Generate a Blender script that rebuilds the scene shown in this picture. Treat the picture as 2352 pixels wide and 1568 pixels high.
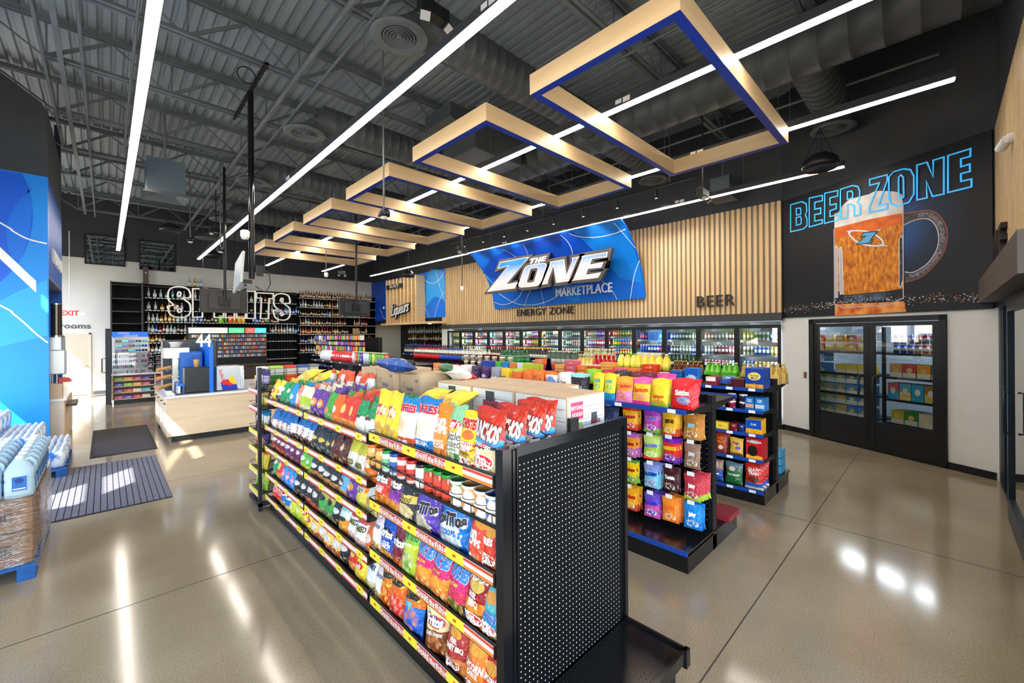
import bpy, math, random
from mathutils import Vector, Matrix
from mathutils.geometry import tessellate_polygon
PI = math.pi
R = random.Random(7)
SC = bpy.context.scene
COL = SC.collection
for o in list(bpy.data.objects):
    bpy.data.objects.remove(o)

# ---------------------------------------------------------------- camera
H = 1.95
cd = bpy.data.cameras.new('camera')
cam = bpy.data.objects.new('camera', cd)
COL.objects.link(cam)
cd.sensor_width = 36.0
cd.lens = 959.9 / 2352 * 36.0
cd.shift_y = -15.7 / 2352
cd.clip_start = 0.05
cd.clip_end = 300
# world axes seen from the lens: right-forward = X, left-forward = Y, up = Z
_vx = Vector((0.717, 0.005, 0.698)); _vy = Vector((-0.697, -0.005, 0.717)); _vz = Vector((-0.0068, 1.0, 0.0))
_vx = Vector((986.1, 6.7, 959.9)).normalized(); _vy = Vector((-934.4, -6.4, 959.9)).normalized()
_vz = _vx.cross(_vy).normalized()
if _vz.y < 0: _vz = -_vz
_vy = _vz.cross(_vx).normalized()
if _vy.z < 0: _vy = -_vy
Rm = Matrix((_vx, _vy, _vz))            # world = Rm @ (right, up, forward)
right = Vector((Rm[0][0], Rm[1][0], Rm[2][0])); up = Vector((Rm[0][1], Rm[1][1], Rm[2][1])); fwd = Vector((Rm[0][2], Rm[1][2], Rm[2][2]))
cam.matrix_world = Matrix(((right.x, up.x, -fwd.x, 0), (right.y, up.y, -fwd.y, 0), (right.z, up.z, -fwd.z, H), (0, 0, 0, 1)))
SC.camera = cam

# ---------------------------------------------------------------- exposure, sky, sun
SC.view_settings.view_transform = 'Standard'
SC.view_settings.look = 'None'
SC.view_settings.gamma = 1.0
SC.view_settings.use_curve_mapping = False
SC.view_settings.exposure = 0.68
SC.cycles.use_denoising = True
SC.cycles.max_bounces = 7
SC.cycles.diffuse_bounces = 4
SC.cycles.glossy_bounces = 3
SC.cycles.transmission_bounces = 4
SC.cycles.transparent_max_bounces = 8
SC.cycles.sample_clamp_indirect = 6.0
SC.cycles.caustics_reflective = False
SC.cycles.caustics_refractive = False
wd = bpy.data.worlds.new('sky'); SC.world = wd; wd.use_nodes = True
wn = wd.node_tree.nodes; wl = wd.node_tree.links; wn.clear()
_bg = wn.new('ShaderNodeBackground'); _wo = wn.new('ShaderNodeOutputWorld')
_sk = wn.new('ShaderNodeTexSky'); _sk.sky_type = 'NISHITA'; _sk.sun_disc = False
_sk.sun_elevation = math.radians(44); _sk.sun_rotation = math.radians(225)
wl.new(_sk.outputs[0], _bg.inputs[0]); wl.new(_bg.outputs[0], _wo.inputs[0])
_bg.inputs[1].default_value = 0.9
sl = bpy.data.lights.new('sun', 'SUN'); sl.energy = 14.0; sl.angle = math.radians(0.5); sl.color = (1.0, 0.95, 0.86)
sun = bpy.data.objects.new('sun', sl); COL.objects.link(sun)
sun.rotation_euler = Vector((1.0, 1.03, -1.4)).to_track_quat('-Z', 'Y').to_euler()
LED_COLOR = (1.0, 0.91, 0.79); LED_POWER = 24.0

def portal(x, y, z, w, h, rot):
    # sampling portal in a window opening: adds no light, only guides the sky light
    a = bpy.data.lights.new('window_portal', 'AREA'); a.shape = 'RECTANGLE'; a.size = w; a.size_y = h; a.cycles.is_portal = True
    o = bpy.data.objects.new('window_portal', a); COL.objects.link(o); o.location = (x, y, z); o.rotation_euler = rot
portal(.7, -.60, 2.1, 7.0, 3.6, (PI / 2, 0, PI))
portal(-3.1, 3.3, 1.5, 2.4, 4.6, (PI / 2, PI / 2, PI / 2)) if 0 else None
# ---------------------------------------------------------------- materials
MATS = {}
def lin(c):
    return tuple(((v / 12.92) if v <= 0.04045 else ((v + 0.055) / 1.055) ** 2.4) for v in c)
def hexc(h):
    h = h.lstrip('#'); return lin(tuple(int(h[i:i + 2], 16) / 255 for i in (0, 2, 4)))
def mat(name, col, rough=0.5, metal=0.0, emit=None, es=0.0, spec=0.5, alpha=1.0, trans=0.0, ior=1.45, coat=0.0):
    if name in MATS: return MATS[name]
    m = bpy.data.materials.new(name); m.use_nodes = True
    b = m.node_tree.nodes['Principled BSDF']
    if isinstance(col, str): col = hexc(col)
    b.inputs['Base Color'].default_value = (*col[:3], 1)
    b.inputs['Roughness'].default_value = rough; b.inputs['Metallic'].default_value = metal
    b.inputs['Specular IOR Level'].default_value = spec
    b.inputs['IOR'].default_value = ior
    if trans: b.inputs['Transmission Weight'].default_value = trans
    if coat: b.inputs['Coat Weight'].default_value = coat
    if alpha < 1: b.inputs['Alpha'].default_value = alpha
    if emit is not None:
        b.inputs['Emission Color'].default_value = (*(hexc(emit) if isinstance(emit, str) else emit)[:3], 1)
        b.inputs['Emission Strength'].default_value = es
    MATS[name] = m
    return m
def nodes_of(m):
    return m.node_tree.nodes, m.node_tree.links, m.node_tree.nodes['Principled BSDF']
def noisy(name, c1, c2, scale=8.0, rough=0.5, r2=None, bump=0.0, detail=4.0, stretch=(1, 1, 1), metal=0.0, spec=0.5, coords='Object', lo=0.35, hi=0.65):
    if name in MATS: return MATS[name]
    m = mat(name, c1, rough, metal, spec=spec)
    n, l, b = nodes_of(m)
    tc = n.new('ShaderNodeTexCoord'); mp = n.new('ShaderNodeMapping'); mp.inputs['Scale'].default_value = stretch
    nz = n.new('ShaderNodeTexNoise'); nz.inputs['Scale'].default_value = scale; nz.inputs['Detail'].default_value = detail
    cr = n.new('ShaderNodeValToRGB')
    cr.color_ramp.elements[0].position = lo; cr.color_ramp.elements[1].position = hi
    cr.color_ramp.elements[0].color = (*(hexc(c1) if isinstance(c1, str) else c1), 1)
    cr.color_ramp.elements[1].color = (*(hexc(c2) if isinstance(c2, str) else c2), 1)
    l.new(tc.outputs[coords], mp.inputs[0]); l.new(mp.outputs[0], nz.inputs['Vector']); l.new(nz.outputs[0], cr.inputs[0]); l.new(cr.outputs[0], b.inputs['Base Color'])
    if r2 is not None:
        mr = n.new('ShaderNodeMapRange'); mr.inputs[3].default_value = rough; mr.inputs[4].default_value = r2
        l.new(nz.outputs[0], mr.inputs[0]); l.new(mr.outputs[0], b.inputs['Roughness'])
    if bump:
        bp = n.new('ShaderNodeBump'); bp.inputs['Strength'].default_value = bump; bp.inputs['Distance'].default_value = 0.01
        l.new(nz.outputs[0], bp.inputs['Height']); l.new(bp.outputs[0], b.inputs['Normal'])
    return m
BLK = mat('black_powder_coat', '#17181b', 0.38)
BLKG = mat('black_gloss_steel', '#141518', 0.16, spec=0.6)
GREY = noisy('painted_grey_steel', '#5c6264', '#686e70', 3.0, 0.55)
DGREY = mat('dark_grey_paint', '#3b3e42', 0.6)
WHITE = mat('white_plastic', '#f2f2f0', 0.4)
LED = mat('led_diffuser', (1, 1, 1), 0.5, emit=LED_COLOR, es=LED_POWER)
CHROME = mat('chrome', '#d5d6d8', 0.18, 1.0)
GLASS = mat('clear_glass', (1, 1, 1), 0.02, trans=1.0, ior=1.45)
STEELW = mat('steel_cable', '#9a9c9e', 0.4, 1.0)

# ---------------------------------------------------------------- mesh builder
class MB:
    def __init__(s): s.v = []; s.f = []; s.m = []; s.mi = 0; s.uv = {}; s.smooth = []; s.sm = False
    def add(s, vs, fs, mi=None):
        b = len(s.v); s.v += [tuple(p) for p in vs]
        mi = s.mi if mi is None else mi
        for f in fs: s.f.append([b + i for i in f]); s.m.append(mi); s.smooth.append(s.sm)
        return b
    def box(s, x0, y0, z0, x1, y1, z1, mi=None):
        if x0 > x1: x0, x1 = x1, x0
        if y0 > y1: y0, y1 = y1, y0
        if z0 > z1: z0, z1 = z1, z0
        s.add([(x0, y0, z0), (x1, y0, z0), (x1, y1, z0), (x0, y1, z0), (x0, y0, z1), (x1, y0, z1), (x1, y1, z1), (x0, y1, z1)],
              [(0, 3, 2, 1), (4, 5, 6, 7), (0, 1, 5, 4), (1, 2, 6, 5), (2, 3, 7, 6), (3, 0, 4, 7)], mi)
        return s
    def rbox(s, x0, y0, z0, x1, y1, z1, r=0.01, mi=None):
        # box with chamfered vertical edges and top edge
        r = min(r, (x1 - x0) / 2.01, (y1 - y0) / 2.01, (z1 - z0) / 2.01)
        def ring(z, i): return [(x0 + i + r, y0 + i, z), (x1 - i - r, y0 + i, z), (x1 - i, y0 + i + r, z), (x1 - i, y1 - i - r, z), (x1 - i - r, y1 - i, z), (x0 + i + r, y1 - i, z), (x0 + i, y1 - i - r, z), (x0 + i, y0 + i + r, z)]
        vs = ring(z0, r * .6) + ring(z0 + r * .6, 0) + ring(z1 - r * .6, 0) + ring(z1, r * .6)
        fs = [tuple(range(7, -1, -1)), tuple(range(24, 32))]
        for k in range(3):
            for i in range(8): j = (i + 1) % 8; fs.append((k * 8 + i, k * 8 + j, k * 8 + 8 + j, k * 8 + 8 + i))
        s.add(vs, fs, mi); return s
    def tube(s, a, b, r, n=8, mi=None, r2=None, caps=True):
        a = Vector(a); b = Vector(b); d = (b - a)
        if d.length < 1e-6: return s
        d.normalize(); u = d.orthogonal().normalized(); w = d.cross(u); r2 = r if r2 is None else r2
        vs = []
        for p, rr in ((a, r), (b, r2)):
            for i in range(n):
                t = 2 * PI * i / n; vs.append(p + u * (math.cos(t) * rr) + w * (math.sin(t) * rr))
        fs = [(i, (i + 1) % n, n + (i + 1) % n, n + i) for i in range(n)]
        sm = s.sm; s.sm = n > 6
        s.add(vs, fs, mi); s.sm = False
        if caps: s.add(vs, [tuple(range(n - 1, -1, -1)), tuple(range(n, 2 * n))], mi)
        s.sm = sm
        return s
    def path(s, pts, r, n=6, mi=None):
        pts = [Vector(p) for p in pts]; rings = []
        u = None
        for i, p in enumerate(pts):
            d = (pts[min(i + 1, len(pts) - 1)] - pts[max(i - 1, 0)]).normalized()
            u = d.orthogonal().normalized() if u is None else (u - d * u.dot(d)).normalized()
            w = d.cross(u)
            rings.append([p + u * (math.cos(2 * PI * k / n) * r) + w * (math.sin(2 * PI * k / n) * r) for k in range(n)])
        vs = [q for rg in rings for q in rg]; fs = []
        for i in range(len(pts) - 1):
            for k in range(n): fs.append((i * n + k, i * n + (k + 1) % n, (i + 1) * n + (k + 1) % n, (i + 1) * n + k))
        fs.append(tuple(range(n - 1, -1, -1))); fs.append(tuple(range((len(pts) - 1) * n, len(pts) * n)))
        sm = s.sm; s.sm = True; s.add(vs, fs, mi); s.sm = sm
        return s
    def lathe(s, prof, n=16, c=(0, 0, 0), mi=None, mis=None, cap=True):
        # prof: list of (r, z); mis: material index per band
        vs = []
        for r, z in prof:
            for i in range(n):
                t = 2 * PI * i / n; vs.append((c[0] + r * math.cos(t), c[1] + r * math.sin(t), c[2] + z))
        b = len(s.v); s.v += vs
        for k in range(len(prof) - 1):
            for i in range(n):
                j = (i + 1) % n
                s.f.append([b + k * n + i, b + k * n + j, b + (k + 1) * n + j, b + (k + 1) * n + i])
                s.m.append((mis[k] if mis else (s.mi if mi is None else mi))); s.smooth.append(True)
        if cap:
            for k, rev in ((0, True), (len(prof) - 1, False)):
                if prof[k][0] > 1e-5:
                    f = [b + k * n + i for i in range(n)]
                    s.f.append(f[::-1] if rev else f); s.m.append((mis[min(k, len(mis) - 1)] if mis else (s.mi if mi is None else mi))); s.smooth.append(False)
        return s
    def poly(s, pts3, thick_vec=None, mi=None, holes=()):
        # flat polygon (with holes), optionally extruded by thick_vec
        loops = [[Vector(p) for p in pts3]] + [[Vector(p) for p in h] for h in holes]
        tris = tessellate_polygon(loops)
        flat = [p for lp in loops for p in lp]
        if thick_vec is None: s.add(flat, tris, mi); return s
        t = Vector(thick_vec)
        s.add(flat, tris, mi); s.add([p + t for p in flat], [tr[::-1] for tr in tris], mi)
        for lp in loops:
            k = len(lp); s.add(lp + [p + t for p in lp], [(i, (i + 1) % k, k + (i + 1) % k, k + i) for i in range(k)], mi)
        return s
    def xf(s, M, start=0):
        for i in range(start, len(s.v)): s.v[i] = tuple(M @ Vector(s.v[i]))
        return s
    def mesh(s, name, mats):
        me = bpy.data.meshes.new(name)
        me.from_pydata(s.v, [], s.f)
        if not isinstance(mats, (list, tuple)): mats = [mats]
        for m in mats: me.materials.append(m)
        me.polygons.foreach_set('material_index', s.m)
        me.polygons.foreach_set('use_smooth', s.smooth)
        if s.uv:
            ul = me.uv_layers.new(name='UVMap')
            for lp in me.loops: ul.data[lp.index].uv = s.uv.get(lp.vertex_index, (0, 0))
        me.update()
        return me
    def obj(s, name, mats, parent=None, loc=None):
        o = bpy.data.objects.new(name, s.mesh(name, mats)); COL.objects.link(o)
        if parent: o.parent = parent
        if loc: o.location = loc
        return o

def tag(o, label=None, cat=None, group=None, kind=None):
    if label: o['label'] = label
    if cat: o['category'] = cat
    if group: o['group'] = group
    if kind: o['kind'] = kind
    return o
def thing(name, label, cat, loc=(0, 0, 0), group=None, rz=0.0):
    o = bpy.data.objects.new(name, None); COL.objects.link(o); o.location = loc; o.rotation_euler = (0, 0, rz)
    o.empty_display_size = 0.05
    return tag(o, label, cat, group)
def struct(name, mb, mats, label=None, parent=None):
    o = mb.obj(name, mats, parent)
    if parent is None: tag(o, label, None, None, 'structure')
    return o
KIDS = {}
def kids(o):
    return KIDS.get(o.name) or [c for c in o.children]
def dup(root, loc, rz=None, label=None, group=None):
    r = root.copy(); COL.objects.link(r); r.location = loc
    if rz is not None: r.rotation_euler = (0, 0, rz)
    if label: r['label'] = label
    if group: r['group'] = group
    for c in KIDS.get(root.name, ()):
        c2 = c.copy(); COL.objects.link(c2); c2.parent = r
        for g in KIDS.get(c.name, ()):
            g2 = g.copy(); COL.objects.link(g2); g2.parent = c2
    return r
def note_kids():
    KIDS.clear()
    for o in bpy.data.objects:
        if o.parent: KIDS.setdefault(o.parent.name, []).append(o)
def text_mesh(txt, size=1.0, shear=0.0, offset=0.0, extrude=0.0, align='CENTER', sx=1.0, space=1.0, res=3):
    c = bpy.data.curves.new('lettering', 'FONT'); c.body = txt; c.size = size; c.shear = shear; c.offset = offset * size
    c.extrude = extrude; c.align_x = align; c.align_y = 'CENTER'; c.space_character = space; c.resolution_u = res
    o = bpy.data.objects.new('lettering', c); COL.objects.link(o)
    dg = bpy.context.evaluated_depsgraph_get(); ev = o.evaluated_get(dg); me = ev.to_mesh()
    vs = [(v.co.x * sx, v.co.y, v.co.z) for v in me.vertices]; fs = [tuple(p.vertices) for p in me.polygons]
    ev.to_mesh_clear(); bpy.data.objects.remove(o); bpy.data.curves.remove(c)
    return vs, fs
_TC = {}
def text_vf(txt, **k):
    key = (txt, tuple(sorted(k.items())))
    if key not in _TC: _TC[key] = text_mesh(txt, **k)
    return _TC[key]
def put_text(mb, txt, origin, ux, uy, mi=0, **k):
    # text laid on the plane origin + x*ux + y*uy
    vs, fs = text_vf(txt, **k)
    o = Vector(origin); ux = Vector(ux); uy = Vector(uy); un = ux.cross(uy)
    mb.add([o + ux * v[0] + uy * v[1] + un * v[2] for v in vs], fs, mi)
# outlines of printed artwork and sign letters, in metres on their own wall or panel
ART={'logo_Z':[(9.707,4.238),(8.445,4.234),(9.413,3.517),(8.911,3.539),(9.048,3.355),(10.34,3.35),(9.328,4.076),(9.827,4.043)],'logo_O':[(8.468,3.986),(8.166,3.989),(7.874,3.979),(7.791,3.947),(7.768,3.882),(7.865,3.678),(7.963,3.472),(8.073,3.374),(8.221,3.346),(8.734,3.357),(8.853,3.387),(8.893,3.447),(8.86,3.52),(8.676,3.861),(8.597,3.945)],'logo_Oh':[(8.341,3.882),(8.112,3.878),(8.098,3.831),(8.25,3.5),(8.295,3.471),(8.524,3.474),(8.542,3.509),(8.405,3.848)],'logo_N':[(7.951,3.366),(7.726,3.374),(7.72,3.449),(7.513,3.859),(7.422,3.371),(6.991,3.375),(6.688,3.941),(6.622,3.99),(6.865,3.99),(6.855,3.905),(7.067,3.548),(7.137,3.985),(7.639,3.981),(7.627,3.935)],'logo_E':[(6.549,3.989),(5.756,3.988),(5.793,3.857),(6.225,3.879),(6.299,3.738),(5.89,3.75),(5.956,3.62),(6.352,3.635),(6.419,3.487),(5.957,3.501),(6.052,3.371),(6.874,3.376),(6.817,3.42),(6.546,3.914)],'the_T':[(8.389,4.171),(8.176,4.169),(8.189,4.134),(8.264,4.132),(8.32,4.023),(8.403,4.024),(8.334,4.132),(8.402,4.13)],'the_H':[(8.144,4.169),(8.085,4.168),(8.115,4.106),(8.054,4.105),(8.024,4.167),(7.956,4.166),(8.035,4.009),(8.104,4.01),(8.071,4.068),(8.135,4.069),(8.165,4.016),(8.235,4.019)],'the_E':[(7.92,4.17),(7.749,4.173),(7.766,4.144),(7.865,4.145),(7.88,4.12),(7.778,4.118),(7.795,4.089),(7.897,4.086),(7.909,4.061),(7.802,4.061),(7.821,4.028),(7.994,4.032)],'mural':[(0.034,4.632),(3.134,4.571),(3.122,2.273),(0.016,2.227)],'foam':[(1.068,3.808),(1.07,4.062),(1.143,4.068),(1.182,4.136),(1.309,4.229),(1.503,4.232),(1.642,4.225),(1.731,4.245),(1.882,4.195),(2.027,4.135),(2.087,4.08),(2.107,4.027),(2.109,3.782),(1.662,3.81),(1.331,3.807)],'beer':[(1.068,3.808),(1.331,3.807),(1.662,3.81),(2.109,3.787),(2.109,2.621),(2.059,2.598),(1.873,2.599),(1.223,2.599),(1.095,2.664),(1.069,2.734)],'handle_o':[(2.109,3.771),(2.279,3.753),(2.444,3.721),(2.549,3.626),(2.625,3.466),(2.646,3.311),(2.623,3.144),(2.563,3.005),(2.457,2.87),(2.348,2.774),(2.235,2.733),(2.129,2.712)],'handle_i':[(2.114,3.584),(2.202,3.619),(2.316,3.634),(2.425,3.605),(2.496,3.52),(2.539,3.4),(2.547,3.247),(2.511,3.102),(2.422,2.964),(2.312,2.881),(2.217,2.849),(2.13,2.874)],'base':[(1.069,2.734),(1.223,2.599),(1.873,2.599),(2.109,2.621),(2.112,2.516),(1.997,2.449),(1.653,2.442),(1.222,2.454),(1.107,2.489),(1.062,2.56)],'refl':[(1.067,2.452),(1.653,2.43),(2.117,2.423),(2.146,2.259),(1.066,2.245)],'facet1':[(1.061,3.46),(1.09,3.494),(1.121,3.448),(1.12,2.568),(1.068,2.573)],'facet2':[(1.147,3.416),(1.173,3.451),(1.198,3.38),(1.218,2.625),(1.159,2.618)],'facet3':[(2.059,3.375),(2.084,3.452),(2.107,3.388),(2.111,2.76),(2.075,2.648),(2.055,2.65)],'basel':[(1.223,2.586),(1.873,2.579),(1.876,2.478),(1.248,2.465)],'logoell':[(1.318,3.689),(1.428,3.673),(1.592,3.623),(1.727,3.534),(1.814,3.441),(1.839,3.375),(1.813,3.344),(1.681,3.364),(1.521,3.43),(1.391,3.535),(1.33,3.626)],'logoZ':[(1.557,3.604),(1.749,3.578),(1.625,3.438),(1.686,3.462),(1.659,3.426),(1.446,3.439),(1.603,3.55),(1.522,3.556)],'spike1':[(1.268,3.711),(1.367,3.682),(1.343,3.649)],'spike2':[(1.909,3.308),(1.818,3.375),(1.802,3.339)],'spike3':[(1.819,3.615),(1.76,3.568),(1.727,3.596)],'bz_B':[(0.226,4.473),(0.459,4.464),(0.551,4.396),(0.564,4.261),(0.533,4.19),(0.569,4.102),(0.562,3.972),(0.484,3.933),(0.222,3.942)],'bz_B1':[(0.343,4.365),(0.43,4.353),(0.444,4.295),(0.438,4.23),(0.351,4.235)],'bz_B2':[(0.342,4.189),(0.429,4.187),(0.451,4.133),(0.442,4.042),(0.347,4.039)],'bz_E1':[(0.613,4.483),(0.864,4.454),(0.864,4.358),(0.72,4.371),(0.719,4.242),(0.832,4.235),(0.831,4.133),(0.718,4.144),(0.717,4.023),(0.861,4.01),(0.861,3.947),(0.609,3.941)],'bz_E2':[(0.908,4.478),(1.142,4.45),(1.136,4.354),(1.002,4.364),(1.002,4.235),(1.112,4.227),(1.111,4.141),(1.001,4.135),(1.0,4.031),(1.146,4.025),(1.141,3.936),(0.899,3.932)],'bz_R':[(1.185,4.455),(1.381,4.454),(1.469,4.411),(1.501,4.319),(1.494,4.204),(1.456,4.146),(1.506,4.084),(1.499,3.927),(1.411,3.928),(1.407,4.101),(1.367,4.144),(1.299,4.153),(1.298,3.93),(1.181,3.942)],'bz_R1':[(1.301,4.373),(1.369,4.367),(1.391,4.32),(1.384,4.244),(1.3,4.242)],'bz_Z':[(1.655,4.462),(1.908,4.444),(1.908,4.349),(1.771,3.993),(1.904,3.987),(1.903,3.909),(1.637,3.93),(1.644,4.031),(1.799,4.354),(1.655,4.364)],'bz_O':[(1.931,4.396),(1.998,4.458),(2.128,4.452),(2.217,4.407),(2.26,4.297),(2.259,4.025),(2.196,3.919),(2.051,3.909),(1.957,3.97),(1.929,4.067)],'bz_O1':[(2.063,4.348),(2.091,4.374),(2.127,4.324),(2.129,4.025),(2.092,3.998),(2.061,4.036)],'bz_N':[(2.301,4.442),(2.423,4.437),(2.495,4.194),(2.496,4.436),(2.619,4.432),(2.616,3.909),(2.485,3.915),(2.413,4.163),(2.42,3.916),(2.298,3.923)],'bz_E3':[(2.665,4.433),(2.906,4.428),(2.901,4.326),(2.804,4.331),(2.804,4.222),(2.897,4.223),(2.897,4.123),(2.803,4.126),(2.803,4.021),(2.913,4.014),(2.913,3.91),(2.662,3.914)],'sp_S':[(1.976,3.229),(1.742,3.215),(1.743,3.348),(1.717,3.386),(1.678,3.377),(1.665,3.31),(1.677,3.261),(1.94,3.059),(1.985,2.926),(1.984,2.758),(1.924,2.649),(1.818,2.579),(1.661,2.575),(1.532,2.612),(1.456,2.708),(1.426,2.838),(1.427,2.929),(1.663,2.939),(1.662,2.78),(1.693,2.732),(1.735,2.756),(1.74,2.816),(1.483,3.053),(1.433,3.165),(1.429,3.328),(1.473,3.462),(1.588,3.536),(1.744,3.554),(1.902,3.509),(1.968,3.413)],'sp_P':[(2.05,3.513),(2.422,3.54),(2.534,3.434),(2.532,3.053),(2.418,2.91),(2.301,2.888),(2.299,2.597),(2.045,2.591)],'sp_I':[(2.626,3.526),(2.887,3.538),(2.882,2.594),(2.62,2.595)],'sp_R':[(2.946,3.538),(3.362,3.553),(3.485,3.46),(3.493,3.17),(3.421,3.076),(3.53,2.991),(3.527,2.591),(3.259,2.592),(3.261,2.944),(3.2,2.948),(3.198,2.598),(2.94,2.595)],'sp_I2':[(3.567,3.545),(3.821,3.548),(3.816,2.583),(3.562,2.588)],'sp_T':[(3.86,3.499),(4.402,3.507),(4.395,3.318),(4.26,3.314),(4.239,2.585),(3.984,2.586),(4.021,3.316),(3.859,3.322)],'sp_S2':[(4.947,3.195),(4.719,3.184),(4.72,3.316),(4.694,3.354),(4.656,3.345),(4.643,3.279),(4.655,3.23),(4.912,3.028),(4.955,2.896),(4.954,2.73),(4.896,2.622),(4.792,2.554),(4.638,2.551),(4.512,2.588),(4.438,2.684),(4.408,2.813),(4.409,2.903),(4.641,2.912),(4.64,2.754),(4.67,2.706),(4.711,2.73),(4.716,2.789),(4.465,3.026),(4.415,3.137),(4.411,3.299),(4.455,3.432),(4.568,3.504),(4.721,3.52),(4.875,3.473),(4.94,3.378)],'lm_band':[(-1.485,3.756),(-1.014,3.123),(-1.015,2.881),(-1.486,3.531)],'lm_c1':[(-1.483,4.239),(-1.316,4.094),(-1.116,3.968),(-0.86,3.912)],'lm_c2':[(-1.49,2.6),(-1.324,2.441),(-1.153,2.224),(-1.007,2.02),(-0.857,1.846)],'lm_disc':[(-1.208,5.304),(-1.105,5.029),(-1.055,4.594),(-1.056,4.326),(-1.086,4.053),(-1.158,3.731),(-1.262,3.453),(-1.376,3.223),(-1.488,3.057)],'lm_disc2':[(-0.854,5.162),(-1.023,5.022),(-1.17,4.836),(-1.314,4.541),(-1.389,4.221),(-1.401,3.959),(-1.347,3.575),(-1.262,3.436)],'lm_tri':[(-0.857,3.181),(-1.149,3.023),(-1.489,2.781)],'zp_c1':[(8.405,4.57),(8.455,4.466),(8.513,4.308)],'zp_c2':[(7.002,4.577),(6.948,4.448),(6.937,4.28),(7.014,4.082)],'zp_c3':[(9.335,4.565),(9.142,4.444),(9.016,4.313)],'zp_c4':[(6.723,4.573),(6.504,4.472),(6.039,4.395),(5.544,4.396),(5.201,4.436)],'zp_c5':[(5.382,4.578),(5.332,4.422),(5.253,4.233),(5.155,4.029)],'zp_c6':[(5.153,3.754),(5.398,3.403),(5.582,2.848)],'zp_c7':[(6.383,3.436),(6.186,3.225),(6.04,3.027),(5.959,2.842)],'zp_c8':[(10.466,3.356),(10.12,3.143),(9.751,2.98),(9.314,2.901),(8.759,2.901),(8.158,3.015),(7.674,3.272),(7.5,3.418)],'zp_c9':[(10.779,3.079),(10.372,2.968),(9.945,3.015),(9.58,3.154),(9.3,3.403)],'zp_c10':[(8.942,3.396),(9.201,3.128),(9.371,2.844)],'zp_c11':[(8.57,3.429),(8.556,3.171),(8.517,2.844)],'zp_c12':[(10.79,3.998),(10.686,3.796),(10.578,3.694)],'zp_disc':[(10.758,4.03),(10.421,4.256),(9.865,4.437),(9.1,4.511),(8.511,4.541),(7.917,4.562),(7.281,4.57),(6.672,4.595),(6.186,4.59),(6.204,4.435),(6.312,4.195),(6.437,4.01),(6.839,3.7),(7.413,3.449),(8.1,3.306),(8.801,3.276),(9.19,3.394),(9.893,3.588)],'zp_disc2':[(8.059,3.427),(7.094,3.342),(7.174,2.903),(7.328,2.888),(8.125,3.182)]}
# ================================================================ the room
XW = 9.85; YB = 20.3; ZD = 6.75
A0 = Vector((9.85, 2.24, 0)); WD = Vector((-0.4796, -0.8775, 0)); WN = Vector((-0.8775, 0.4796, 0))   # angled wall: start, direction, inward normal
def wp(s, z, off=0.0): return A0 + WD * s + WN * off + Vector((0, 0, z))
PAINT_D = noisy('charcoal_wall_paint', '#3c3f43', '#424549', 2.0, 0.62)
PAINT_W = noisy('white_wall_paint', '#dddddb', '#e2e2e0', 2.0, 0.6)
# polished concrete
def concrete():
    m = mat('polished_concrete', '#877a6b', 0.12, spec=0.6)
    n, l, b = nodes_of(m)
    tc = n.new('ShaderNodeTexCoord')
    big = n.new('ShaderNodeTexNoise'); big.inputs['Scale'].default_value = 0.9; big.inputs['Detail'].default_value = 5
    sm = n.new('ShaderNodeTexNoise'); sm.inputs['Scale'].default_value = 95; sm.inputs['Detail'].default_value = 3
    l.new(tc.outputs['Object'], big.inputs['Vector']); l.new(tc.outputs['Object'], sm.inputs['Vector'])
    c1 = n.new('ShaderNodeValToRGB'); e = c1.color_ramp.elements
    e[0].position = 0.3; e[0].color = (*hexc('#8c7d66'), 1); e[1].position = 0.7; e[1].color = (*hexc('#a3957c'), 1)
    c2 = n.new('ShaderNodeValToRGB'); e = c2.color_ramp.elements
    e[0].position = 0.3; e[0].color = (0.72, 0.72, 0.72, 1); e[1].position = 0.62; e[1].color = (1.12, 1.12, 1.12, 1)
    mx = n.new('ShaderNodeMix'); mx.data_type = 'RGBA'; mx.blend_type = 'MULTIPLY'; mx.inputs[0].default_value = 0.8
    l.new(big.outputs[0], c1.inputs[0]); l.new(sm.outputs[0], c2.inputs[0]); l.new(c1.outputs[0], mx.inputs[6]); l.new(c2.outputs[0], mx.inputs[7])
    l.new(mx.outputs[2], b.inputs['Base Color'])
    mr = n.new('ShaderNodeMapRange'); mr.inputs[3].default_value = 0.05; mr.inputs[4].default_value = 0.20
    l.new(big.outputs[0], mr.inputs[0]); l.new(mr.outputs[0], b.inputs['Roughness'])
    bp = n.new('ShaderNodeBump'); bp.inputs['Strength'].default_value = 0.03; bp.inputs['Distance'].default_value = 0.02
    l.new(big.outputs[0], bp.inputs['Height']); l.new(bp.outputs[0], b.inputs['Normal'])
    return m
CONC = concrete()
mb = MB(); mb.box(-3.0, -0.7, -0.2, 12.5, 20.5, 0.0); struct('floor', mb, CONC, 'polished beige concrete floor with sawn joints')
JOINT = mat('sawn_joint', '#3d352d', 0.8)
mb = MB()
for y in (0.95, 4.13, 7.3, 10.5, 13.7, 16.9): mb.box(-3, y - .004, 0, 9.8, y + .004, 0.0006)
for x in (-1.2, 1.95, 5.2, 8.3): mb.box(x - .004, -.5, 0, x + .004, 20.3, 0.0007)
struct('floor_joint', mb, JOINT, 'thin dark sawn joints crossing the concrete floor')

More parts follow.
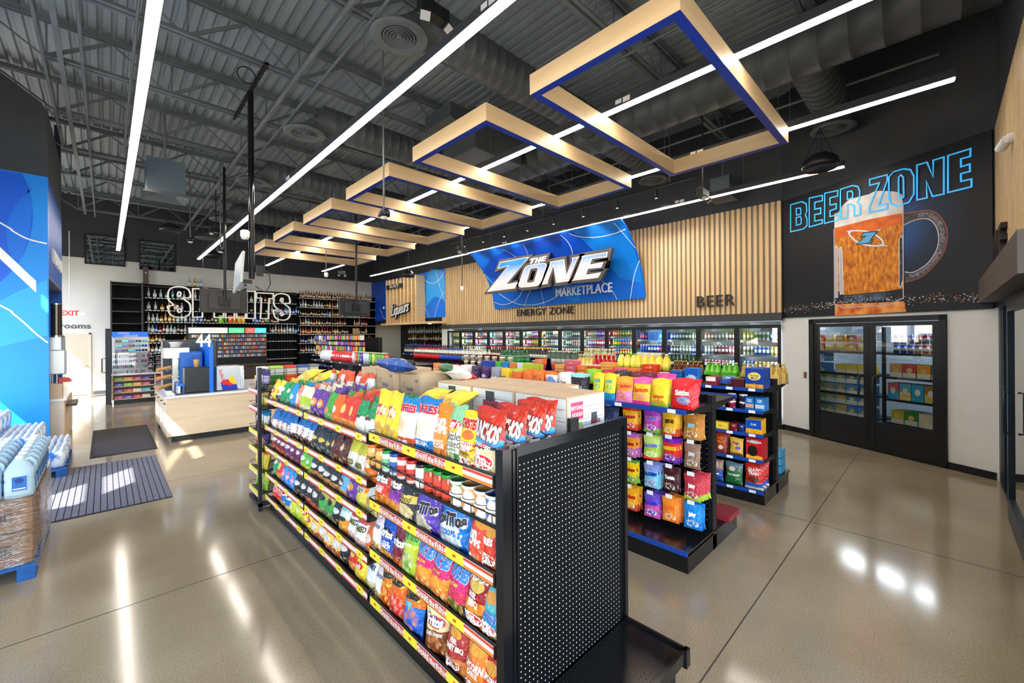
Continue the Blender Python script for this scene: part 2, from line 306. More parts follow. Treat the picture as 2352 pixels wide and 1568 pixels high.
# --- cooler side wall (right-back): charcoal above, wood slats, grey band, white pier
mb = MB(); mb.box(XW, 2.2, 4.62, XW + .2, 20.5, ZD + .1); mb.box(XW, 2.2, 2.3, XW + .2, 13.9, 4.62); mb.box(XW, 13.9, 2.66, XW + .2, 20.5, 4.62)
struct('wall_right', mb, PAINT_D, 'charcoal upper wall above the coolers')
WOODS = noisy('maple_slat', '#d2b283', '#dcc095', 6.0, 0.5, stretch=(1, 1, .15))
SLATGAP = mat('slat_gap_backing', '#8a7a68', 0.7)  # brownish backing board between the slats
mb = MB(); mb.box(9.80, 2.24, 2.36, XW - .001, 14.1, 4.62, 1)
y = 2.25
while y < 14.06:
    mb.box(9.772, y, 2.36, 9.80, y + .062, 4.62, 0); y += .108
struct('wall_panel_slats', mb, [WOODS, SLATGAP], 'long wall panel of pale maple slats above the coolers')
mb = MB(); mb.box(9.74, 2.24, 2.2, XW, 14.15, 2.36); struct('trim_1', mb, DGREY, 'grey band above the cooler doors')
mb = MB(); mb.box(9.80, 13.78, 0, 9.95, 14.15, 2.2); struct('trim_2', mb, PAINT_W, 'white pier beside the last cooler door')
mb = MB(); mb.box(9.78, 2.24, 0, XW, 13.9, .09); struct('baseboard_right', mb, BLK, 'black kick plate under the coolers')
# --- angled wall with the beer cave doors
mb = MB()
def wbox(mb, s0, s1, z0, z1, o0, o1, mi=None):
    b = len(mb.v)
    mb.box(0, 0, 0, 1, 1, 1, mi)
    for i in range(b, len(mb.v)):
        x, y_, z = mb.v[i]; mb.v[i] = tuple(wp(s0 + (s1 - s0) * x, z0 + (z1 - z0) * z, o0 + (o1 - o0) * y_))
wbox(mb, -.05, .57, 0, 2.26, -.2, 0); wbox(mb, 2.62, 3.16, 0, 2.26, -.2, 0); wbox(mb, .57, 2.62, 2.2, 2.26, -.2, 0)
struct('wall_beer_cave', mb, PAINT_W, 'white angled wall around the beer cooler doors')
mb = MB(); wbox(mb, -.05, 3.16, 2.26, ZD + .1, -.2, 0); struct('wall_beer_cave_upper', mb, PAINT_D, 'charcoal angled wall above the beer mural')
mb = MB(); wbox(mb, 0, .57, 0, .1, 0, .015); wbox(mb, 2.62, 3.12, 0, .1, 0, .015); struct('baseboard_beer_cave', mb, BLK, 'black baseboard beside the beer cooler doors')
# --- wall on the camera's side, facing the aisles
mb = MB(); mb.box(-3.2, -.72, 0, 4.4, -.52, .3); mb.box(-3.2, -.72, 3.9, 4.4, -.52, ZD + .1); [mb.box(x_, -.72, .3, x_ + .12, -.52, 3.9) for x_ in (-3.2, -1.4, .4, 2.3, 4.28)]; mb.box(4.4, -.72, 2.65, 8.4, -.52, ZD + .1); mb.box(8.05, -.72, 0, 8.4, -.52, 2.65)  # unseen window openings added here to bring in more sky light
struct('wall_front', mb, PAINT_D, 'charcoal wall with the wine room doorway')
mb = MB(); mb.box(4.3, -.52, 2.62, 8.35, -.512, 4.62, 1)
x = 4.32
while x < 8.34: mb.box(x, -.512, 2.62, x + .045, -.50, 4.62, 0); x += .078
struct('wall_panel_front', mb, [WOODS, SLATGAP], 'maple slat panel above the wine room doorway')
mb = MB(); mb.box(4.3, -.52, 2.33, 8.42, -.35, 2.62); struct('trim_3', mb, mat('brown_grey_trim', '#4d4542', 0.6), 'grey brown canopy above the wine room doorway')
NAVY = mat('blue_grey_aluminium', '#2c3b4c', 0.35, 0.4)
mb = MB()
for x in (8.0, 7.86, 7.7): mb.box(x, -.60, 0, x + .05, -.515, 2.3)
mb.box(4.4, -.62, 2.25, 8.05, -.515, 2.33); mb.box(4.4, -.62, 0, 8.05, -.515, .04)
struct('door_3_frame', mb, [NAVY], 'blue grey metal frame of the wine room doorway')
# open glass door leaf
t = thing('glass_door', 'blue grey framed glass door of the wine room standing ajar', 'door', (6.6, -.50, 0))
mb = MB(); mb.box(0, -.03, .02, .09, .03, 2.25); mb.box(-1.9, -.03, .02, -1.8, .03, 2.25); mb.box(-1.8, -.03, 2.15, 0, .03, 2.25); mb.box(-1.8, -.03, .02, 0, .03, .24)
mb.obj('door_frame', NAVY, t)
mb = MB(); mb.box(-1.8, -.006, .24, 0, .006, 2.15); mb.obj('door_glass', GLASS, t)
mb = MB(); mb.path([(-.25, .03, .95), (-.25, .07, .95), (-.25, .07, 1.35), (-.25, .03, 1.35)], .013); mb.obj('pull_handle', NAVY, t)
mb = MB(); mb.box(4.4, -2.9, -.02, 8.2, -.72, 0.0); struct('floor_wine_room', mb, CONC); mb = MB(); mb.box(4.4, -3.0, 0, 8.3, -2.9, 2.8); mb.box(4.3, -3, 0, 4.4, -.72, 2.8); mb.box(8.2, -3, 0, 8.3, -.72, 2.8); mb.box(4.3, -3, 2.75, 8.3, -.72, 2.85)
struct('wall_wine_room', mb, PAINT_W)
# --- back wall: white below, charcoal above
mb = MB(); mb.box(-3.2, YB, 0, XW + 2, YB + .2, 4.66); struct('wall_back', mb, PAINT_W, 'white back wall behind the spirits shelves')
mb = MB(); mb.box(-3.2, YB, 4.66, XW + 2, YB + .2, ZD + .1); struct('wall_back_upper', mb, PAINT_D, 'charcoal upper part of the back wall')
DARKGL = mat('dark_window_glass', '#a0a6a6', 0.02, 1.0)
def px_window(name, x0, x1, z0, z1, lab):
    t = thing(name, lab, 'window', ((x0 + x1) / 2, YB, (z0 + z1) / 2)); t['kind'] = 'structure'; del t['category']
    w = (x1 - x0) / 2; h = (z1 - z0) / 2
    mb = MB(); mb.box(-w, -.05, -h, w, 0, -h + .035); mb.box(-w, -.05, h - .035, w, 0, h); mb.box(-w, -.05, -h, -w + .035, 0, h); mb.box(w - .035, -.05, -h, w, 0, h)
    mb.obj('window_frame', BLK, t); mb = MB(); mb.box(-w + .03, -.02, -h + .03, w - .03, -.01, h - .03); mb.obj('window_pane', DARKGL, t)
px_window('window_1', -.49, .53, 4.46, 5.48, 'dark upper window on the back wall with ceiling reflections')
px_window('window_2', .90, 1.93, 4.41, 5.48, 'dark upper window right of the other one on the back wall')
# restroom door
t = thing('door_1', 'cream restroom door on the back wall', 'door', (-.5, YB - .02, 0)); t['kind'] = 'structure'; del t['category']
CREAM = mat('cream_door', '#d8cbb8', 0.5)
mb = MB(); mb.box(-.5, -.02, .02, .1, .02, 2.06); mb.obj('door_leaf', CREAM, t)
mb = MB(); mb.box(-.55, -.03, 0, -.5, .02, 2.11); mb.box(.1, -.03, 0, .15, .02, 2.11); mb.box(-.55, -.03, 2.06, .15, .02, 2.11); mb.obj('door_frame', mat('cream_frame', '#e0d6c6', .5), t)
mb = MB(); mb.tube((.04, -.02, 1.0), (.04, -.07, 1.0), .02, 8); mb.tube((.04, -.06, 1.0), (-.12, -.06, 1.0), .012, 6); mb.obj('door_handle', CHROME, t)
mb = MB(); mb.box(-.3, YB - .02, 0, .15, YB, .12); struct('baseboard_back', mb, DGREY)
# --- blue mural block on the left
BLUE = noisy('mural_blue', '#0f86ef', '#1b93f4', .6, 0.45, lo=.2, hi=.8)
BLUE_D = mat('mural_royal', '#0a5fe0', 0.45); BLUE_L = mat('mural_sky', '#2aa3f7', 0.45); BLUE_M = mat('mural_mid', '#0c74ea', 0.45)
ARTW = mat('mural_white', '#eef2f8', 0.5)
MY = 10.7; MX = -.695
mb = MB(); mb.box(-3.0, MY, 0, MX, MY + .1, 4.71); struct('wall_mural_front', mb, BLUE, 'sunlit blue printed wall with white curves')
mb = MB(); mb.poly([(-3.0, MY, 4.71), (MX, MY, 4.71), (MX, MY, 5.84), (-.76, MY, 5.97), (-1.21, MY, 6.30), (-3.0, MY, 7.6)], (0, .1, 0))
mb.box(MX - .1, MY + .1, 4.71, MX, 13.87, 5.84); mb.box(MX - .1, 13.77, 5.84, MX, 13.87, 6.7)
struct('wall_mural_upper', mb, PAINT_D, 'charcoal wall above the blue printed wall')
NB = mat('niche_blue', '#0b4fa8', .5)
mb = MB(); mb.box(MX - .1, MY + .1, 3.02, MX, 13.87, 4.71); mb.box(MX - .1, 13.77, 0, MX, 13.87, 3.02); mb.box(-1.75, MY + .1, 0, -1.65, 13.87, 3.02); mb.box(-1.75, 13.77, 0, MX - .1, 13.87, 3.02)
struct('wall_drinks_niche', mb, NB, 'blue side wall with the drinks niche')
mb = MB(); mb.box(-1.75, MY + .1, 2.99, MX, 13.87, 3.02); struct('ceiling_niche', mb, mat('niche_soffit', '#7b7486', .6))
# printed curves on the mural
def art_ribbon(mb, pts, w, place, mi=0, off=0.004, closed=False):
    # pts: 2-D line on a wall; place(u, v, off) -> 3-D point
    n = len(pts); P = [Vector((p[0], p[1])) for p in pts]; L = []; Rr = []
    for i in range(n):
        a = P[(i - 1) % n] if (closed or i) else P[i]; b = P[(i + 1) % n] if (closed or i < n - 1) else P[i]
        d0 = (P[i] - a); d1 = (b - P[i])
        d0 = d0.normalized() if d0.length > 1e-6 else d1.normalized(); d1 = d1.normalized() if d1.length > 1e-6 else d0
        t = (d0 + d1); t = t.normalized() if t.length > 1e-6 else d0
        nn = Vector((-t.y, t.x)); k = 1 / max(.45, nn.dot(Vector((-d0.y, d0.x))))
        L.append(P[i] + nn * (w / 2 * k)); Rr.append(P[i] - nn * (w / 2 * k))
    vs = [place(p.x, p.y, off) for p in L] + [place(p.x, p.y, off) for p in Rr]
    m = n if closed else n - 1
    mb.add(vs, [(i, (i + 1) % n, n + (i + 1) % n, n + i) for i in range(m)], mi)
def smooth(pts, k=4, closed=False):
    out = []; n = len(pts)
    rng = range(n if closed else n - 1)
    for i in rng:
        p0 = pts[(i - 1) % n] if (closed or i) else pts[i]; p1 = pts[i]; p2 = pts[(i + 1) % n]; p3 = pts[(i + 2) % n] if (closed or i + 2 < n) else pts[(i + 1) % n]
        for j in range(k):
            t = j / k
            out.append(tuple(.5 * ((2 * p1[a]) + (p2[a] - p0[a]) * t + (2 * p0[a] - 5 * p1[a] + 4 * p2[a] - p3[a]) * t * t + (3 * p1[a] - p0[a] - 3 * p2[a] + p3[a]) * t ** 3) for a in (0, 1)))
    if not closed: out.append(pts[-1])
    return out
pm = lambda u, v, o: (u * .823, MY - o, 1.95 + (v - 1.95) * .823)
def art_poly(mb, pts, place, off, mi, holes=()):
    mb.poly([place(p[0], p[1], off) for p in pts], None, mi, [[place(p[0], p[1], off) for p in h] for h in holes])
mb = MB()
d = ART['lm_disc']; art_poly(mb, smooth(d, 4) + [(-3.1, 3.0), (-3.1, 5.28), (-1.22, 5.28)], pm, .002, 0)
d = ART['lm_disc2']; art_poly(mb, smooth(d[1:], 4) + [(-1.2, 3.6), (-1.1, 4.1), (-1.06, 4.6), (-1.1, 5.0)], pm, .003, 1)
art_poly(mb, [(-3.1, 1.9), (-1.9, 2.3), (-1.25, 2.9), (-.86, 3.15), (-.86, 2.0), (-3.1, 1.2)], pm, .003, 2)
for k in ('lm_c1', 'lm_c2'):
    p = ART[k]; p = [(p[0][0] - 1.3, p[0][1] + .9)] + p; art_ribbon(mb, smooth(p), .028, pm, 3, .006)
b = ART['lm_band']; dx, dz = b[0][0] - b[1][0], b[0][1] - b[1][1]
art_poly(mb, [(b[0][0] + dx * 2, b[0][1] + dz * 2), b[1], b[2], (b[3][0] + dx * 2, b[3][1] + dz * 2)], pm, .008, 3)
tag(mb.obj('wall_print', [BLUE_D, BLUE_M, BLUE_L, ARTW]), 'white diagonal band and curves printed on the blue wall', None, None, 'structure')
# letters on the niche fascia
mb = MB(); put_text(mb, 'FRESH BREW', (MX + .005, 12.3, 3.45), (0, -1, 0), (0, 0, 1), size=.34, extrude=.03)
tag(mb.obj('wall_letters', WHITE), 'white letters seen edge-on above the drinks niche', 'letters')
# --- left storefront with window openings (outside the view; lets the sun in)
holes = sorted([(1.0, 5.6, .3, 2.7), (6.2, 8.1, .2, 3.44), (8.2, 10.6, .2, 3.44), (4.15, 5.05, 3.5, 4.0), (4.15, 5.05, 4.17, 4.65), (4.15, 5.1, 5.62, 5.87), (5.45, 6.6, 5.6, 5.87), (6.75, 7.3, 5.6, 5.87), (7.45, 8.4, 5.6, 5.87), (16.95, 18.1, 2.3, 4.55), (14.1, 16.5, .5, 5.0), (18.4, 20.1, .5, 4.2)])
ys = sorted({-0.72, 20.5} | {h[0] for h in holes} | {h[1] for h in holes}); mb = MB()
for y0, y1 in zip(ys, ys[1:]):
    zs_ = [0.0]
    for h in sorted([h for h in holes if h[0] <= y0 + 1e-6 and h[1] >= y1 - 1e-6], key=lambda h: h[2]): zs_ += [h[2], h[3]]
    zs_.append(ZD + .1)
    for a, b in zip(zs_[::2], zs_[1::2]):
        if b > a: mb.box(-3.04, y0, a, -3.0, y1, b)
struct('wall_left', mb, PAINT_D, 'charcoal storefront wall with window openings')
mb = MB(); mb.box(-5.6, -.6, 2.95, -3.04, 6.0, 3.05); mb.box(-3.2, -4.6, 4.1, 8.4, -.72, 4.25); struct('sun_block_slab', mb, DGREY)  # unseen slabs added outdoors to keep direct sun out of the openings
mb = MB(); mb.box(-60, -40, -.25, -3.2, 60, -.2); mb.box(-3.2, -40, -.25, 60, -3.1, -.2); mb.box(-3.2, -3.1, -.25, 4.3, -.72, -.2); struct('ground', mb, noisy('pale_paving', '#9b978f', '#a9a59c', 1.0, .8))
rr = random.Random(3)
for k in range(7):
    mb = MB(); mb.lathe([(.2, -.2), (.22, 1.4)], 8)
    b = len(mb.v)
    for q in range(26):
        c = Vector((rr.uniform(-1.6, 1.6), rr.uniform(-1.8, 1.8), rr.uniform(1.5, 4.8))); r_ = rr.uniform(.5, 1.0)
        mb.sm = True; mb.lathe([(0.01, -r_), (r_ * .8, -r_ * .6), (r_, 0), (r_ * .7, r_ * .7), (.01, r_)], 7, c, mi=1); mb.sm = False
    tag(mb.obj('street_tree', [mat('bark', '#4b3b2c', .9), noisy('tree_leaves', '#4f6f22', '#8aa040', 3, .8)], loc=(-13 - rr.uniform(0, 5), -2 + k * 4.3, -.2)), 'green tree outside the storefront windows', 'tree', 'trees outside the storefront')

# ================================================================ ceiling: deck, joists, pipes, ducts
DECK = noisy('painted_steel_deck', '#8c9699', '#9aa4a7', 1.2, 0.5, stretch=(1, .3, 1))
mb = MB(); xs = []; x = -3.2
while x < 12:
    xs += [(x, 0), (x + .085, 0), (x + .10, .045), (x + .145, .045)]; x += .16
vs = []
for x_, dz in xs: vs += [(x_, -.7, ZD + dz), (x_, 20.5, ZD + dz)]
mb.add(vs, [(2 * i, 2 * i + 1, 2 * i + 3, 2 * i + 2) for i in range(len(xs) - 1)])
mb.box(-3.2, -.7, ZD + .08, 12, 20.5, ZD + .2)
struct('ceiling', mb, DECK, 'grey corrugated steel roof deck')
JMAT = noisy('joist_grey', '#6a7275', '#788083', 2.0, 0.5)
JZB = 6.10; JZT = 6.62
jys = [1.2, 3.2, 5.22, 7.25, 9.2, 11.27, 13.36, 15.4, 17.4, 19.4]
def xend(y): return XW - .02 if y > 2.3 else 9.25
jroot = None
for i, jy in enumerate(jys):
    t = thing('roof_joist', 'grey open web steel joist spanning under the roof deck', 'joist', (0, jy, 0), 'open web roof joists'); t['kind'] = 'structure'; del t['category']
    x1 = xend(jy)
    mb = MB()
    for dy in (-.045, .02): mb.box(-3.0, dy, JZT, x1, dy + .025, JZT + .06); mb.box(-3, dy - .03 if dy < 0 else dy, JZT + .06, x1, dy + .025 if dy < 0 else dy + .06, JZT + .07)
    mb.obj('top_chord', JMAT, t)
    mb = MB()
    for dy in (-.045, .02): mb.box(-.62, dy, JZB, x1, dy + .025, JZB + .05); mb.box(-.62, dy - .03 if dy < 0 else dy, JZB - .012, x1, dy + .025 if dy < 0 else dy + .06, JZB)
    mb.obj('bottom_chord', JMAT, t)
    mb = MB(); x = -1.35 + (.0 if i % 2 else .0); k = 0
    while x < x1 - .3:
        # alternate wide flat diagonal, thin round diagonal and vertical post
        a = (x, 0, JZT if k % 2 == 0 else JZB); b = (x + .72, 0, JZB if k % 2 == 0 else JZT)
        if k % 2: mb.box(0, 0, 0, 0, 0, 0) if 0 else mb.tube(a, b, .032, 4)
        else: mb.tube(a, b, .014, 5); mb.tube((b[0] + .03, .0, JZB), (b[0] + .03, 0, JZT), .012, 5)
        x += .72; k += 1
    mb.obj('joist_web', JMAT, t)
# girder under the joists at the angled wall
# pipes along the room
PIPE = noisy('pipe_grey', '#6b7173', '#777d7f', 2, .5)
def pipe(label, x, y0, y1, z, r=.022, cat='pipe', mt=None):
    mb = MB(); mb.tube((0, y0, 0), (0, y1, 0), r, 8); o = mb.obj('overhead_pipe', mt or PIPE, loc=(x, 0, z)); tag(o, label, cat)
pipe('thin grey conduit along the ceiling nearest the blue wall', -.62, -.5, 12.9, 5.98, .02)
pipe('grey conduit crossing the joists beside the flat strap', -.22, -.5, 19.7, 5.98, .02)
mb = MB(); mb.box(-.03, -.5, -.01, .03, 19.7, .01); tag(mb.obj('bridging_strap', PIPE, loc=(-.45, 0, 6.02)), 'flat grey steel strap crossing under the joists between two conduits', 'strap')
pipe('grey bridging bar hidden partly by the first light line', .31, -.5, 12.5, 6.0, .02)
pipe('thick pale sprinkler main running the length of the ceiling', 2.13, -.5, 19.7, 5.93, .04)
pipe('thin pipe parallel to the thick sprinkler main', 2.47, -.5, 19.7, 6.0, .02)
pipe('thin dark pipe above the middle light line', 5.45, -.5, 19.7, 6.0, .02, mt=JMAT)
pipe('thin dark pipe between the trunk duct and the cooler wall', 8.3, 0.0, 19.7, 5.8, .02, mt=JMAT)
# spiral ducts
DUCT = noisy('duct_grey', '#484e51', '#53595c', 1.5, .45)
def spiral(mb, a, b, r, pitch=.16):
    a = Vector(a); b = Vector(b); d = b - a; L = d.length; d.normalize(); n = 20
    u = d.orthogonal().normalized(); w = d.cross(u); k = int(L / pitch); vs = []; ringc = []
    s = 0.0
    while s < L:
        for ds, rr_ in ((0, r), (pitch - .02, r), (pitch - .015, r + .008), (pitch - .005, r + .008)):
            if s + ds <= L: ringc.append((s + ds, rr_))
        s += pitch
    ringc.append((L, r))
    for s_, rr_ in ringc:
        for i in range(n):
            t_ = 2 * PI * i / n; vs.append(a + d * s_ + u * math.cos(t_) * rr_ + w * math.sin(t_) * rr_)
    m = len(ringc)
    sm = mb.sm; mb.sm = True
    mb.add(vs, [(k2 * n + i, k2 * n + (i + 1) % n, (k2 + 1) * n + (i + 1) % n, (k2 + 1) * n + i) for k2 in range(m - 1) for i in range(n)])
    mb.sm = False; mb.add(vs[:n], [tuple(range(n - 1, -1, -1))]); mb.add(vs[-n:], [tuple(range(n))]); mb.sm = sm
mb = MB(); spiral(mb, (0, -.45, 0), (0, 17.5, 0), .35, .3); tag(mb.obj('trunk_duct', DUCT, loc=(6.45, 0, 5.62)), 'large grey spiral trunk duct running the length of the ceiling', 'duct')
def branch(y, x0, x1, label, r=.25, z=5.66):
    t = thing('branch_duct', label, 'duct', (x0, y, z)); sgn = 1 if x1 > x0 else -1
    mb = MB(); spiral(mb, (sgn * .28, 0, 0), (x1 - x0 - sgn * .0, 0, 0), r, .17)
    mb.obj('duct_pipe', DUCT, t)
    mb = MB(); mb.sm = True; n = 18; vs = []; K = 5
    for k in range(K + 1):
        a = PI / 2 * k / K; cx = sgn * .28 * (1 - math.sin(a)); cz = -.28 * (1 - math.cos(a)); dx = Vector((math.cos(a), 0, 0))
        for i in range(n):
            t_ = 2 * PI * i / n; rr_ = r * (1.0 if k in (0, K) else 1.02)
            vs.append((cx + sgn * math.sin(a) * math.cos(t_) * rr_, math.sin(t_) * rr_, cz + math.cos(a) * math.cos(t_) * rr_))
    mb.add(vs, [(k * n + i, k * n + (i + 1) % n, (k + 1) * n + (i + 1) % n, (k + 1) * n + i) for k in range(K) for i in range(n)])
    mb.obj('duct_elbow', DUCT, t)
    mb = MB(); mb.sm = True; zz = -.29
    mb.lathe([(r * .62, zz + .02), (r * .98, zz + .05), (r * 1.28, zz - .01), (r * 1.28, zz - .03), (r * .8, zz - .03), (r * .78, zz)], 28)
    for q in (.62, .48, .34, .2): mb.lathe([(r * q, zz + .01), (r * q + .025, zz - .03), (r * q + .018, zz - .035), (r * q - .008, zz)], 24, cap=False)
    mb.lathe([(.0, zz - .035), (.03, zz - .03), (.035, zz)], 12, cap=False)
    mb.sm = False
    mb.obj('diffuser', GREY, t)
    mb = MB(); mb.lathe([(r * .75, zz + .04), (r * .75, zz + .05)], 20); mb.obj('duct_throat', BLK, t)
    return t
branch(4.3, 2.42, 6.2, 'grey branch duct with round diffuser nearest the camera, beside the emergency light')
branch(7.45, 2.42, 6.2, 'grey branch duct with round diffuser, second along the second light line')
branch(10.6, 2.36, 6.2, 'grey branch duct with round diffuser just beside the tall black pole')
branch(14.6, 2.46, 6.2, 'grey branch duct and diffuser beyond the black pole above the counter')
branch(17.7, 2.5, 6.2, 'farthest grey branch duct and diffuser before the back wall')
branch(1.25, 8.75, 6.7, 'dark branch duct and diffuser above the hanging speaker by the beer mural')
branch(4.45, 8.75, 6.7, 'dark duct and diffuser seen under the end of the largest wooden frame')
branch(7.4, 8.7, 6.7, 'dark duct and diffuser above the zone sign beyond the second frame')
# plenum box
t = thing('duct_plenum', 'grey sheet metal plenum box on the trunk duct', 'duct box', (5.2, 6.3, 5.3))
mb = MB(); mb.rbox(-.45, -.5, 0, .75, .5, .75, .02); mb.obj('box_body', DUCT, t); mb = MB(); mb.add([(-.45, -.4, .25), (-.9, -.4, .45), (-.9, .4, .45), (-.45, .4, .25), (-.45, -.4, .7), (-.9, -.4, .7), (-.9, .4, .7), (-.45, .4, .7)], [(0, 1, 2, 3), (4, 7, 6, 5), (0, 4, 5, 1), (1, 5, 6, 2), (2, 6, 7, 3)]); mb.obj('box_neck', DUCT, t)
# ================================================================ light lines, wooden frames, signs
ZS = 4.63
def light_line(x, y0, y1, label):
    t = thing('light_line', label, 'light', (x, y0, ZS))
    L = y1 - y0
    mb = MB(); mb.box(-.05, 0, .012, .05, L, .10); mb.obj('housing', DGREY, t)
    mb = MB(); mb.box(-.042, .01, 0, .042, L - .01, .013); mb.obj('light_diffuser', LED, t)
    y = 1.5
    zc = 5.3 if 6 < x < 7 else JZB
    while y < L:
        mb = MB(); mb.tube((0, y, .1), (0, y, zc - ZS), .003, 4, caps=False); mb.obj('cable', STEELW, t); y += 3.6
    for y in (2.6, 7.9):
        if y < L: mb = MB(); mb.box(-.053, y, .03, -.05, y + .09, .09); mb.box(-.053, y + .11, .04, -.05, y + .19, .09); mb.obj('rating_sticker', WHITE, t)
light_line(.30, -.1, 17.75, 'glowing light line nearest the blue wall, running to the back')
light_line(2.33, -.1, 17.95, 'glowing light line between the tall black pole and the wooden frames')
light_line(4.41, -.1, 17.85, 'glowing light line passing above the middle of the wooden frames')
light_line(6.49, -.12, 17.95, 'glowing light line along the cooler side ends of the wooden frames')
light_line(8.60, 1.08, 17.95, 'glowing light line along the top edge of the blue zone sign')
MAPLE = noisy('maple_veneer', '#d9b98a', '#e2c598', 5.0, 0.42, stretch=(.25, .25, 3))
BLUEV = mat('royal_blue_edge', '#0a37a8', 0.4)
FX0, FX1 = 3.125, 6.33; FZ0, FZ1 = 4.394, 4.606
fr = [('largest maple ceiling frame with blue underside, nearest the camera', 1.365, 2.925), ('second maple ceiling frame from the camera', 3.61, 5.20), ('third maple ceiling frame, behind the hanging sensor', 5.89, 7.48), ('fourth maple ceiling frame along the row', 8.16, 9.75), ('fifth maple ceiling frame along the row', 10.43, 12.03), ('smallest looking maple ceiling frame at the far end of the row', 12.82, 14.38)]
for lab, y0, y1 in fr:
    t = thing('hanging_maple_frame', lab, 'wooden frame', (FX0, y0, FZ0), 'maple frames hung in a row under the ceiling')
    W = FX1 - FX0; D = y1 - y0; h = FZ1 - FZ0; b = .082
    for nm, x0, yy0, x1, yy1 in (('long_beam', 0, 0, W, b), ('long_beam', 0, D - b, W, D), ('short_beam', 0, b, b, D - b), ('short_beam', W - b, b, W, D - b)):
        mb = MB(); mb.box(x0, yy0, .004, x1, yy1, h); p = mb.obj(nm, MAPLE, t)
    mb = MB()
    for x0, yy0, x1, yy1 in ((0, 0, W, b), (0, D - b, W, D), (0, b, b, D - b), (W - b, b, W, D - b)): mb.box(x0, yy0, 0, x1, yy1, .004)
    mb.obj('blue_underside', BLUEV, t)
    for cx in (.06, W - .3):
        for cy in (.04, D - .04):
            mb = MB(); mb.tube((cx, cy, h), (cx, cy, JZB - FZ0), .0025, 4, caps=False); mb.tube((cx, cy, h + .04), (cx, cy, h + .11), .006, 5); mb.tube((cx, cy, h), (cx, cy, h + .03), .01, 6); mb.obj('hanging_wire', STEELW, t)
# --- the zone sign: curved blue panel
prof = [(8.56, 4.62), (8.82, 4.46), (9.04, 4.24), (9.26, 3.98), (9.45, 3.68), (9.60, 3.30), (9.70, 2.84)]
prof = smooth(prof, 4)
def zsurf(y, z, off):
    for (x0, z0), (x1, z1) in zip(prof, prof[1:]):
        if z1 <= z <= z0 or z0 <= z <= z1:
            k = (z - z0) / (z1 - z0 + 1e-9); d = Vector((x1 - x0, 0, z1 - z0)).normalized(); n = Vector((d.z, 0, -d.x));
            if n.x > 0: n = -n
            return (x0 + (x1 - x0) * k + n.x * off, y, z + n.z * off)
    return (prof[-1][0], y, z) if z < prof[-1][1] else (prof[0][0], y, z)
t = thing('zone_sign', 'large curved blue sign reading THE ZONE MARKETPLACE above the coolers', 'sign', (0, 0, 0))
ZB = noisy('zone_blue', '#0a62d6', '#0b72e2', .5, .4, lo=.2, hi=.8)
mb = MB(); n = len(prof); mb.sm = True
vs = [(x, 5.17, z) for x, z in prof] + [(x, 10.82, z) for x, z in prof] + [(x + .03, 5.17, z + .03) for x, z in prof] + [(x + .03, 10.82, z + .03) for x, z in prof]
mb.add(vs, [(i, i + 1, n + i + 1, n + i) for i in range(n - 1)] + [(2 * n + i, 3 * n + i, 3 * n + i + 1, 2 * n + i + 1) for i in range(n - 1)])
mb.sm = False; mb.add(vs, [(i, 2 * n + i, 2 * n + i + 1, i + 1) for i in range(n - 1)] + [(n + i, n + i + 1, 3 * n + i + 1, 3 * n + i) for i in range(n - 1)] + [(0, n, 3 * n, 2 * n), (n - 1, 3 * n - 1, 4 * n - 1, 2 * n - 1)])
mb.obj('panel', ZB, t)
mb = MB()
def grid_poly(mb, pts, off, mi):
    # clip polygon into thin horizontal strips so it follows the curved panel
    zlo = min(p[1] for p in pts); zhi = max(p[1] for p in pts); N = 26
    for k in range(N):
        za = zlo + (zhi - zlo) * k / N; zb = zlo + (zhi - zlo) * (k + 1) / N
        def span(z):
            c = []
            for a, b in zip(pts, pts[1:] + pts[:1]):
                if (a[1] - z) * (b[1] - z) < 0: c.append(a[0] + (b[0] - a[0]) * (z - a[1]) / (b[1] - a[1]))
            return (min(c), max(c)) if len(c) >= 2 else None
        s0 = span(za + 1e-4); s1 = span(zb - 1e-4)
        if s0 and s1: mb.add([zsurf(s0[0], za, off), zsurf(s0[1], za, off), zsurf(s1[1], zb, off), zsurf(s1[0], zb, off)], [(0, 1, 2, 3)], mi)
grid_poly(mb, smooth(ART['zp_disc'], 3, True), .004, 0); grid_poly(mb, ART['zp_disc2'], .007, 1)
grid_poly(mb, [(5.2, 4.61), (6.6, 4.61), (6.3, 4.1), (5.8, 3.4), (5.2, 3.2)], .006, 1)
for k in range(1, 13):
    p = smooth(ART['zp_c%d' % k], 4); art_ribbon(mb, p, .016, lambda u, v, o: zsurf(u, min(max(v, 2.86), 4.6), o), 2, .010)
mb.obj('panel_print', [mat('zone_royal', '#0a4bc4', .4), mat('zone_light', '#1383ea', .4), ARTW], t)
def inset(pts, d):
    # move every edge by d (positive = outwards)
    A = sum(a[0] * b[1] - b[0] * a[1] for a, b in zip(pts, pts[1:] + pts[:1])); sg = 1 if A > 0 else -1; n = len(pts); out = []
    for i in range(n):
        p = Vector(pts[i][:2]); a = (p - Vector(pts[i - 1][:2])).normalized(); b = (Vector(pts[(i + 1) % n][:2]) - p).normalized()
        na = Vector((a.y, -a.x)) * sg; nb = Vector((b.y, -b.x)) * sg; m = na + nb
        m = m.normalized() if m.length > 1e-4 else na
        k = min(2.2, 1 / max(.3, m.dot(na))); out.append((p.x + m.x * d * k, p.y + m.y * d * k))
    return out
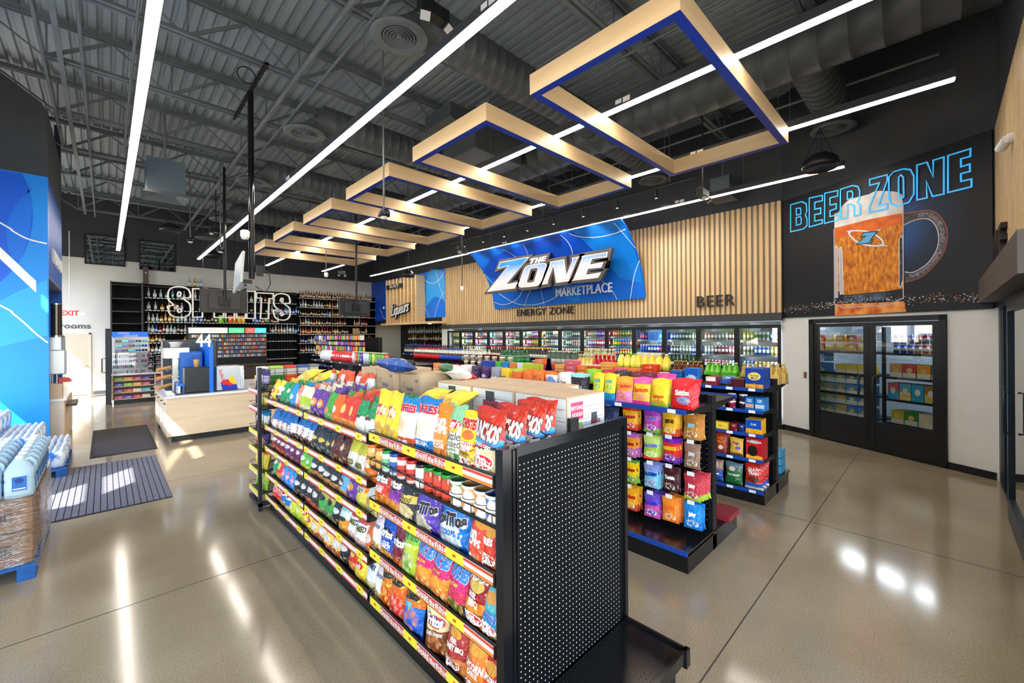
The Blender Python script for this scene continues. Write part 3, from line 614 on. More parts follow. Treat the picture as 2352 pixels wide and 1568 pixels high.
def grad_mat(name, top, bot, z0, z1, axis='Z'):
    m = mat(name, top, .35); n_, l, b = nodes_of(m)
    tc = n_.new('ShaderNodeTexCoord'); sp = n_.new('ShaderNodeSeparateXYZ'); mr = n_.new('ShaderNodeMapRange'); mr.inputs[1].default_value = z0; mr.inputs[2].default_value = z1
    cr = n_.new('ShaderNodeValToRGB'); cr.color_ramp.elements[0].color = (*hexc(bot), 1); cr.color_ramp.elements[1].color = (*hexc(top), 1); cr.color_ramp.elements[0].position = .25
    l.new(tc.outputs['Object'], sp.inputs[0]); l.new(sp.outputs[axis], mr.inputs[0]); l.new(mr.outputs[0], cr.inputs[0]); l.new(cr.outputs[0], b.inputs['Base Color'])
    return m
LBACK = mat('sign_dark_outline', '#4c4440', .5); LGRAD = grad_mat('logo_blue_to_white', '#1a78d8', '#d6d2d8', 3.42, 4.08)
LX = 8.95
for nm in 'ZONE':
    pts = ART['logo_' + nm]; holes = [ART['logo_Oh']] if nm == 'O' else []
    if nm == 'O': pts = smooth(pts, 2, True)
    f = lambda P, x: [(x, p[0], p[1]) for p in P]
    mb = MB()
    mb.poly(f(inset(pts, .085), LX), (.10, 0, 0), 0, [f(inset(h, -.075), LX) for h in holes])
    mb.poly(f(pts, LX - .012), (.012, 0, 0), 1, [f(h, LX - .012) for h in holes])
    mb.poly(f(inset(pts, -.022), LX - .016), (.004, 0, 0), 2, [f(inset(h, .022), LX - .016) for h in holes])
    mb.obj('letter', [LBACK, ARTW, LGRAD], t)
mb = MB()
mb.poly([(LX + .01, p[0], p[1]) for p in inset([ART['the_T'][0], ART['the_E'][1], ART['the_E'][-2], ART['the_T'][5]], .07)], (.06, 0, 0), 0)
for nm in 'THE': mb.poly([(LX - .008, p[0], p[1]) for p in ART['the_' + nm]], (.02, 0, 0), 1)
mb.obj('small_lettering', [LBACK, ARTW], t)
mb = MB(); mb.tube((LX + .08, 7.4, 3.9), (9.62, 7.4, 3.9), .03, 6); mb.tube((LX + .08, 8.8, 3.7), (9.62, 8.8, 3.7), .03, 6); mb.obj('stand_off', BLK, t)
mb = MB(); put_text(mb, 'MARKETPLACE', (9.50, 6.95, 3.16), (0, -1, 0), (0, 0, 1), size=.36, sx=.80, extrude=.015, space=1.0); mb.obj('small_lettering', ARTW, t)
# letters on the slats
def letters(txt, y, z, size, label, x=9.74, sx=1.0, space=1.1):
    mb = MB(); put_text(mb, txt, (x, y, z), (0, -1, 0), (0, 0, 1), size=size, sx=sx, extrude=.02, space=space)
    tag(mb.obj('wall_letters', mat('dark_letters', '#2a2522', .4)), label, 'letters')
letters('ENERGY ZONE', 8.6, 2.65, .31, 'dark letters ENERGY ZONE on the maple slats', sx=1.05)
letters('BEER', 3.52, 2.66, .36, 'dark letters BEER on the maple slats', sx=1.0)
mb = MB(); put_text(mb, 'WINE', (7.45, -.475, 2.95), (-1, 0, 0), (0, 0, 1), size=.42, extrude=.025, offset=.03); tag(mb.obj('wall_letters', mat('dark_letters', '#2a2522', .4)), 'black letters WINE seen at a steep angle beside the mural', 'letters')
mb = MB(); put_text(mb, 'restrooms', (-.95, YB - .015, 2.34), (1, 0, 0), (0, 0, 1), size=.27, extrude=.01, space=1.05); tag(mb.obj('wall_letters', DGREY), 'grey word restrooms above the cream door', 'letters')
# exit sign
t = thing('exit_sign', 'red and white EXIT sign by the restroom door', 'exit sign', (-.8, 19.2, 2.72))
mb = MB(); mb.rbox(-.17, -.03, -.12, .17, .03, .12, .01); mb.obj('sign_box', WHITE, t)
mb = MB(); put_text(mb, 'EXIT', (0, -.034, 0), (1, 0, 0), (0, 0, 1), size=.22, sx=.9, extrude=.003, offset=.03); mb.obj('sign_lettering', mat('exit_red', '#e0352f', .4, emit='#e0352f', es=.6), t)
mb = MB(); mb.tube((0, 0, .12), (0, 0, 2.6), .012, 6); mb.obj('rod', WHITE, t); mb = MB(); mb.rbox(.2, -.03, -.08, .36, .03, .05, .015); mb.obj('lamp_head', WHITE, t)
# --- spirits letters: hollow outlines hanging in the air
for nm in ('S', 'P', 'I', 'R', 'I2', 'T', 'S2'):
    pts = ART['sp_' + nm]
    if nm in ('S', 'S2'): pts = smooth(pts, 3, True)
    cx = sum(p[0] for p in pts) / len(pts); cz = sum(p[1] for p in pts) / len(pts)
    lab = {'S': 'white outline letter S at the start of SPIRITS', 'P': 'white outline letter P of SPIRITS', 'I': 'white outline letter I after the P of SPIRITS', 'R': 'white outline letter R of SPIRITS', 'I2': 'white outline letter I before the T of SPIRITS', 'T': 'white outline letter T of SPIRITS', 'S2': 'white outline letter S at the end of SPIRITS'}[nm]
    t = thing('hanging_letter', lab, 'letter', (cx, 17.0, cz), 'outline letters spelling SPIRITS')
    mb = MB(); P2 = [(p[0] - cx, p[1] - cz) for p in pts]
    k = len(P2); o_ = inset(P2, .018); i_ = inset(P2, -.018)
    vs = [(p[0], -.05, p[1]) for p in o_] + [(p[0], -.05, p[1]) for p in i_] + [(p[0], .05, p[1]) for p in o_] + [(p[0], .05, p[1]) for p in i_]
    mb.add(vs, [(j, (j + 1) % k, k + (j + 1) % k, k + j) for j in range(k)] + [(2 * k + j, 3 * k + j, 3 * k + (j + 1) % k, 2 * k + (j + 1) % k) for j in range(k)] + [(j, 2 * k + j, 2 * k + (j + 1) % k, (j + 1) % k) for j in range(k)] + [(k + j, k + (j + 1) % k, 3 * k + (j + 1) % k, 3 * k + j) for j in range(k)])
    mb.obj('letter_outline', mat('letter_white', '#eceae6', .4), t)
    zt = max(p[1] for p in P2); mb = MB(); mb.tube((0, 0, zt), (0, 0, 6.1 - cz), .002, 4, caps=False); mb.obj('hanging_wire', STEELW, t)
# --- liqueurs corner: blue panels, maple fins, soffit
t = thing('liqueurs_sign', 'blue panels with maple fins and the SELECT Liqueurs lettering', 'sign', (0, 0, 0))
mb = MB(); mb.box(9.76, 13.85, 2.68, 9.845, 15.65, 4.62); mb.obj('blue_panel', BLUE_M, t)
mb = MB(); mb.box(9.76, 15.65, 2.68, 9.845, YB - .01, 4.62); mb.obj('blue_panel', mat('zone_royal', '#0a4bc4', .4), t)
mb = MB(); pl = lambda u, v, o: (9.76 - o, u, v)
art_poly(mb, smooth([(15.1, 4.6), (14.2, 4.6), (13.9, 4.3), (13.9, 3.4), (14.6, 3.55), (15.3, 3.1), (15.6, 2.9), (15.3, 3.5)], 3, True), pl, .003, 0)
art_ribbon(mb, smooth([(15.6, 4.5), (15.1, 4.2), (14.6, 4.1), (14.1, 4.3), (13.87, 4.55)]), .02, pl, 1, .006)
art_ribbon(mb, smooth([(14.5, 4.6), (14.2, 3.9), (13.87, 3.3)]), .02, pl, 1, .006); art_ribbon(mb, smooth([(14.6, 2.7), (14.3, 3.3), (13.9, 3.7)]), .02, pl, 1, .006)
art_ribbon(mb, smooth([(15.6, 3.3), (15.3, 3.1), (15.0, 2.7)]), .02, pl, 1, .006); art_ribbon(mb, smooth([(19.4, 3.3), (18.9, 2.75), (18.4, 3.2)]), .02, pl, 1, .006)
mb.obj('panel_print', [BLUE_L, ARTW], t)
y = 15.3
for k in range(9):
    mb = MB(); yy = 15.28 + k * .315; mb.box(9.30, yy, 2.5, 9.74, yy + .085, 4.48); mb.obj('wood_fin', MAPLE, t)
mb = MB(); mb.box(9.2, 13.75, 2.42, 9.74, 18.2, 2.5); mb.obj('soffit', MAPLE, t)
mb = MB(); mb.box(9.27, 16.35, 4.05, 9.3, 17.8, 4.24, 0); put_text(mb, 'SELECT', (9.265, 17.08, 4.145), (0, -1, 0), (0, 0, 1), mi=1, size=.17, extrude=.004, space=1.5); mb.obj('sign_plate', [BLK, ARTW], t)
mb = MB(); put_text(mb, 'Liqueurs', (9.26, 16.55, 3.1), (0, -1, .12), (0, 0, 1), mi=0, size=.66, sx=.72, extrude=.03, shear=.35, offset=.068, space=.92); put_text(mb, 'Liqueurs', (9.225, 16.55, 3.1), (0, -1, .12), (0, 0, 1), mi=1, size=.66, sx=.72, extrude=.004, shear=.35, offset=.008, space=.92); mb.obj('script_lettering', [BLK, ARTW], t)
mb = MB(); mb.lathe([(.07, 0), (.07, .01)], 14, (9.45, 14.5, 2.41)); mb.obj('downlight', mat('downlight', (1, 1, 1), .5, emit=LED_COLOR, es=8), t)
mb = MB(); mb.box(9.8, 14.15, 2.5, 11.5, YB, 2.66); mb.box(11.4, 14.1, 0, 11.5, YB, 2.5); mb.box(9.95, 14.05, 0, 11.5, 14.15, 2.5); struct('wall_liqueurs_alcove', mb, mat('alcove_black', '#1d1e21', .7), 'black alcove under the Liqueurs sign')
# --- beer mural on the angled wall
pw = lambda u, v, o: tuple(wp(u, v, .03 + o))
t = thing('beer_mural', 'dark mural of a full beer mug with BEER ZONE in blue outline', 'mural', (0, 0, 0))
def mural_mat():
    m = mat('mural_night', '#0c1420', .55); n, l, b = nodes_of(m)
    tc = n.new('ShaderNodeTexCoord'); vm = n.new('ShaderNodeVectorMath'); vm.operation = 'DISTANCE'; c = wp(1.95, 3.55, 0); vm.inputs[1].default_value = tuple(c)
    cr = n.new('ShaderNodeValToRGB'); e = cr.color_ramp.elements; e[0].color = (*hexc('#1c4f8c'), 1); e[1].color = (*hexc('#0b1018'), 1); e[0].position = .25; e[1].position = .95
    x = cr.color_ramp.elements.new(.55); x.color = (*hexc('#142b4a'), 1)
    l.new(tc.outputs['Object'], vm.inputs[0]); l.new(vm.outputs['Value'], cr.inputs[0]); l.new(cr.outputs[0], b.inputs['Base Color'])
    return m
mb = MB(); wbox(mb, .02, 3.11, 2.25, 4.6, .005, .03); mb.obj('mural_board', mural_mat(), t)
BEERM = noisy('mural_beer', '#a8450a', '#f5a326', 26, .5, detail=8, stretch=(1, 1, .35), lo=.3, hi=.7)
mb = MB(); FOAM = noisy('mural_foam', '#c9bdb8', '#f2eeea', 3, .6)
art_poly(mb, ART['beer'], pw, .002, 0)
bt = ART['beer']; art_poly(mb, [(1.068, 3.81), (1.5, 3.81), (2.109, 3.79), (2.109, 3.62), (1.5, 3.6), (1.068, 3.62)], pw, .0024, 9)
art_poly(mb, smooth(ART['foam'][1:-2], 2) + [ART['foam'][-2], ART['foam'][-1], ART['foam'][0]], pw, .003, 1)
art_poly(mb, ART['handle_o'] + ART['handle_i'][::-1], pw, .002, 2)
art_ribbon(mb, smooth(ART['handle_o'], 3), .02, pw, 3, .003); art_ribbon(mb, smooth(ART['handle_i'], 3), .015, pw, 4, .003)
hc = [((a[0] + b[0]) / 2, (a[1] + b[1]) / 2) for a, b in zip(ART['handle_o'][1:-1], [ART['handle_i'][min(i, 11)] for i in range(2, 12)])]
art_ribbon(mb, smooth(hc, 3), .06, pw, 10, .0032)
art_poly(mb, ART['base'], pw, .003, 5); art_poly(mb, ART['basel'], pw, .004, 11); art_poly(mb, ART['refl'], pw, .002, 6)
for k in ('facet1', 'facet2', 'facet3'): art_poly(mb, ART[k], pw, .004, 4 if k != 'facet3' else 2); art_ribbon(mb, ART[k], .01, pw, 7, .005, True)
art_ribbon(mb, [(1.063, 3.8), (1.063, 2.45), (1.2, 2.38), (1.9, 2.38), (2.11, 2.47), (2.115, 3.9)], .014, pw, 4, .006)
art_ribbon(mb, smooth(ART['logoell'], 3, True), .025, pw, 7, .007, True)
for k in ('spike1', 'spike2', 'spike3'): art_poly(mb, ART[k], pw, .008, 7)
art_poly(mb, inset(ART['logoZ'], .015), pw, .009, 5); art_poly(mb, ART['logoZ'], pw, .011, 8)
rr = random.Random(5)
for k in range(420):
    u = rr.uniform(.05, 3.05); v = 2.47 - .04 * abs(u - 1.6) + rr.gauss(0, .035); s_ = rr.uniform(.004, .013)
    if v < 2.28: continue
    mb.add([pw(u - s_, v, .006), pw(u, v - s_ * .6, .006), pw(u + s_, v, .006), pw(u, v + s_ * .6, .006)], [(0, 1, 2, 3)], 7 if rr.random() < .6 else 6)
mb.obj('mug_picture', [BEERM, FOAM, noisy('mural_glass', '#14141c', '#5a5560', 14, .5), mat('mural_copper', '#8a5038', .5), mat('mural_glint', '#c3bcc4', .5), mat('mural_dark', '#0d1520', .5), noisy('mural_reflection', '#c84808', '#ffb45a', 5, .5), mat('mural_white2', '#e8edf6', .5), mat('mural_cyan', '#5db4e8', .5), noisy('mural_orange', '#d65a10', '#f07818', 6, .5), noisy('mural_greyglass', '#3c3a44', '#8a8792', 30, .5), noisy('mural_bluebase', '#1c2a40', '#5b6f90', 6, .5)], t)
mb = MB()
for k, v in ART.items():
    if k.startswith('bz_'): art_ribbon(mb, smooth(v, 1, True) if 0 else v, .022, pw, 0, .014, True)
mb.obj('mural_lettering', mat('mural_outline_glow', '#38b0f2', .5, emit='#38b0f2', es=.35), t)  # flat cyan print with a slight glow added to its colour, no lamp
# ================================================================ goods: prototypes and their printed wrappers
def img_mat(name, stops, blob=None, food=None, rough=.24, wob=.03, metal=0.0, wrinkle=.5, blob2=None, axis='v'):
    """wrapper print: bands up the pack, an ellipse or two, and a cluttered picture patch"""
    if name in MATS: return MATS[name]
    m = mat(name, stops[0][1], rough, metal); n, l, b = nodes_of(m)
    uv = n.new('ShaderNodeUVMap'); sp = n.new('ShaderNodeSeparateXYZ'); l.new(uv.outputs[0], sp.inputs[0])
    nz = n.new('ShaderNodeTexNoise'); nz.inputs['Scale'].default_value = 9; l.new(uv.outputs[0], nz.inputs['Vector'])
    ad = n.new('ShaderNodeMath'); ad.operation = 'MULTIPLY_ADD'; ad.inputs[1].default_value = wob * 2; ad.inputs[2].default_value = 0
    l.new(nz.outputs[0], ad.inputs[0]); a2 = n.new('ShaderNodeMath'); a2.operation = 'ADD'; l.new(sp.outputs[1 if axis == 'v' else 0], a2.inputs[0]); l.new(ad.outputs[0], a2.inputs[1])
    a3 = n.new('ShaderNodeMath'); a3.operation = 'SUBTRACT'; a3.inputs[1].default_value = wob; l.new(a2.outputs[0], a3.inputs[0])
    cr = n.new('ShaderNodeValToRGB'); cr.color_ramp.interpolation = 'CONSTANT'; e = cr.color_ramp.elements
    while len(e) < len(stops): e.new(0.5)
    while len(e) > max(1, len(stops)): e.remove(e[-1])
    for i, (p, c) in enumerate(stops): e[i].position = p; e[i].color = (*hexc(c), 1)
    l.new(a3.outputs[0], cr.inputs[0]); col = cr.outputs[0]
    def ell(spec, colsock=None):
        nonlocal col
        cx, cy, rx, ry = spec[:4]
        vm = n.new('ShaderNodeVectorMath'); vm.operation = 'SUBTRACT'; vm.inputs[1].default_value = (cx, cy, 0); l.new(uv.outputs[0], vm.inputs[0])
        v2 = n.new('ShaderNodeVectorMath'); v2.operation = 'MULTIPLY'; v2.inputs[1].default_value = (1 / rx, 1 / ry, 0); l.new(vm.outputs[0], v2.inputs[0])
        ln = n.new('ShaderNodeVectorMath'); ln.operation = 'LENGTH'; l.new(v2.outputs[0], ln.inputs[0])
        lt = n.new('ShaderNodeMath'); lt.operation = 'LESS_THAN'; lt.inputs[1].default_value = 1.0
        if colsock is not None:
            nn = n.new('ShaderNodeMath'); nn.operation = 'MULTIPLY_ADD'; nn.inputs[1].default_value = .9; l.new(nz.outputs[0], nn.inputs[0]); l.new(ln.outputs['Value'], nn.inputs[2])
            sb = n.new('ShaderNodeMath'); sb.operation = 'SUBTRACT'; sb.inputs[1].default_value = .45; l.new(nn.outputs[0], sb.inputs[0]); l.new(sb.outputs[0], lt.inputs[0])
        else: l.new(ln.outputs['Value'], lt.inputs[0])
        mx = n.new('ShaderNodeMix'); mx.data_type = 'RGBA'; l.new(lt.outputs[0], mx.inputs[0]); l.new(col, mx.inputs[6])
        if colsock is not None: l.new(colsock, mx.inputs[7])
        else: mx.inputs[7].default_value = (*hexc(spec[4]), 1)
        col = mx.outputs[2]
    if food:
        vo = n.new('ShaderNodeTexVoronoi'); vo.inputs['Scale'].default_value = food[6] if len(food) > 6 else 9; l.new(uv.outputs[0], vo.inputs['Vector'])
        fr_ = n.new('ShaderNodeValToRGB'); fe = fr_.color_ramp.elements; fe[0].position = .1; fe[0].color = (*hexc(food[4]), 1); fe[1].position = .65; fe[1].color = (*hexc(food[5]), 1)
        l.new(vo.outputs['Distance'], fr_.inputs[0]); ell(food[:4], fr_.outputs[0])
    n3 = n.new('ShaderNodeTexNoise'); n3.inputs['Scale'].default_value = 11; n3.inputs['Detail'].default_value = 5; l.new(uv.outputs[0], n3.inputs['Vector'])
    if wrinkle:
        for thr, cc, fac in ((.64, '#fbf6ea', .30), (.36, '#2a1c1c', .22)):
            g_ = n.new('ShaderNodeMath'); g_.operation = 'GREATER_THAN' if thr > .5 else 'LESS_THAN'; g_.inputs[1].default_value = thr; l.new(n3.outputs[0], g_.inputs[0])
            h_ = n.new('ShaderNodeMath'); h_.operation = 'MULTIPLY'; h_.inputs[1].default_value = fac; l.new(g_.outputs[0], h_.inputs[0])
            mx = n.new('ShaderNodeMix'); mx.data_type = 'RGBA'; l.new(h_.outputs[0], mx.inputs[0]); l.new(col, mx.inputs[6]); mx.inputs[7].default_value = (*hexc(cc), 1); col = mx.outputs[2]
    if blob: ell(blob)
    if blob2: ell(blob2)
    l.new(col, b.inputs['Base Color'])
    if wrinkle:
        n2 = n.new('ShaderNodeTexNoise'); n2.inputs['Scale'].default_value = 6; n2.inputs['Detail'].default_value = 4; n2.inputs['Distortion'].default_value = 1.2; l.new(uv.outputs[0], n2.inputs['Vector'])
        bp = n.new('ShaderNodeBump'); bp.inputs['Strength'].default_value = wrinkle * 1.3; bp.inputs['Distance'].default_value = .025; l.new(n2.outputs[0], bp.inputs['Height']); l.new(bp.outputs[0], b.inputs['Normal'])
    return m
def bag_surf(w, h, d, seed=0, crimp=.05, soft=1.0):
    rr = random.Random(seed); ph = [rr.uniform(0, 6.28) for _ in range(6)]; tw = rr.uniform(-.04, .04) * soft
    def f(u, v, off=0.0, side=-1):
        a = abs(2 * u); bulge = (1 - a ** 2.6) ** .8 if a < 1 else 0
        e = min(v, 1 - v); vp = 0 if e < crimp else min(1.0, ((e - crimp) / (.34)) ** .55) if e < crimp + .34 else 1.0
        if v < .5: vp = min(1, vp * 1.15)
        ww = w * (1 - .10 * vp)
        y = d / 2 * bulge * vp
        cre = math.sin(u * 19 + ph[0] + v * 5) * .5 + math.sin(u * 33 + ph[1] - v * 9) * .35
        end = max(0, 1 - abs(e - .13) / .16)
        y += cre * .10 * d * end * bulge * soft
        y += .05 * d * math.sin(v * 13 + ph[2] + u * 7) * bulge * soft * vp
        x = u * ww + .012 * w * math.sin(v * 11 + ph[3]) * soft
        z = v * h + (.02 * h * math.sin(u * 7 + ph[4]) * soft if v > .9 else 0)
        ben = tw * h * (v - .5)
        return Vector((x, side * (y + .0008) + ben + side * off, z))
    return f
def make_bag(w, h, d, m, texts=(), seed=0, nu=10, nv=13, back=None, crimp=.05, soft=1.0, ovals=()):
    f = bag_surf(w, h, d, seed, crimp, soft); mb = MB(); mb.sm = True
    for side in (-1, 1):
        b = len(mb.v); vs = []
        for j in range(nv + 1):
            for i in range(nu + 1):
                u = i / nu - .5; v = j / nv; v = v if 0 < j < nv else v
                vs.append(f(u, v, 0, side)); mb.uv[b + j * (nu + 1) + i] = (i / nu, v)
        fs = []
        for j in range(nv):
            for i in range(nu):
                a = j * (nu + 1) + i; q = (a, a + 1, a + nu + 2, a + nu + 1); fs.append(q if side < 0 else q[::-1])
        mb.add(vs, fs, 0 if side < 0 else 1)
    mb.sm = False; mats = [m, back or m]
    def slot(c):
        mm = mat('ink_' + c.strip('#'), c, .4)
        if mm not in mats: mats.append(mm)
        return mats.index(mm)
    for (cx, cy, rx, ry, c) in ovals:
        k = 18; vs = [f(cx - .5, cy, .0022)] + [f(cx - .5 + rx * math.cos(2 * PI * i / k), cy + ry * math.sin(2 * PI * i / k), .0022) for i in range(k)]
        mb.add(vs, [(0, 1 + i, 1 + (i + 1) % k) for i in range(k)], slot(c))
    for tx in texts:
        s, cx, cy, size, c = tx[:5]; o = tx[5] if len(tx) > 5 else {}
        sh = o.get('shear', 0); sq = o.get('sx', .8); rot = o.get('rot', 0); off = .0035 + o.get('off', 0)
        for pas, (cc, ofs, bold) in enumerate(([(o['edge'], off, o.get('bold', .02) + .035)] if 'edge' in o else []) + [(c, off + (.0018 if 'edge' in o else 0), o.get('bold', .02))]):
            vs, fs = text_vf(s, size=1.0, shear=sh, offset=bold, res=2)
            if pas == 0: wmax = max(abs(v[0]) for v in vs) * size; sq = min(sq, (.46 if abs(cx - .5) < .12 else .38) * w / wmax)
            out = []
            for x, y, z in vs:
                x *= size * sq; y *= size
                if rot: x, y = x * math.cos(rot) - y * math.sin(rot), x * math.sin(rot) + y * math.cos(rot)
                out.append(f(max(-.495, min(.495, (cx - .5) + x / w)), cy + y / h, ofs))
            mb.add(out, fs, slot(cc))
    return mb, mats
PROTO = {}
def proto(key, builder):
    if key not in PROTO: PROTO[key] = builder()
    return PROTO[key]
def bag_mesh(key, w, h, d, m, texts=(), seed=0, **k):
    def b():
        mb, mats = make_bag(w, h, d, m, texts, seed, **k); return mb.mesh('bag', mats)
    return proto(('bag', key, seed), b)
def put(name, me, label, cat, loc, rz=0.0, lean=0.0, group=None, roll=0.0, scale=None):
    o = bpy.data.objects.new(name, me); COL.objects.link(o); o.location = loc; o.rotation_euler = (lean, roll, rz)
    if scale: o.scale = scale if isinstance(scale, tuple) else (scale,) * 3
    return tag(o, label, cat, group)
FACE_NX = -PI / 2; FACE_NY = 0.0; FACE_PX = PI / 2
# --- bottles (lathe), cans, jars: one mesh each with label band and cap
def bottle_mesh(key, prof, bands, n=10):
    """prof: (r, z) rings from the base up, bands: material for each step"""
    def b():
        mb = MB(); ms = []
        idx = []
        for m in bands:
            if m not in ms: ms.append(m)
            idx.append(ms.index(m))
        mb.lathe(prof, n, mis=idx); return mb.mesh('bottle', ms)
    return proto(('bottle', key), b)
def liquor(key, body, label, cap, shape=0):
    gl = mat('bottle_' + body.strip('#'), body, .12, spec=.7); lb = mat('ink_' + label.strip('#'), label, .5); cp = mat('cap_' + cap.strip('#'), cap, .35)
    P = {0: [(.036, 0), (.038, .01), (.038, .05), (.0385, .05), (.0385, .13), (.038, .13), (.038, .17), (.014, .21), (.013, .255), (.015, .255), (.015, .29)],
         1: [(.045, 0), (.047, .01), (.047, .04), (.0475, .04), (.0475, .12), (.047, .12), (.045, .15), (.016, .185), (.015, .215), (.018, .215), (.018, .25)],
         2: [(.03, 0), (.032, .01), (.032, .06), (.0325, .06), (.0325, .15), (.032, .15), (.03, .2), (.014, .25), (.013, .28), (.0145, .28), (.0145, .32)],
         3: [(.05, 0), (.055, .02), (.055, .04), (.0555, .04), (.0555, .10), (.055, .10), (.04, .14), (.015, .16), (.014, .18), (.02, .18), (.02, .21)]}[shape]
    return bottle_mesh((key, body, label, cap, shape), P, [gl, gl, gl, lb, lb, gl, gl, gl, cp, cp], 9)
def soda2l(body, label, cap):
    bd = mat('soda_' + body.strip('#'), body, .1, spec=.7); lb = mat('ink_' + label.strip('#'), label, .4); cp = mat('cap_' + cap.strip('#'), cap, .4); cl = mat('clear_plastic', '#cfcfc6', .15)
    return bottle_mesh(('soda', body, label, cap), [(.04, 0), (.052, .02), (.054, .09), (.055, .09), (.055, .19), (.054, .19), (.05, .235), (.045, .24), (.018, .30), (.014, .31), (.017, .31), (.017, .33)], [bd, bd, bd, lb, lb, bd, cl if body in ('#3a1a12', '#14512c') else bd, cl if body == '#3a1a12' else bd, bd, cp, cp], 12)
def beer(body, label, cap, neck=None):
    bd = mat('beer_' + body.strip('#'), body, .1, spec=.7); lb = mat('ink_' + label.strip('#'), label, .4); cp = mat('cap_' + cap.strip('#'), cap, .3, .5); nk = mat('ink_' + (neck or body).strip('#'), neck or body, .3)
    return bottle_mesh(('beer', body, label, cap, neck), [(.028, 0), (.031, .01), (.031, .05), (.0315, .05), (.0315, .11), (.031, .11), (.029, .14), (.0135, .19), (.0125, .225), (.0145, .225), (.0145, .24)], [bd, bd, bd, lb, lb, bd, bd, nk, cp, cp], 9)
def wine(body, label, cap):
    bd = mat('wine_' + body.strip('#'), body, .1, spec=.8); lb = mat('ink_' + label.strip('#'), label, .5); cp = mat('cap_' + cap.strip('#'), cap, .35)
    return bottle_mesh(('wine', body, label, cap), [(.036, 0), (.038, .01), (.038, .06), (.0385, .06), (.0385, .14), (.038, .14), (.037, .19), (.015, .235), (.0145, .255), (.0155, .255), (.015, .31)], [bd, bd, bd, lb, lb, bd, bd, bd, cp, cp], 9)
def can(body, band, tall=.155, r=.029):
    bd = mat('ink_' + body.strip('#'), body, .3, .2); lb = mat('ink_' + band.strip('#'), band, .3, .2)
    return bottle_mesh(('can', body, band, tall), [(r * .8, 0), (r, .008), (r, tall * .3), (r * 1.005, tall * .3), (r * 1.005, tall * .65), (r, tall * .65), (r, tall * .92), (r * .82, tall * .98), (r * .8, tall)], [bd, bd, bd, lb, lb, bd, CHROME, CHROME], 9)
def jar_thing(loc, lid, lab, glass, label, rz, text=None, group=None):
    key = ('jar', lid, lab, glass, text)
    t = thing('dip_jar', label, 'jar', loc, group, rz)
    def body():
        mb = MB(); mb.lathe([(.036, 0), (.04, .008), (.04, .10), (.034, .115), (.034, .12)], 18); return mb.mesh('jar_body', mat('jar_' + glass.strip('#'), glass, .12, spec=.7))
    def lidm():
        mb = MB(); mb.lathe([(.037, .118), (.038, .12), (.038, .135), (.036, .138), (.028, .138), (.026, .136)], 20); return mb.mesh('lid', mat('cap_' + lid.strip('#'), lid, .3))
    def labm():
        mb = MB(); n = 14
        vs = [(math.cos(a) * .0406, math.sin(a) * .0406, z) for z in (.022, .088) for a in [PI + (i / n) * 1.1 * PI - .05 * PI for i in range(n + 1)]]
        mb.sm = True; mb.add(vs, [(i, i + 1, n + 2 + i, n + 1 + i) for i in range(n)], 0); mb.sm = False
        if text:
            tv, tf = text_vf(text, size=1.0, offset=.02, res=2)
            mb.add([(math.cos(1.5 * PI + x * .034 / .041) * .0413, math.sin(1.5 * PI + x * .034 / .041) * .0413, .055 + y * .034) for x, y, z in tv], tf, 1)
        return mb.mesh('label', [mat('ink_' + lab.strip('#'), lab, .4), mat('ink_262626', '#262626', .5)])
    for nm, k, f in (('jar_body', ('jb', glass), body), ('lid', ('jl', lid), lidm), ('label', ('jlab', lab, text), labm)):
        o = bpy.data.objects.new(nm, proto(k, f)); COL.objects.link(o); o.parent = t
    return t
def tub_thing(loc, lid, band, label, rz, group=None):
    t = thing('dip_tub', label, 'tub', loc, group, rz)
    def body():
        mb = MB(); mb.lathe([(.042, 0), (.044, .004), (.048, .058)], 20); return mb.mesh('tub_body', mat('tub_print_' + band.strip('#'), '#f3f0ea', .35) if 0 else img_mat('tub_' + band.strip('#'), [(0, '#f3efe8')], wrinkle=0))
    def bandm():
        mb = MB(); mb.lathe([(.0452, .010), (.0478, .05)], 20, cap=False)
        b = len(mb.v); return mb.mesh('band', noisy('tubband_' + band.strip('#'), band, '#f6efe2', 14, .4, lo=.5, hi=.56))
    def lidm():
        mb = MB(); mb.lathe([(.050, .056), (.052, .058), (.052, .064), (.046, .066), (.045, .063), (.0, .063)], 22, mis=[0, 0, 0, 0, 1]); return mb.mesh('lid', [mat('tub_white', '#f5f3ee', .35), mat('cap_' + lid.strip('#'), lid, .35)])
    for nm, k, f in (('tub_body', ('tb', band), body), ('band', ('tbd', band), bandm), ('lid', ('tl', lid), lidm)):
        o = bpy.data.objects.new(nm, proto(k, f)); COL.objects.link(o); o.parent = t
    return t
def box_mesh(key, w, d, h, m, sidem=None, texts=(), r=.003):
    """carton: front faces -Y; UV 0..1 over the front"""
    def b():
        mb = MB(); mb.rbox(-w / 2, 0, 0, w / 2, d, h, r, 1); n0 = len(mb.v)
        mb.add([(-w / 2 + r, -.0008, r), (w / 2 - r, -.0008, r), (w / 2 - r, -.0008, h - r), (-w / 2 + r, -.0008, h - r)], [(0, 1, 2, 3)], 0)
        for i, uv in enumerate(((0, 0), (1, 0), (1, 1), (0, 1))): mb.uv[n0 + i] = uv
        mats = [m, sidem or m]
        for tx in texts:
            s, cx, cy, size, c = tx[:5]; o = tx[5] if len(tx) > 5 else {}
            mm = mat('ink_' + c.strip('#'), c, .4)
            if mm not in mats: mats.append(mm)
            put_text(mb, s, ((cx - .5) * w, -.002 - o.get('off', 0), cy * h), (1, 0, 0), (0, 0, 1), mi=mats.index(mm), size=size, sx=o.get('sx', .8), offset=o.get('bold', .01), shear=o.get('shear', 0), res=2)
        return mb.mesh('carton', mats)
    return proto(('box', key), b)
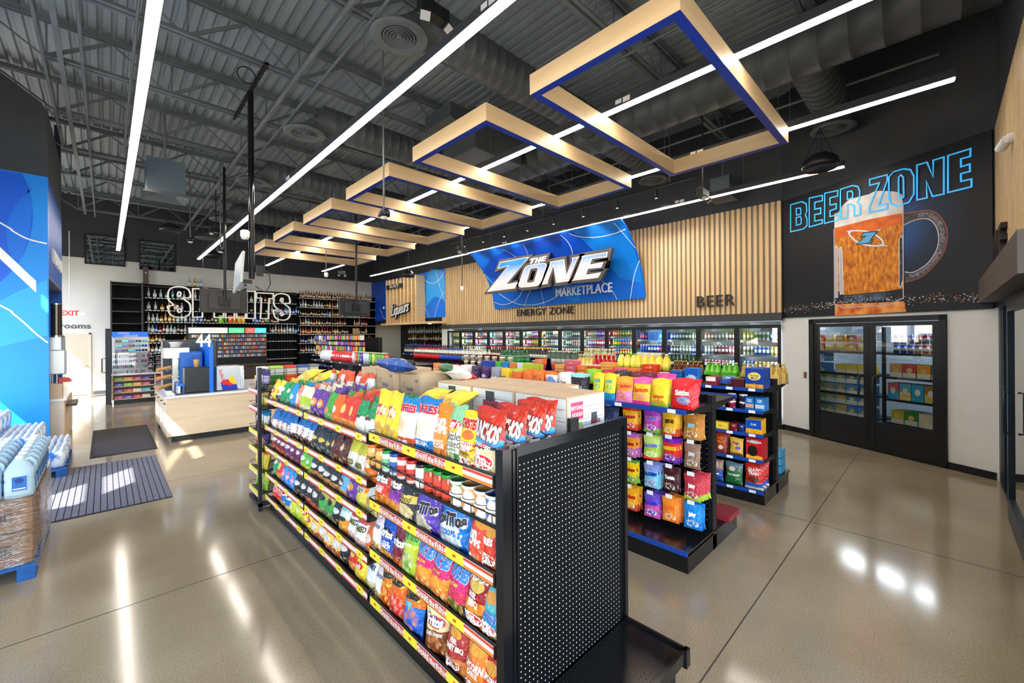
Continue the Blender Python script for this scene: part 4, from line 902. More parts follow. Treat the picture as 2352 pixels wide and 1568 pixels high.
# ================================================================ the chip gondola nearest the camera
GX0, GXC, GX1, GY0, GY1 = 1.27, 1.80, 2.33, 1.40, 5.28
HOLE = mat('peg_hole_rim', '#c9c6bd', .5)
RAILY = mat('rail_yellow', '#f4e640', .4); RAILR = mat('rail_red', '#d9482e', .4); RAILP = mat('rail_pale', '#efd9d6', .4); RAILO = mat('rail_orange', '#ef8a35', .4)
def pegs(mb, o, u, v, nu, nv, pu, pv, r=.0035, mi=1, stagger=False):
    o = Vector(o); u = Vector(u); v = Vector(v)
    for i in range(nu):
        for j in range(nv):
            c = o + u * (i * pu) + v * (j * pv + (pv / 2 if stagger and i % 2 else 0))
            mb.add([c + u * (r * math.cos(a)) + v * (r * 1.15 * math.sin(a)) for a in [k * PI / 3 for k in range(6)]], [(0, 1, 2, 3, 4, 5)], mi)
def rail(mb, x, y0, y1, z, big=False, h=.052):
    # price rail on the aisle edge: materials 0 black, 1 yellow, 2 red, 3 pale, 4 orange, 5 white ink
    mb.box(x, y0, z - h - .006, x + .012, y1, z + .006, 0)
    y = y1 - .01
    if big:
        per = .44
        while y > y0 + .02:
            a = min(.15, y - y0 - .01); mb.box(x - .002, y - a, z - h, x + .001, y, z, 1)
            mb.box(x - .003, y - .085, z - h * .6, x, y - .06, z - h * .35, 2)
            y -= a
            if y - y0 < .15: break
            L = min(.29, y - y0 - .01)
            mb.box(x - .002, y - L, z - h, x + .001, y, z, 3); mb.box(x - .0025, y - L, z - h * .98, x, y, z - h * .72, 4)
            mb.box(x - .0025, y - L, z - h * .3, x, y, z - h * .05, 2)
            if L > .28:
                b = len(mb.v); put_text(mb, 'SHARE the FUN', (x - .006, y - L / 2, z - h / 2), (0, -1, 0), (0, 0, 1), mi=5, size=.047, sx=.80, offset=.03, res=2)
                put_text(mb, 'SHARE the FUN', (x - .004, y - L / 2, z - h / 2), (0, -1, 0), (0, 0, 1), mi=2, size=.047, sx=.80, offset=.085, res=2)
            y -= L
    else:
        k = 0
        while y > y0 + .02:
            L = min((.10, .26)[k % 2], y - y0 - .005); m = (1, 3)[k % 2]
            mb.box(x - .002, y - L, z - h, x + .001, y, z, m)
            if m == 3: mb.box(x - .0025, y - L, z - h, x, y, z - h * .78, 2); mb.box(x - .0025, y - L, z - h * .16, x, y, z, 4); mb.box(x - .003, y - L * .8, z - h * .62, x, y - L * .15, z - h * .38, 5)
            else: mb.box(x - .003, y - L * .6, z - h * .6, x, y - L * .4, z - h * .4, 2)
            y -= L; k += 1
RM = [BLK, RAILY, RAILR, RAILP, RAILO, WHITE]
t = thing('shelf_gondola', 'long black shelving unit full of chip bags, nearest the camera', 'shelving unit', (0, 0, 0))
mb = MB()
mb.box(GX0, GY0 - .03, 0, GX0 + .055, GY0 + .02, 1.43); mb.box(GX1 - .03, GY0 - .03, .0, GX1, GY0 + .02, 1.43); mb.box(GX0 + .055, GY0 - .02, 1.38, GX1 - .03, GY0 + .015, 1.43)
mb.box(GX0 + .06, GY0 - .034, .0, GX0 + .075, GY0 - .02, 1.42); mb.box(GX0 + .09, GY0 - .03, .0, GX0 + .098, GY0 - .02, 1.42)
mb.obj('end_frame', BLKG, t)
mb = MB(); mb.box(GX0 + .06, GY0 - .012, .0, GX1 - .03, GY0 + .01, 1.38, 0)
pegs(mb, (GX0 + .125, GY0 - .0135, .03), (1, 0, 0), (0, 0, 1), 31, 48, .0285, .0278, .0037)
for k in range(46): mb.box(GX0 + .080, GY0 - .0135, .05 + k * .029, GX0 + .086, GY0 - .012, .063 + k * .029, 2)
mb.obj('end_panel', [mat('panel_black', '#0b0c0e', .55, spec=.15), HOLE, BLKG], t)
mb = MB(); mb.box(GX0 + .07, .99, .165, GX1 - .03, GY0 - .03, .195, 0); mb.box(GX0 + .07, .985, .15, GX1 - .03, 1.0, .215, 0); mb.box(GX1 - .045, .99, .165, GX1 - .028, GY0 - .03, .21, 0)
mb.box(GX1 - .07, .975, .12, GX1 - .025, 1.0, .215, 0)
pegs(mb, (GX0 + .12, 1.03, .1955), (1, 0, 0), (0, 1, 0), 30, 4, .03, .025, .003, 1); pegs(mb, (GX0 + .12, 1.27, .1955), (1, 0, 0), (0, 1, 0), 30, 4, .03, .025, .003, 1)
mb.obj('end_shelf', [BLKG, mat('hole_dark', '#050505', .6)], t)
mb = MB(); mb.box(GX0 + .09, 1.03, 0, GX1 - .09, GY0 - .03, .165); mb.obj('end_shelf_base', BLK, t)
mb = MB(); mb.box(GXC - .02, GY0, .1, GXC + .02, GY1, 1.38); mb.obj('back_panel', BLK, t)
mb = MB(); mb.box(GX0 + .05, GY0 + .02, 0, GX1 - .05, GY1, .15); mb.obj('base_kick', BLKG, t)
lev_near = [1.30, .85, .52, .20]; lev_far = [1.27, .97, .735, .445, .20]
for (y0, y1, levs, big) in ((1.43, 2.70, lev_near, True), (2.73, 3.99, lev_far, False), (4.01, 5.27, lev_far, False)):
    for z in levs:
        mb = MB(); mb.box(GX0 + .012, y0, z - .062, GXC - .02, y1, z - .045, 0)
        rail(mb, GX0, y0, y1, z, big)
        mb.path([(GX0 + .004, y0 + .002, z - .05), (GX0 + .004, y0 + .002, z + .012), (GX0 + .1, y0 + .002, z + .012)], .003, 5, 0)
        mb.path([(GX0 + .004, y1 - .002, z - .05), (GX0 + .004, y1 - .002, z + .012), (GX0 + .1, y1 - .002, z + .012)], .003, 5, 0)
        mb.obj('shelf', RM, t)
# wire shelf with dips
mb = MB()
for dz in (0, .045): mb.tube((GX0 + .005, 1.43, 1.075 + dz), (GX0 + .005, 2.70, 1.075 + dz), .0035, 6)
for k in range(9): y = 1.45 + k * .155; mb.tube((GX0 + .005, y, 1.075), (GX0 + .005, y, 1.12), .0025, 5)
mb.box(GX0 + .01, 1.43, 1.055, GX0 + .36, 2.70, 1.065); mb.path([(GX0 + .005, 2.7, 1.12), (GX0 + .1, 2.7, 1.12), (GX0 + .1, 2.7, 1.07)], .003); mb.path([(GX0 + .005, 1.43, 1.12), (GX0 + .2, 1.43, 1.14)], .003)
mb.obj('wire_shelf', BLK, t)
mb = MB(); mb.box(GXC, GY0 + .02, 1.27, GX1 - .02, GY1, 1.29); mb.box(GXC, GY0 + .02, .15, GX1 - .1, GY1, .2); mb.obj('shelf', BLK, t)
mb = MB(); mb.box(1.77, 1.375, 1.43, 1.84, 1.40, 1.50); mb.path([(1.62, 1.41, 1.43), (1.6, 1.43, 1.45), (1.62, 1.45, 1.45)], .004); tag(mb.obj('black_clip', BLK), 'small black bracket clipped on the top edge of the peg panel', 'bracket')

# --- wrappers
CH = {}
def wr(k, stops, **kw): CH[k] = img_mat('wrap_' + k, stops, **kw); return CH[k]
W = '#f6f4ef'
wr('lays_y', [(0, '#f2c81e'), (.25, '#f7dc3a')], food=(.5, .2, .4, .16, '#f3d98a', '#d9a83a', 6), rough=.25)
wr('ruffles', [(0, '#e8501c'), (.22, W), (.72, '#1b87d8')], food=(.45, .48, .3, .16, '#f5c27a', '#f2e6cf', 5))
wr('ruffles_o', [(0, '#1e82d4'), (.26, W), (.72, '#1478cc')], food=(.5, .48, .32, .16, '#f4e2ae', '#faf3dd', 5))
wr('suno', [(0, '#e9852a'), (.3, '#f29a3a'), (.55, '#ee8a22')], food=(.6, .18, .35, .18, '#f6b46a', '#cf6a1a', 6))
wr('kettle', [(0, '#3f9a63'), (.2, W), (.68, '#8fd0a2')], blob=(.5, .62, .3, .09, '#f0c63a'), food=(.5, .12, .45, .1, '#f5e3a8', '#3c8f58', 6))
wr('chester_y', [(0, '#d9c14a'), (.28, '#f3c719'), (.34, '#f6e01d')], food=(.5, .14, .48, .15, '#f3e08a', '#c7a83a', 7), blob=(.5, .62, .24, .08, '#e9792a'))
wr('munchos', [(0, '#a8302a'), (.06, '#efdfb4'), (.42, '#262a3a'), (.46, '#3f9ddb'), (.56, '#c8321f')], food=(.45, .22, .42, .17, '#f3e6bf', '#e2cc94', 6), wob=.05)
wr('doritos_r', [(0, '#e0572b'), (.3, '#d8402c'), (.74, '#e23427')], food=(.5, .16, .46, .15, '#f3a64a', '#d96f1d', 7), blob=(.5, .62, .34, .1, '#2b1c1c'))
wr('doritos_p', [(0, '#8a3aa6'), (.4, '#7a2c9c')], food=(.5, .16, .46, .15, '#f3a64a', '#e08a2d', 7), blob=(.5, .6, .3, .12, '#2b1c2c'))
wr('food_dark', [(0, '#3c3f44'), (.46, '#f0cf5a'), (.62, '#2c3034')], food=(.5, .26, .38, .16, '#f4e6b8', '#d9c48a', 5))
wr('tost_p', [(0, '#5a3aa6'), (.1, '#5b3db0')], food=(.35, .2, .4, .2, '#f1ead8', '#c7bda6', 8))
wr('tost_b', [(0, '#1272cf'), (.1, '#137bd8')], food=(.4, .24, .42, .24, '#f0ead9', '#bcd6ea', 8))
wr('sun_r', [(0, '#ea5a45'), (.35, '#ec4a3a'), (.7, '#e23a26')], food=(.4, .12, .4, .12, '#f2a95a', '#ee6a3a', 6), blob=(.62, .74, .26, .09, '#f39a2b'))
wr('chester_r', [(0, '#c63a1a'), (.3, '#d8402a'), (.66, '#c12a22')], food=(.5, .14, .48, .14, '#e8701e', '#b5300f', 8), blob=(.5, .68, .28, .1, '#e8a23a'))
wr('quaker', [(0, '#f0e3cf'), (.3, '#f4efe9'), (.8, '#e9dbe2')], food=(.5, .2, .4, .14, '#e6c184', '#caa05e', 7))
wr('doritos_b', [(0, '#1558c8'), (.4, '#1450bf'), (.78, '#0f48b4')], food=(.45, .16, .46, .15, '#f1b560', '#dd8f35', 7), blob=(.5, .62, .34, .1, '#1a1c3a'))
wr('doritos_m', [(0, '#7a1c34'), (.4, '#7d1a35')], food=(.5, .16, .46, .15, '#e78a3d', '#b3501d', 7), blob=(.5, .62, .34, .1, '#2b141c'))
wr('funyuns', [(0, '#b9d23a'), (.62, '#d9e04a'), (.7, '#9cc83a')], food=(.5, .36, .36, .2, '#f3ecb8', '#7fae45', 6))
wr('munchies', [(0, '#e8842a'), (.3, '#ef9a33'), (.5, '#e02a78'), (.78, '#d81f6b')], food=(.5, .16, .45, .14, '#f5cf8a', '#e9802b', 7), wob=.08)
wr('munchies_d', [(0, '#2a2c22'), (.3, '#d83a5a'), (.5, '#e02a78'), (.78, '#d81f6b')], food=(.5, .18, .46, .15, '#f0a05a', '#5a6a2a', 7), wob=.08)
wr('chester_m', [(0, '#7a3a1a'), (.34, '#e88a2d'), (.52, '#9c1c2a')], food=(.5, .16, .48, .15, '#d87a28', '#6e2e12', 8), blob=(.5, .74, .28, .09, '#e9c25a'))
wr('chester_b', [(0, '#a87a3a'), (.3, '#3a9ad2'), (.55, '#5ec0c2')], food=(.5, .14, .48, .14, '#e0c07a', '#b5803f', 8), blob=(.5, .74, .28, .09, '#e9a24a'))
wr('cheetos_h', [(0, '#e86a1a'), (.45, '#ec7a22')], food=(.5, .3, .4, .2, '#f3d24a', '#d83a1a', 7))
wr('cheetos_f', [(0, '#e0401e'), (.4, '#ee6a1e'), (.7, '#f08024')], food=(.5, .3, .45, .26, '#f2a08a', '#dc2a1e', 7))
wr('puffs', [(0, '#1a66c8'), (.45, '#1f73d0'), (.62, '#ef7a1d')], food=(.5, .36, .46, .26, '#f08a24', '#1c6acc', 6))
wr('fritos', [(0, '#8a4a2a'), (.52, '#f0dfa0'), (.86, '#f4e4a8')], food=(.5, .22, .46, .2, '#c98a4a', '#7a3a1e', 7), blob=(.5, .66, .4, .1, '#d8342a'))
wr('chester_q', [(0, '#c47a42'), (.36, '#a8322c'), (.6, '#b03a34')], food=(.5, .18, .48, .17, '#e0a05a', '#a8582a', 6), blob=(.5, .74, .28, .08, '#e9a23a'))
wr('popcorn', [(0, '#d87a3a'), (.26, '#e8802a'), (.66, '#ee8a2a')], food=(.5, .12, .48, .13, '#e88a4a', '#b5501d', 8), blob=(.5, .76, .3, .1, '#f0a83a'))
# smaller bags further along
SM = {'yl': ('yellow', [(0, '#efc722'), (.2, '#f6da3c')], (.5, .52, .3, .12, '#d8332a')),
      'wk': ('white and black', [(0, '#3a3634'), (.35, W), (.75, '#e9d94a')], (.5, .5, .26, .1, '#e2a23a')),
      'gr': ('green', [(0, '#12935a'), (.3, '#18a066')], (.5, .66, .28, .1, '#f0e6c0')),
      'bl': ('light blue', [(0, '#1f7fd0'), (.2, '#2a95dc')], (.5, .5, .32, .12, '#f2e2e6')),
      'pk': ('coral', [(0, '#e8574a'), (.3, '#f0a59a'), (.7, '#ee8a72')], (.55, .45, .22, .2, '#f2ead8')),
      'cr': ('cream and lime', [(0, '#efe8c0'), (.3, '#b9cf2a'), (.62, '#f0ead0')], (.5, .75, .28, .1, '#f3f0e0')),
      'pu': ('purple', [(0, '#5a2a8a'), (.2, '#6a3aa0')], (.5, .55, .34, .15, '#f39a1e')),
      'lg': ('green and orange', [(0, '#5ab04a'), (.3, '#48a83e')], (.45, .4, .26, .12, '#ef8a3a')),
      'or': ('orange', [(0, '#ee7a22'), (.3, '#ef6a1e')], (.5, .5, .25, .12, '#f2e4d0')),
      'rd': ('red and orange', [(0, '#f08a2a'), (.3, '#e2392a')], (.5, .6, .24, .15, '#f6d06a')),
      'wg': ('white with green top', [(0, W), (.55, '#1f9a5a')], (.4, .55, .16, .08, '#efa23a')),
      'rb': ('blue and white', [(0, '#e8eef4'), (.5, '#1a6fc4')], (.5, .36, .26, .14, '#ee6a4a')),
      'rp': ('blue, white and maroon', [(0, '#5a1a2a'), (.3, '#eef0f4'), (.68, '#1d74c6')], (.5, .48, .2, .12, '#d8402a')),
      'dk': ('dark slate', [(0, '#3c4448'), (.3, '#2f363a')], (.5, .52, .34, .08, '#efd24a')),
      'br': ('brown', [(0, '#6a3426'), (.3, '#5a2a22')], (.35, .6, .22, .12, '#f0a62a')),
      'bk': ('white with yellow top', [(0, '#f3efe0'), (.62, '#d9cf3a')], (.5, .3, .3, .1, '#efd58a')),
      'mr': ('maroon', [(0, '#c8401e'), (.25, '#8a1a2a')], (.5, .6, .36, .09, '#efe6e6')),
      'mp': ('purple and magenta', [(0, '#8a3a4a'), (.25, '#6a1c5a')], (.5, .6, .34, .09, '#e9dfe9')),
      'lm': ('bright green', [(0, '#e8d43a'), (.2, '#5fc32a')], (.5, .5, .3, .1, '#e9efe0')),
      'bo': ('black and green', [(0, '#c87a3a'), (.3, '#26282a'), (.78, '#8ec23a')], (.5, .5, .34, .1, '#e6e6e2')),
      'dl': ('pale blue', [(0, '#e8a24a'), (.25, '#6ab4ea')], (.45, .5, .3, .16, '#5a2a22')),
      'ct': ('yellow and orange', [(0, '#f2dc5a'), (.55, '#ee8a22')], (.5, .62, .34, .1, '#3a2a1a')),
      'wc': ('white and gold', [(0, '#e9d08a'), (.4, '#f0ece2')], (.5, .42, .2, .12, '#d8a04a')),
      'cb': ('blue with pink print', [(0, '#1c86d8'), (.4, '#2a96de')], (.5, .5, .32, .2, '#e98ac0')),
      'nb': ('black', [(0, '#3a2a2a'), (.3, '#1e1f22')], (.5, .56, .34, .1, '#d8d8dc')),
      'cm': ('red and black', [(0, '#d8342a'), (.22, '#2f2a1e'), (.8, '#d8442a')], (.5, .6, .36, .1, '#e9e2d2')),
      'gy': ('green and khaki', [(0, '#7a7a4a'), (.3, '#3fa84a'), (.62, '#b8b04a')], (.5, .66, .34, .1, '#2a2a1e')),
      'my': ('teal and orange', [(0, '#ee9a2a'), (.5, '#dfe9e4'), (.75, '#8fd0c8')], (.5, .5, .3, .06, '#1d4a4a')),
      'bp': ('white with pink top', [(0, '#e9b8b4'), (.25, '#f4efe9'), (.75, '#c8504a')], (.6, .6, .14, .08, '#b8b84a')),
      'pr': ('pink and red', [(0, '#d8342a'), (.4, '#e88a8a'), (.75, '#d9a04a')], (.5, .7, .2, .08, '#efe2d2')),
      'kw': ('white and blue', [(0, '#c8a45a'), (.35, '#2a7ac8'), (.6, '#e9efea')], (.5, .72, .24, .08, '#d8403a')),
      'yg': ('yellow green', [(0, '#a8c82a'), (.3, '#d9dc2a')], (.5, .5, .26, .12, '#eef0c0')),
      'oc': ('ochre and white', [(0, '#b5542a'), (.3, '#f0c86a'), (.7, '#e8b04a')], (.5, .5, .38, .12, '#e9dfe9')),
      'qw': ('white with blue print', [(0, '#e6c9a0'), (.35, '#f0eef4')], (.5, .75, .2, .06, '#3a5aa8'))}
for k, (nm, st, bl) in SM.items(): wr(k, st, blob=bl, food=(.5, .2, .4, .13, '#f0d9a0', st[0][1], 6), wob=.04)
TXS = {'yl': "Lay's", 'pu': "Lay's", 'gr': "Lay's", 'bl': "Lay's", 'br': "Lay's", 'rb': 'RUFFLES', 'rp': 'RUFFLES', 'mr': 'Doritos', 'mp': 'Doritos', 'bo': 'Doritos', 'dl': 'Doritos', 'bk': 'BAKED', 'bp': 'BAKED', 'wg': 'Poppables', 'ct': 'CHEETOS', 'oc': 'Fritos', 'nb': 'Doritos', 'gy': 'Cheetos', 'my': 'SIMPLY', 'lm': "Lay's", 'cm': 'XXTRA', 'qw': 'QUAKER', 'cb': 'Cheetos'}
def small_bag(k, seed, w=.165, h=.245):
    tx = []
    if k in TXS:
        dark = k in ('bk', 'bp', 'wg', 'my', 'qw', 'gy'); bc = SM[k][2]
        tx = [(TXS[k], bc[0], bc[1], .042 if len(TXS[k]) > 5 else .05, '#2a2a2a' if dark else '#f7f5f0', {'sx': .72, 'bold': .03})]
    return bag_mesh(('s', k, w), w, h, .085, CH[k], tx, seed, nu=8, nv=10)
rows_far = {1.27: ['yl', 'wk', 'gr', 'gr', 'bl', 'pk', 'cr', 'cr', 'pu', 'pu', 'lg', 'or', 'rd', 'rd', 'wg', 'wg'],
            .97: ['rb', 'rb', 'rb', 'rb', 'rp', 'rp', 'rp', 'rp', 'dk', 'dk', 'dk', 'br', 'br', 'bk', 'bk', 'or'],
            .735: ['mr', 'mr', 'mr', 'mp', 'mp', 'mp', 'lm', 'lm', 'bo', 'bo', 'bo', 'bo', 'dl', 'pu', 'ct', 'wc'],
            .445: ['gr', 'rd', 'cb', 'cb', 'cb', 'nb', 'nb', 'cm', 'cm', 'gy', 'gy', 'nb', 'my', 'bp', 'bp', 'or'],
            .20: ['pr', 'pr', 'kw', 'kw', 'yg', 'yg', 'yl', 'yl', 'oc', 'oc', 'oc', 'oc', 'nb', 'rd', 'yl', 'qw']}
SHN = {1.27: 'top shelf', .97: 'second shelf', .735: 'third shelf', .445: 'fourth shelf', .20: 'bottom shelf'}
TXT_FAR = 'of the chip unit, far half'
for z, ks in rows_far.items():
    n = len(ks); y = 5.20
    for i, k in enumerate(ks):
        yy = 5.20 - (i + .5) * (5.20 - 2.74) / n
        prev = SM[ks[i - 1]][0] if i else None; nxt = SM[ks[i + 1]][0] if i + 1 < n else None
        first = ks.index(k) == i; cnt = ks.count(k)
        lab = f"{SM[k][0]} chip bag, front row, {SHN[z]} {TXT_FAR}"
        if len(lab.split()) > 16: lab = f"{SM[k][0]} chip bag, front row, {SHN[z]} of chip unit, far half"
        g = f"{SM[k][0]} chip bags on the {SHN[z]}"
        hh = {1.27: .25, .97: .235, .735: .215, .445: .23, .20: .215}[z]
        me = small_bag(k, i % 3, .168, hh)
        put('chip_bag', me, lab, 'chip bag', (GX0 + .065 + R.uniform(-.006, .01), yy, z - .043), FACE_NX + R.uniform(-.12, .12), -.20 + R.uniform(-.05, .04), g if cnt > 1 else None)
        for d in ((.14, .235, .33) if z == 1.27 else (.13,)):
            put('chip_bag', me, f"{SM[k][0]} chip bag behind the front row, {SHN[z]} of chip unit", 'chip bag', (GX0 + .065 + d, yy + R.uniform(-.02, .02), z - .043 + (d * .04)), FACE_NX + R.uniform(-.2, .2), -.2 + R.uniform(-.1, .1), f"{SM[k][0]} chip bags behind the {SHN[z]} front row")
# --- near bay, each bag its own
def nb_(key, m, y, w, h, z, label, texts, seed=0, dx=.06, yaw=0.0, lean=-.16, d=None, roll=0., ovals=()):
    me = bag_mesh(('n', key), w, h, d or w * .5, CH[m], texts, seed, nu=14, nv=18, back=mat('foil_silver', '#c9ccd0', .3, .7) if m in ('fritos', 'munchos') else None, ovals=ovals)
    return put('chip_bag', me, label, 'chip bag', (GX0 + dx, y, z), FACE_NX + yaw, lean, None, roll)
z = 1.30 - .043; RE = '#d8232a'; WH = '#fbf9f4'; DKB = '#16181c'
E1 = {'edge': WH, 'bold': .04, 'sx': .75}
LAYS = lambda cy, s=.075, cx=.5: ("Lay's", cx, cy, s, WH, {'shear': .1, 'sx': .85, 'bold': .03})
P299 = [('$2', .36, .24, .075, WH, {'bold': .05, 'sx': .75}), ('.99', .56, .265, .036, WH, {'bold': .04}), ('ONLY', .6, .215, .034, WH, {'bold': .05, 'sx': .8})]
nb_('lays1', 'lays_y', 2.62, .17, .33, z, 'tall yellow chip bag, first of the large bags next to the white and green ones', [LAYS(.6, .08)], 1, .05, .1, ovals=[(.5, .6, .4, .11, RE)])
nb_('lays1', 'lays_y', 2.48, .17, .33, z, 'tall yellow chip bag right before the blue and white ridged ones', [LAYS(.6, .08)], 1, .05, -.05, ovals=[(.5, .6, .4, .11, RE)])
RUF = [('RUFFLES', .5, .78, .06, '#d8232a', {'edge': WH, 'bold': .05, 'sx': .8})]
nb_('ruf1', 'ruffles', 2.30, .18, .31, z, 'blue, white and orange ridged chip bag, top shelf near end', RUF + [('FLAMIN', .5, .13, .035, WH, {'bold': .04})], 2, .05, .08)
nb_('ruf2', 'ruffles_o', 2.10, .20, .33, z, 'wide blue and white ridged chip bag marked ORIGINAL, top shelf near end', RUF + [('ORIGINAL', .5, .2, .036, WH, {'bold': .03})], 0, .06, .1)
nb_('sun1', 'suno', 1.93, .155, .31, z, 'orange multigrain chip bag on the top shelf between blue and green bags', [('Sun', .5, .70, .085, WH, {'bold': .05, 'rot': .06}), ('CHIPS', .56, .55, .05, WH, {'bold': .05}), ('HARVEST', .5, .34, .03, WH), ('CHEDDAR', .5, .27, .03, WH)], 1, .05, .0)
nb_('ket', 'kettle', 1.815, .135, .32, z, 'white and green kettle cooked chip bag beside the yellow mascot bag', [("Lay's", .5, .68, .055, '#ffffff', {'bold': .04, 'sx': .8}), ('Kettle', .5, .48, .06, '#3a3f3c', {'bold': .0}), ('Cooked', .5, .36, .06, '#3a3f3c', {'bold': .0}), ('JALAPENO', .5, .26, .022, '#5a8a62')], 2, .055, .05, ovals=[(.5, .68, .36, .07, RE)])
nb_('ches', 'chester_y', 1.665, .21, .30, z, 'bright yellow potato crisp bag with red lettering and price oval, near end', [('CHESTERS', .5, .79, .06, RE, {'edge': WH, 'bold': .06, 'sx': .66}), ('POTATO', .5, .46, .032, WH, {'bold': .05}), ('CRISPS', .5, .395, .036, WH, {'bold': .05}), ('ORIGINAL', .5, .32, .026, '#5a3a10', {'bold': .02})] + [(a, b, c - .09, d, e, f) for a, b, c, d, e, f in P299], 0, .05, .0, ovals=[(.5, .43, .34, .085, RE), (.48, .145, .38, .10, WH), (.48, .145, .34, .08, RE)])
MUN = [('MUNCHOS', .5, .66, .105, WH, {'edge': '#1c1e2a', 'bold': .05, 'sx': .52, 'shear': -.1, 'rot': -.18}), ('POTATO CRISPS', .45, .47, .022, WH, {'bold': .03, 'rot': -.15})] + P299
mo = [(.48, .245, .38, .115, WH), (.48, .245, .34, .095, RE), (.45, .47, .36, .035, '#b8283a')]
nb_('mun', 'munchos', 1.535, .20, .34, z, 'red and cream potato crisp bag leaning out over the corner of the unit', MUN, 1, .05, .10, -.12, ovals=mo)
nb_('mun', 'munchos', 1.53, .20, .34, z + .0, 'red potato crisp bag second behind the corner bag', MUN, 1, .19, .12, -.12, ovals=mo)
nb_('mun', 'munchos', 1.53, .20, .34, z, 'red potato crisp bag third back beside the carton, top shelf', MUN, 1, .33, .14, -.14, ovals=mo)
nb_('mun', 'munchos', 1.54, .20, .33, z, 'red potato crisp bag fourth back, against the printed carton', MUN, 1, .43, .2, -.1, ovals=mo)
for i, (y, dx, k, s) in enumerate(((2.60, .2, 'lays_y', 2), (2.46, .22, 'lays_y', 1), (2.35, .2, 'lays_y', 0), (2.14, .2, 'ruffles_o', 1), (2.0, .2, 'ruffles_o', 2), (1.88, .2, 'suno', 0), (1.82, .2, 'kettle', 1), (1.68, .2, 'chester_y', 2), (1.60, .3, 'chester_y', 1), (1.92, .32, 'suno', 1))):
    nm = {'lays_y': 'yellow', 'ruffles_o': 'blue and white', 'suno': 'orange', 'kettle': 'green and white', 'chester_y': 'bright yellow'}[k]
    me = bag_mesh(('nb', k), .19, .33, .1, CH[k], (), s, nu=10, nv=12)
    put('chip_bag', me, f'{nm} large chip bag in the second row of the top shelf, near end', 'chip bag', (GX0 + dx, y, z + .0), FACE_NX + R.uniform(-.2, .2), -.2, f'large {nm} bags behind the top shelf front row', scale=(1, 1, .72))
for y, x, s, rot in ((2.62, 1.70, 0, .3), (2.5, 1.74, 1, -.2), (2.38, 1.72, 2, .1), (5.0, 1.66, 0, .6), (4.72, 1.70, 1, .2)):
    me = bag_mesh(('nb', 'lays_y'), .19, .33, .1, CH['lays_y'], (), s, nu=10, nv=12)
    o = put('chip_bag', me, 'yellow chip bag lying on the heap at the ' + ('far end of the top shelf' if y > 4 else 'back of the top shelf, near half'), 'chip bag', (x - .1, y, 1.43 if y < 4 else 1.45), FACE_NX + rot, -1.25, 'yellow bags lying on the ' + ('far' if y > 4 else 'near') + ' heap')
for i in range(7):
    me = bag_mesh(('ws', i % 2), .17, .24, .09, img_mat('wrap_ws%d' % (i % 2), [(0, '#e9e9ec'), (.55 if i % 2 else .8, '#e9562a')], blob=(.5, .5, .14, .12, '#c8402a')), (), i % 3, nu=8, nv=10)
    put('chip_bag', me, 'white and orange chip bag in the back row of the top shelf', 'chip bag', (1.80 + R.uniform(-.03, .03), 4.72 - i * .15, 1.35), FACE_NX + R.uniform(-.3, .3), -.15, 'white and orange bags in the back row of the top shelf')
# row of dips
z = 1.066; yy = [2.74, 2.62, 2.53, 2.43, 2.335, 2.225, 2.12, 2.03, 1.94, 1.86]
JD = [('#e0752a', '#f0b25a', '#f0c070', 'orange lidded jar of cheese dip, first in the dip row'), ('#e0752a', '#f0b25a', '#f0c070', 'orange lidded jar of cheese dip, second in the dip row'), ('#2f9a4a', '#7fc89a', '#eef0e6', 'green lidded jar with a pale green label'), ('#2a55b0', '#3f6ec4', '#eef0ee', 'blue lidded jar in the dip row'), ('#d8342a', '#d8453a', '#f1e7dc', 'red lidded jar beside the blue lidded one'), ('#c82c26', '#d8453a', '#f1e7dc', 'red lidded jar beside the black lidded one'), ('#23252b', '#f0f0ee', '#efeae2', 'black lidded jar with a white label'), ('#2f9a3f', '#e2493a', '#b8442a', 'green lidded salsa jar beside the black lidded one'), ('#2f9a3f', '#e2493a', '#b8442a', 'green lidded salsa jar in the middle of the salsa row'), ('#2f9a3f', '#e2493a', '#b8442a', 'green lidded salsa jar beside the white tubs')]
for (lid, lab, gl, label), y in zip(JD, yy):
    jar_thing((GX0 + .055, y, z), lid, lab, gl, label, FACE_NX, 'Tostitos')
for i, (lid, lab, gl, label) in enumerate(JD):
    jar_thing((GX0 + .15, yy[i] - .01, z), lid, lab, gl, label.split(',')[0].replace(' beside the', ' behind the') + ', second row back' if i > 1 else 'orange lidded jar of cheese dip, back row', FACE_NX, None, 'orange lidded jars in the back row' if i < 2 else None)
for i, (y, lid, band, lb) in enumerate(((1.765, '#3f8a3a', '#7aa84a', 'white tub with green lid'), (1.665, '#b87a2a', '#f0a04a', 'white tub with brown lid, left one'), (1.565, '#b87a2a', '#f0a04a', 'white tub with brown lid, right one'), (1.482, '#2a4a9a', '#4a7ac8', 'white tub with dark blue lid'))):
    tub_thing((GX0 + .055, y, z), lid, band, lb + ', lower of the stack in the dip row', FACE_NX)
    tub_thing((GX0 + .055, y, z + .067), lid, band, lb + ', upper of the stack in the dip row', FACE_NX)
    tub_thing((GX0 + .165, y, z), lid, band, lb + ', lower one in the back row', FACE_NX); tub_thing((GX0 + .165, y, z + .067), lid, band, lb + ', upper one in the back row', FACE_NX)
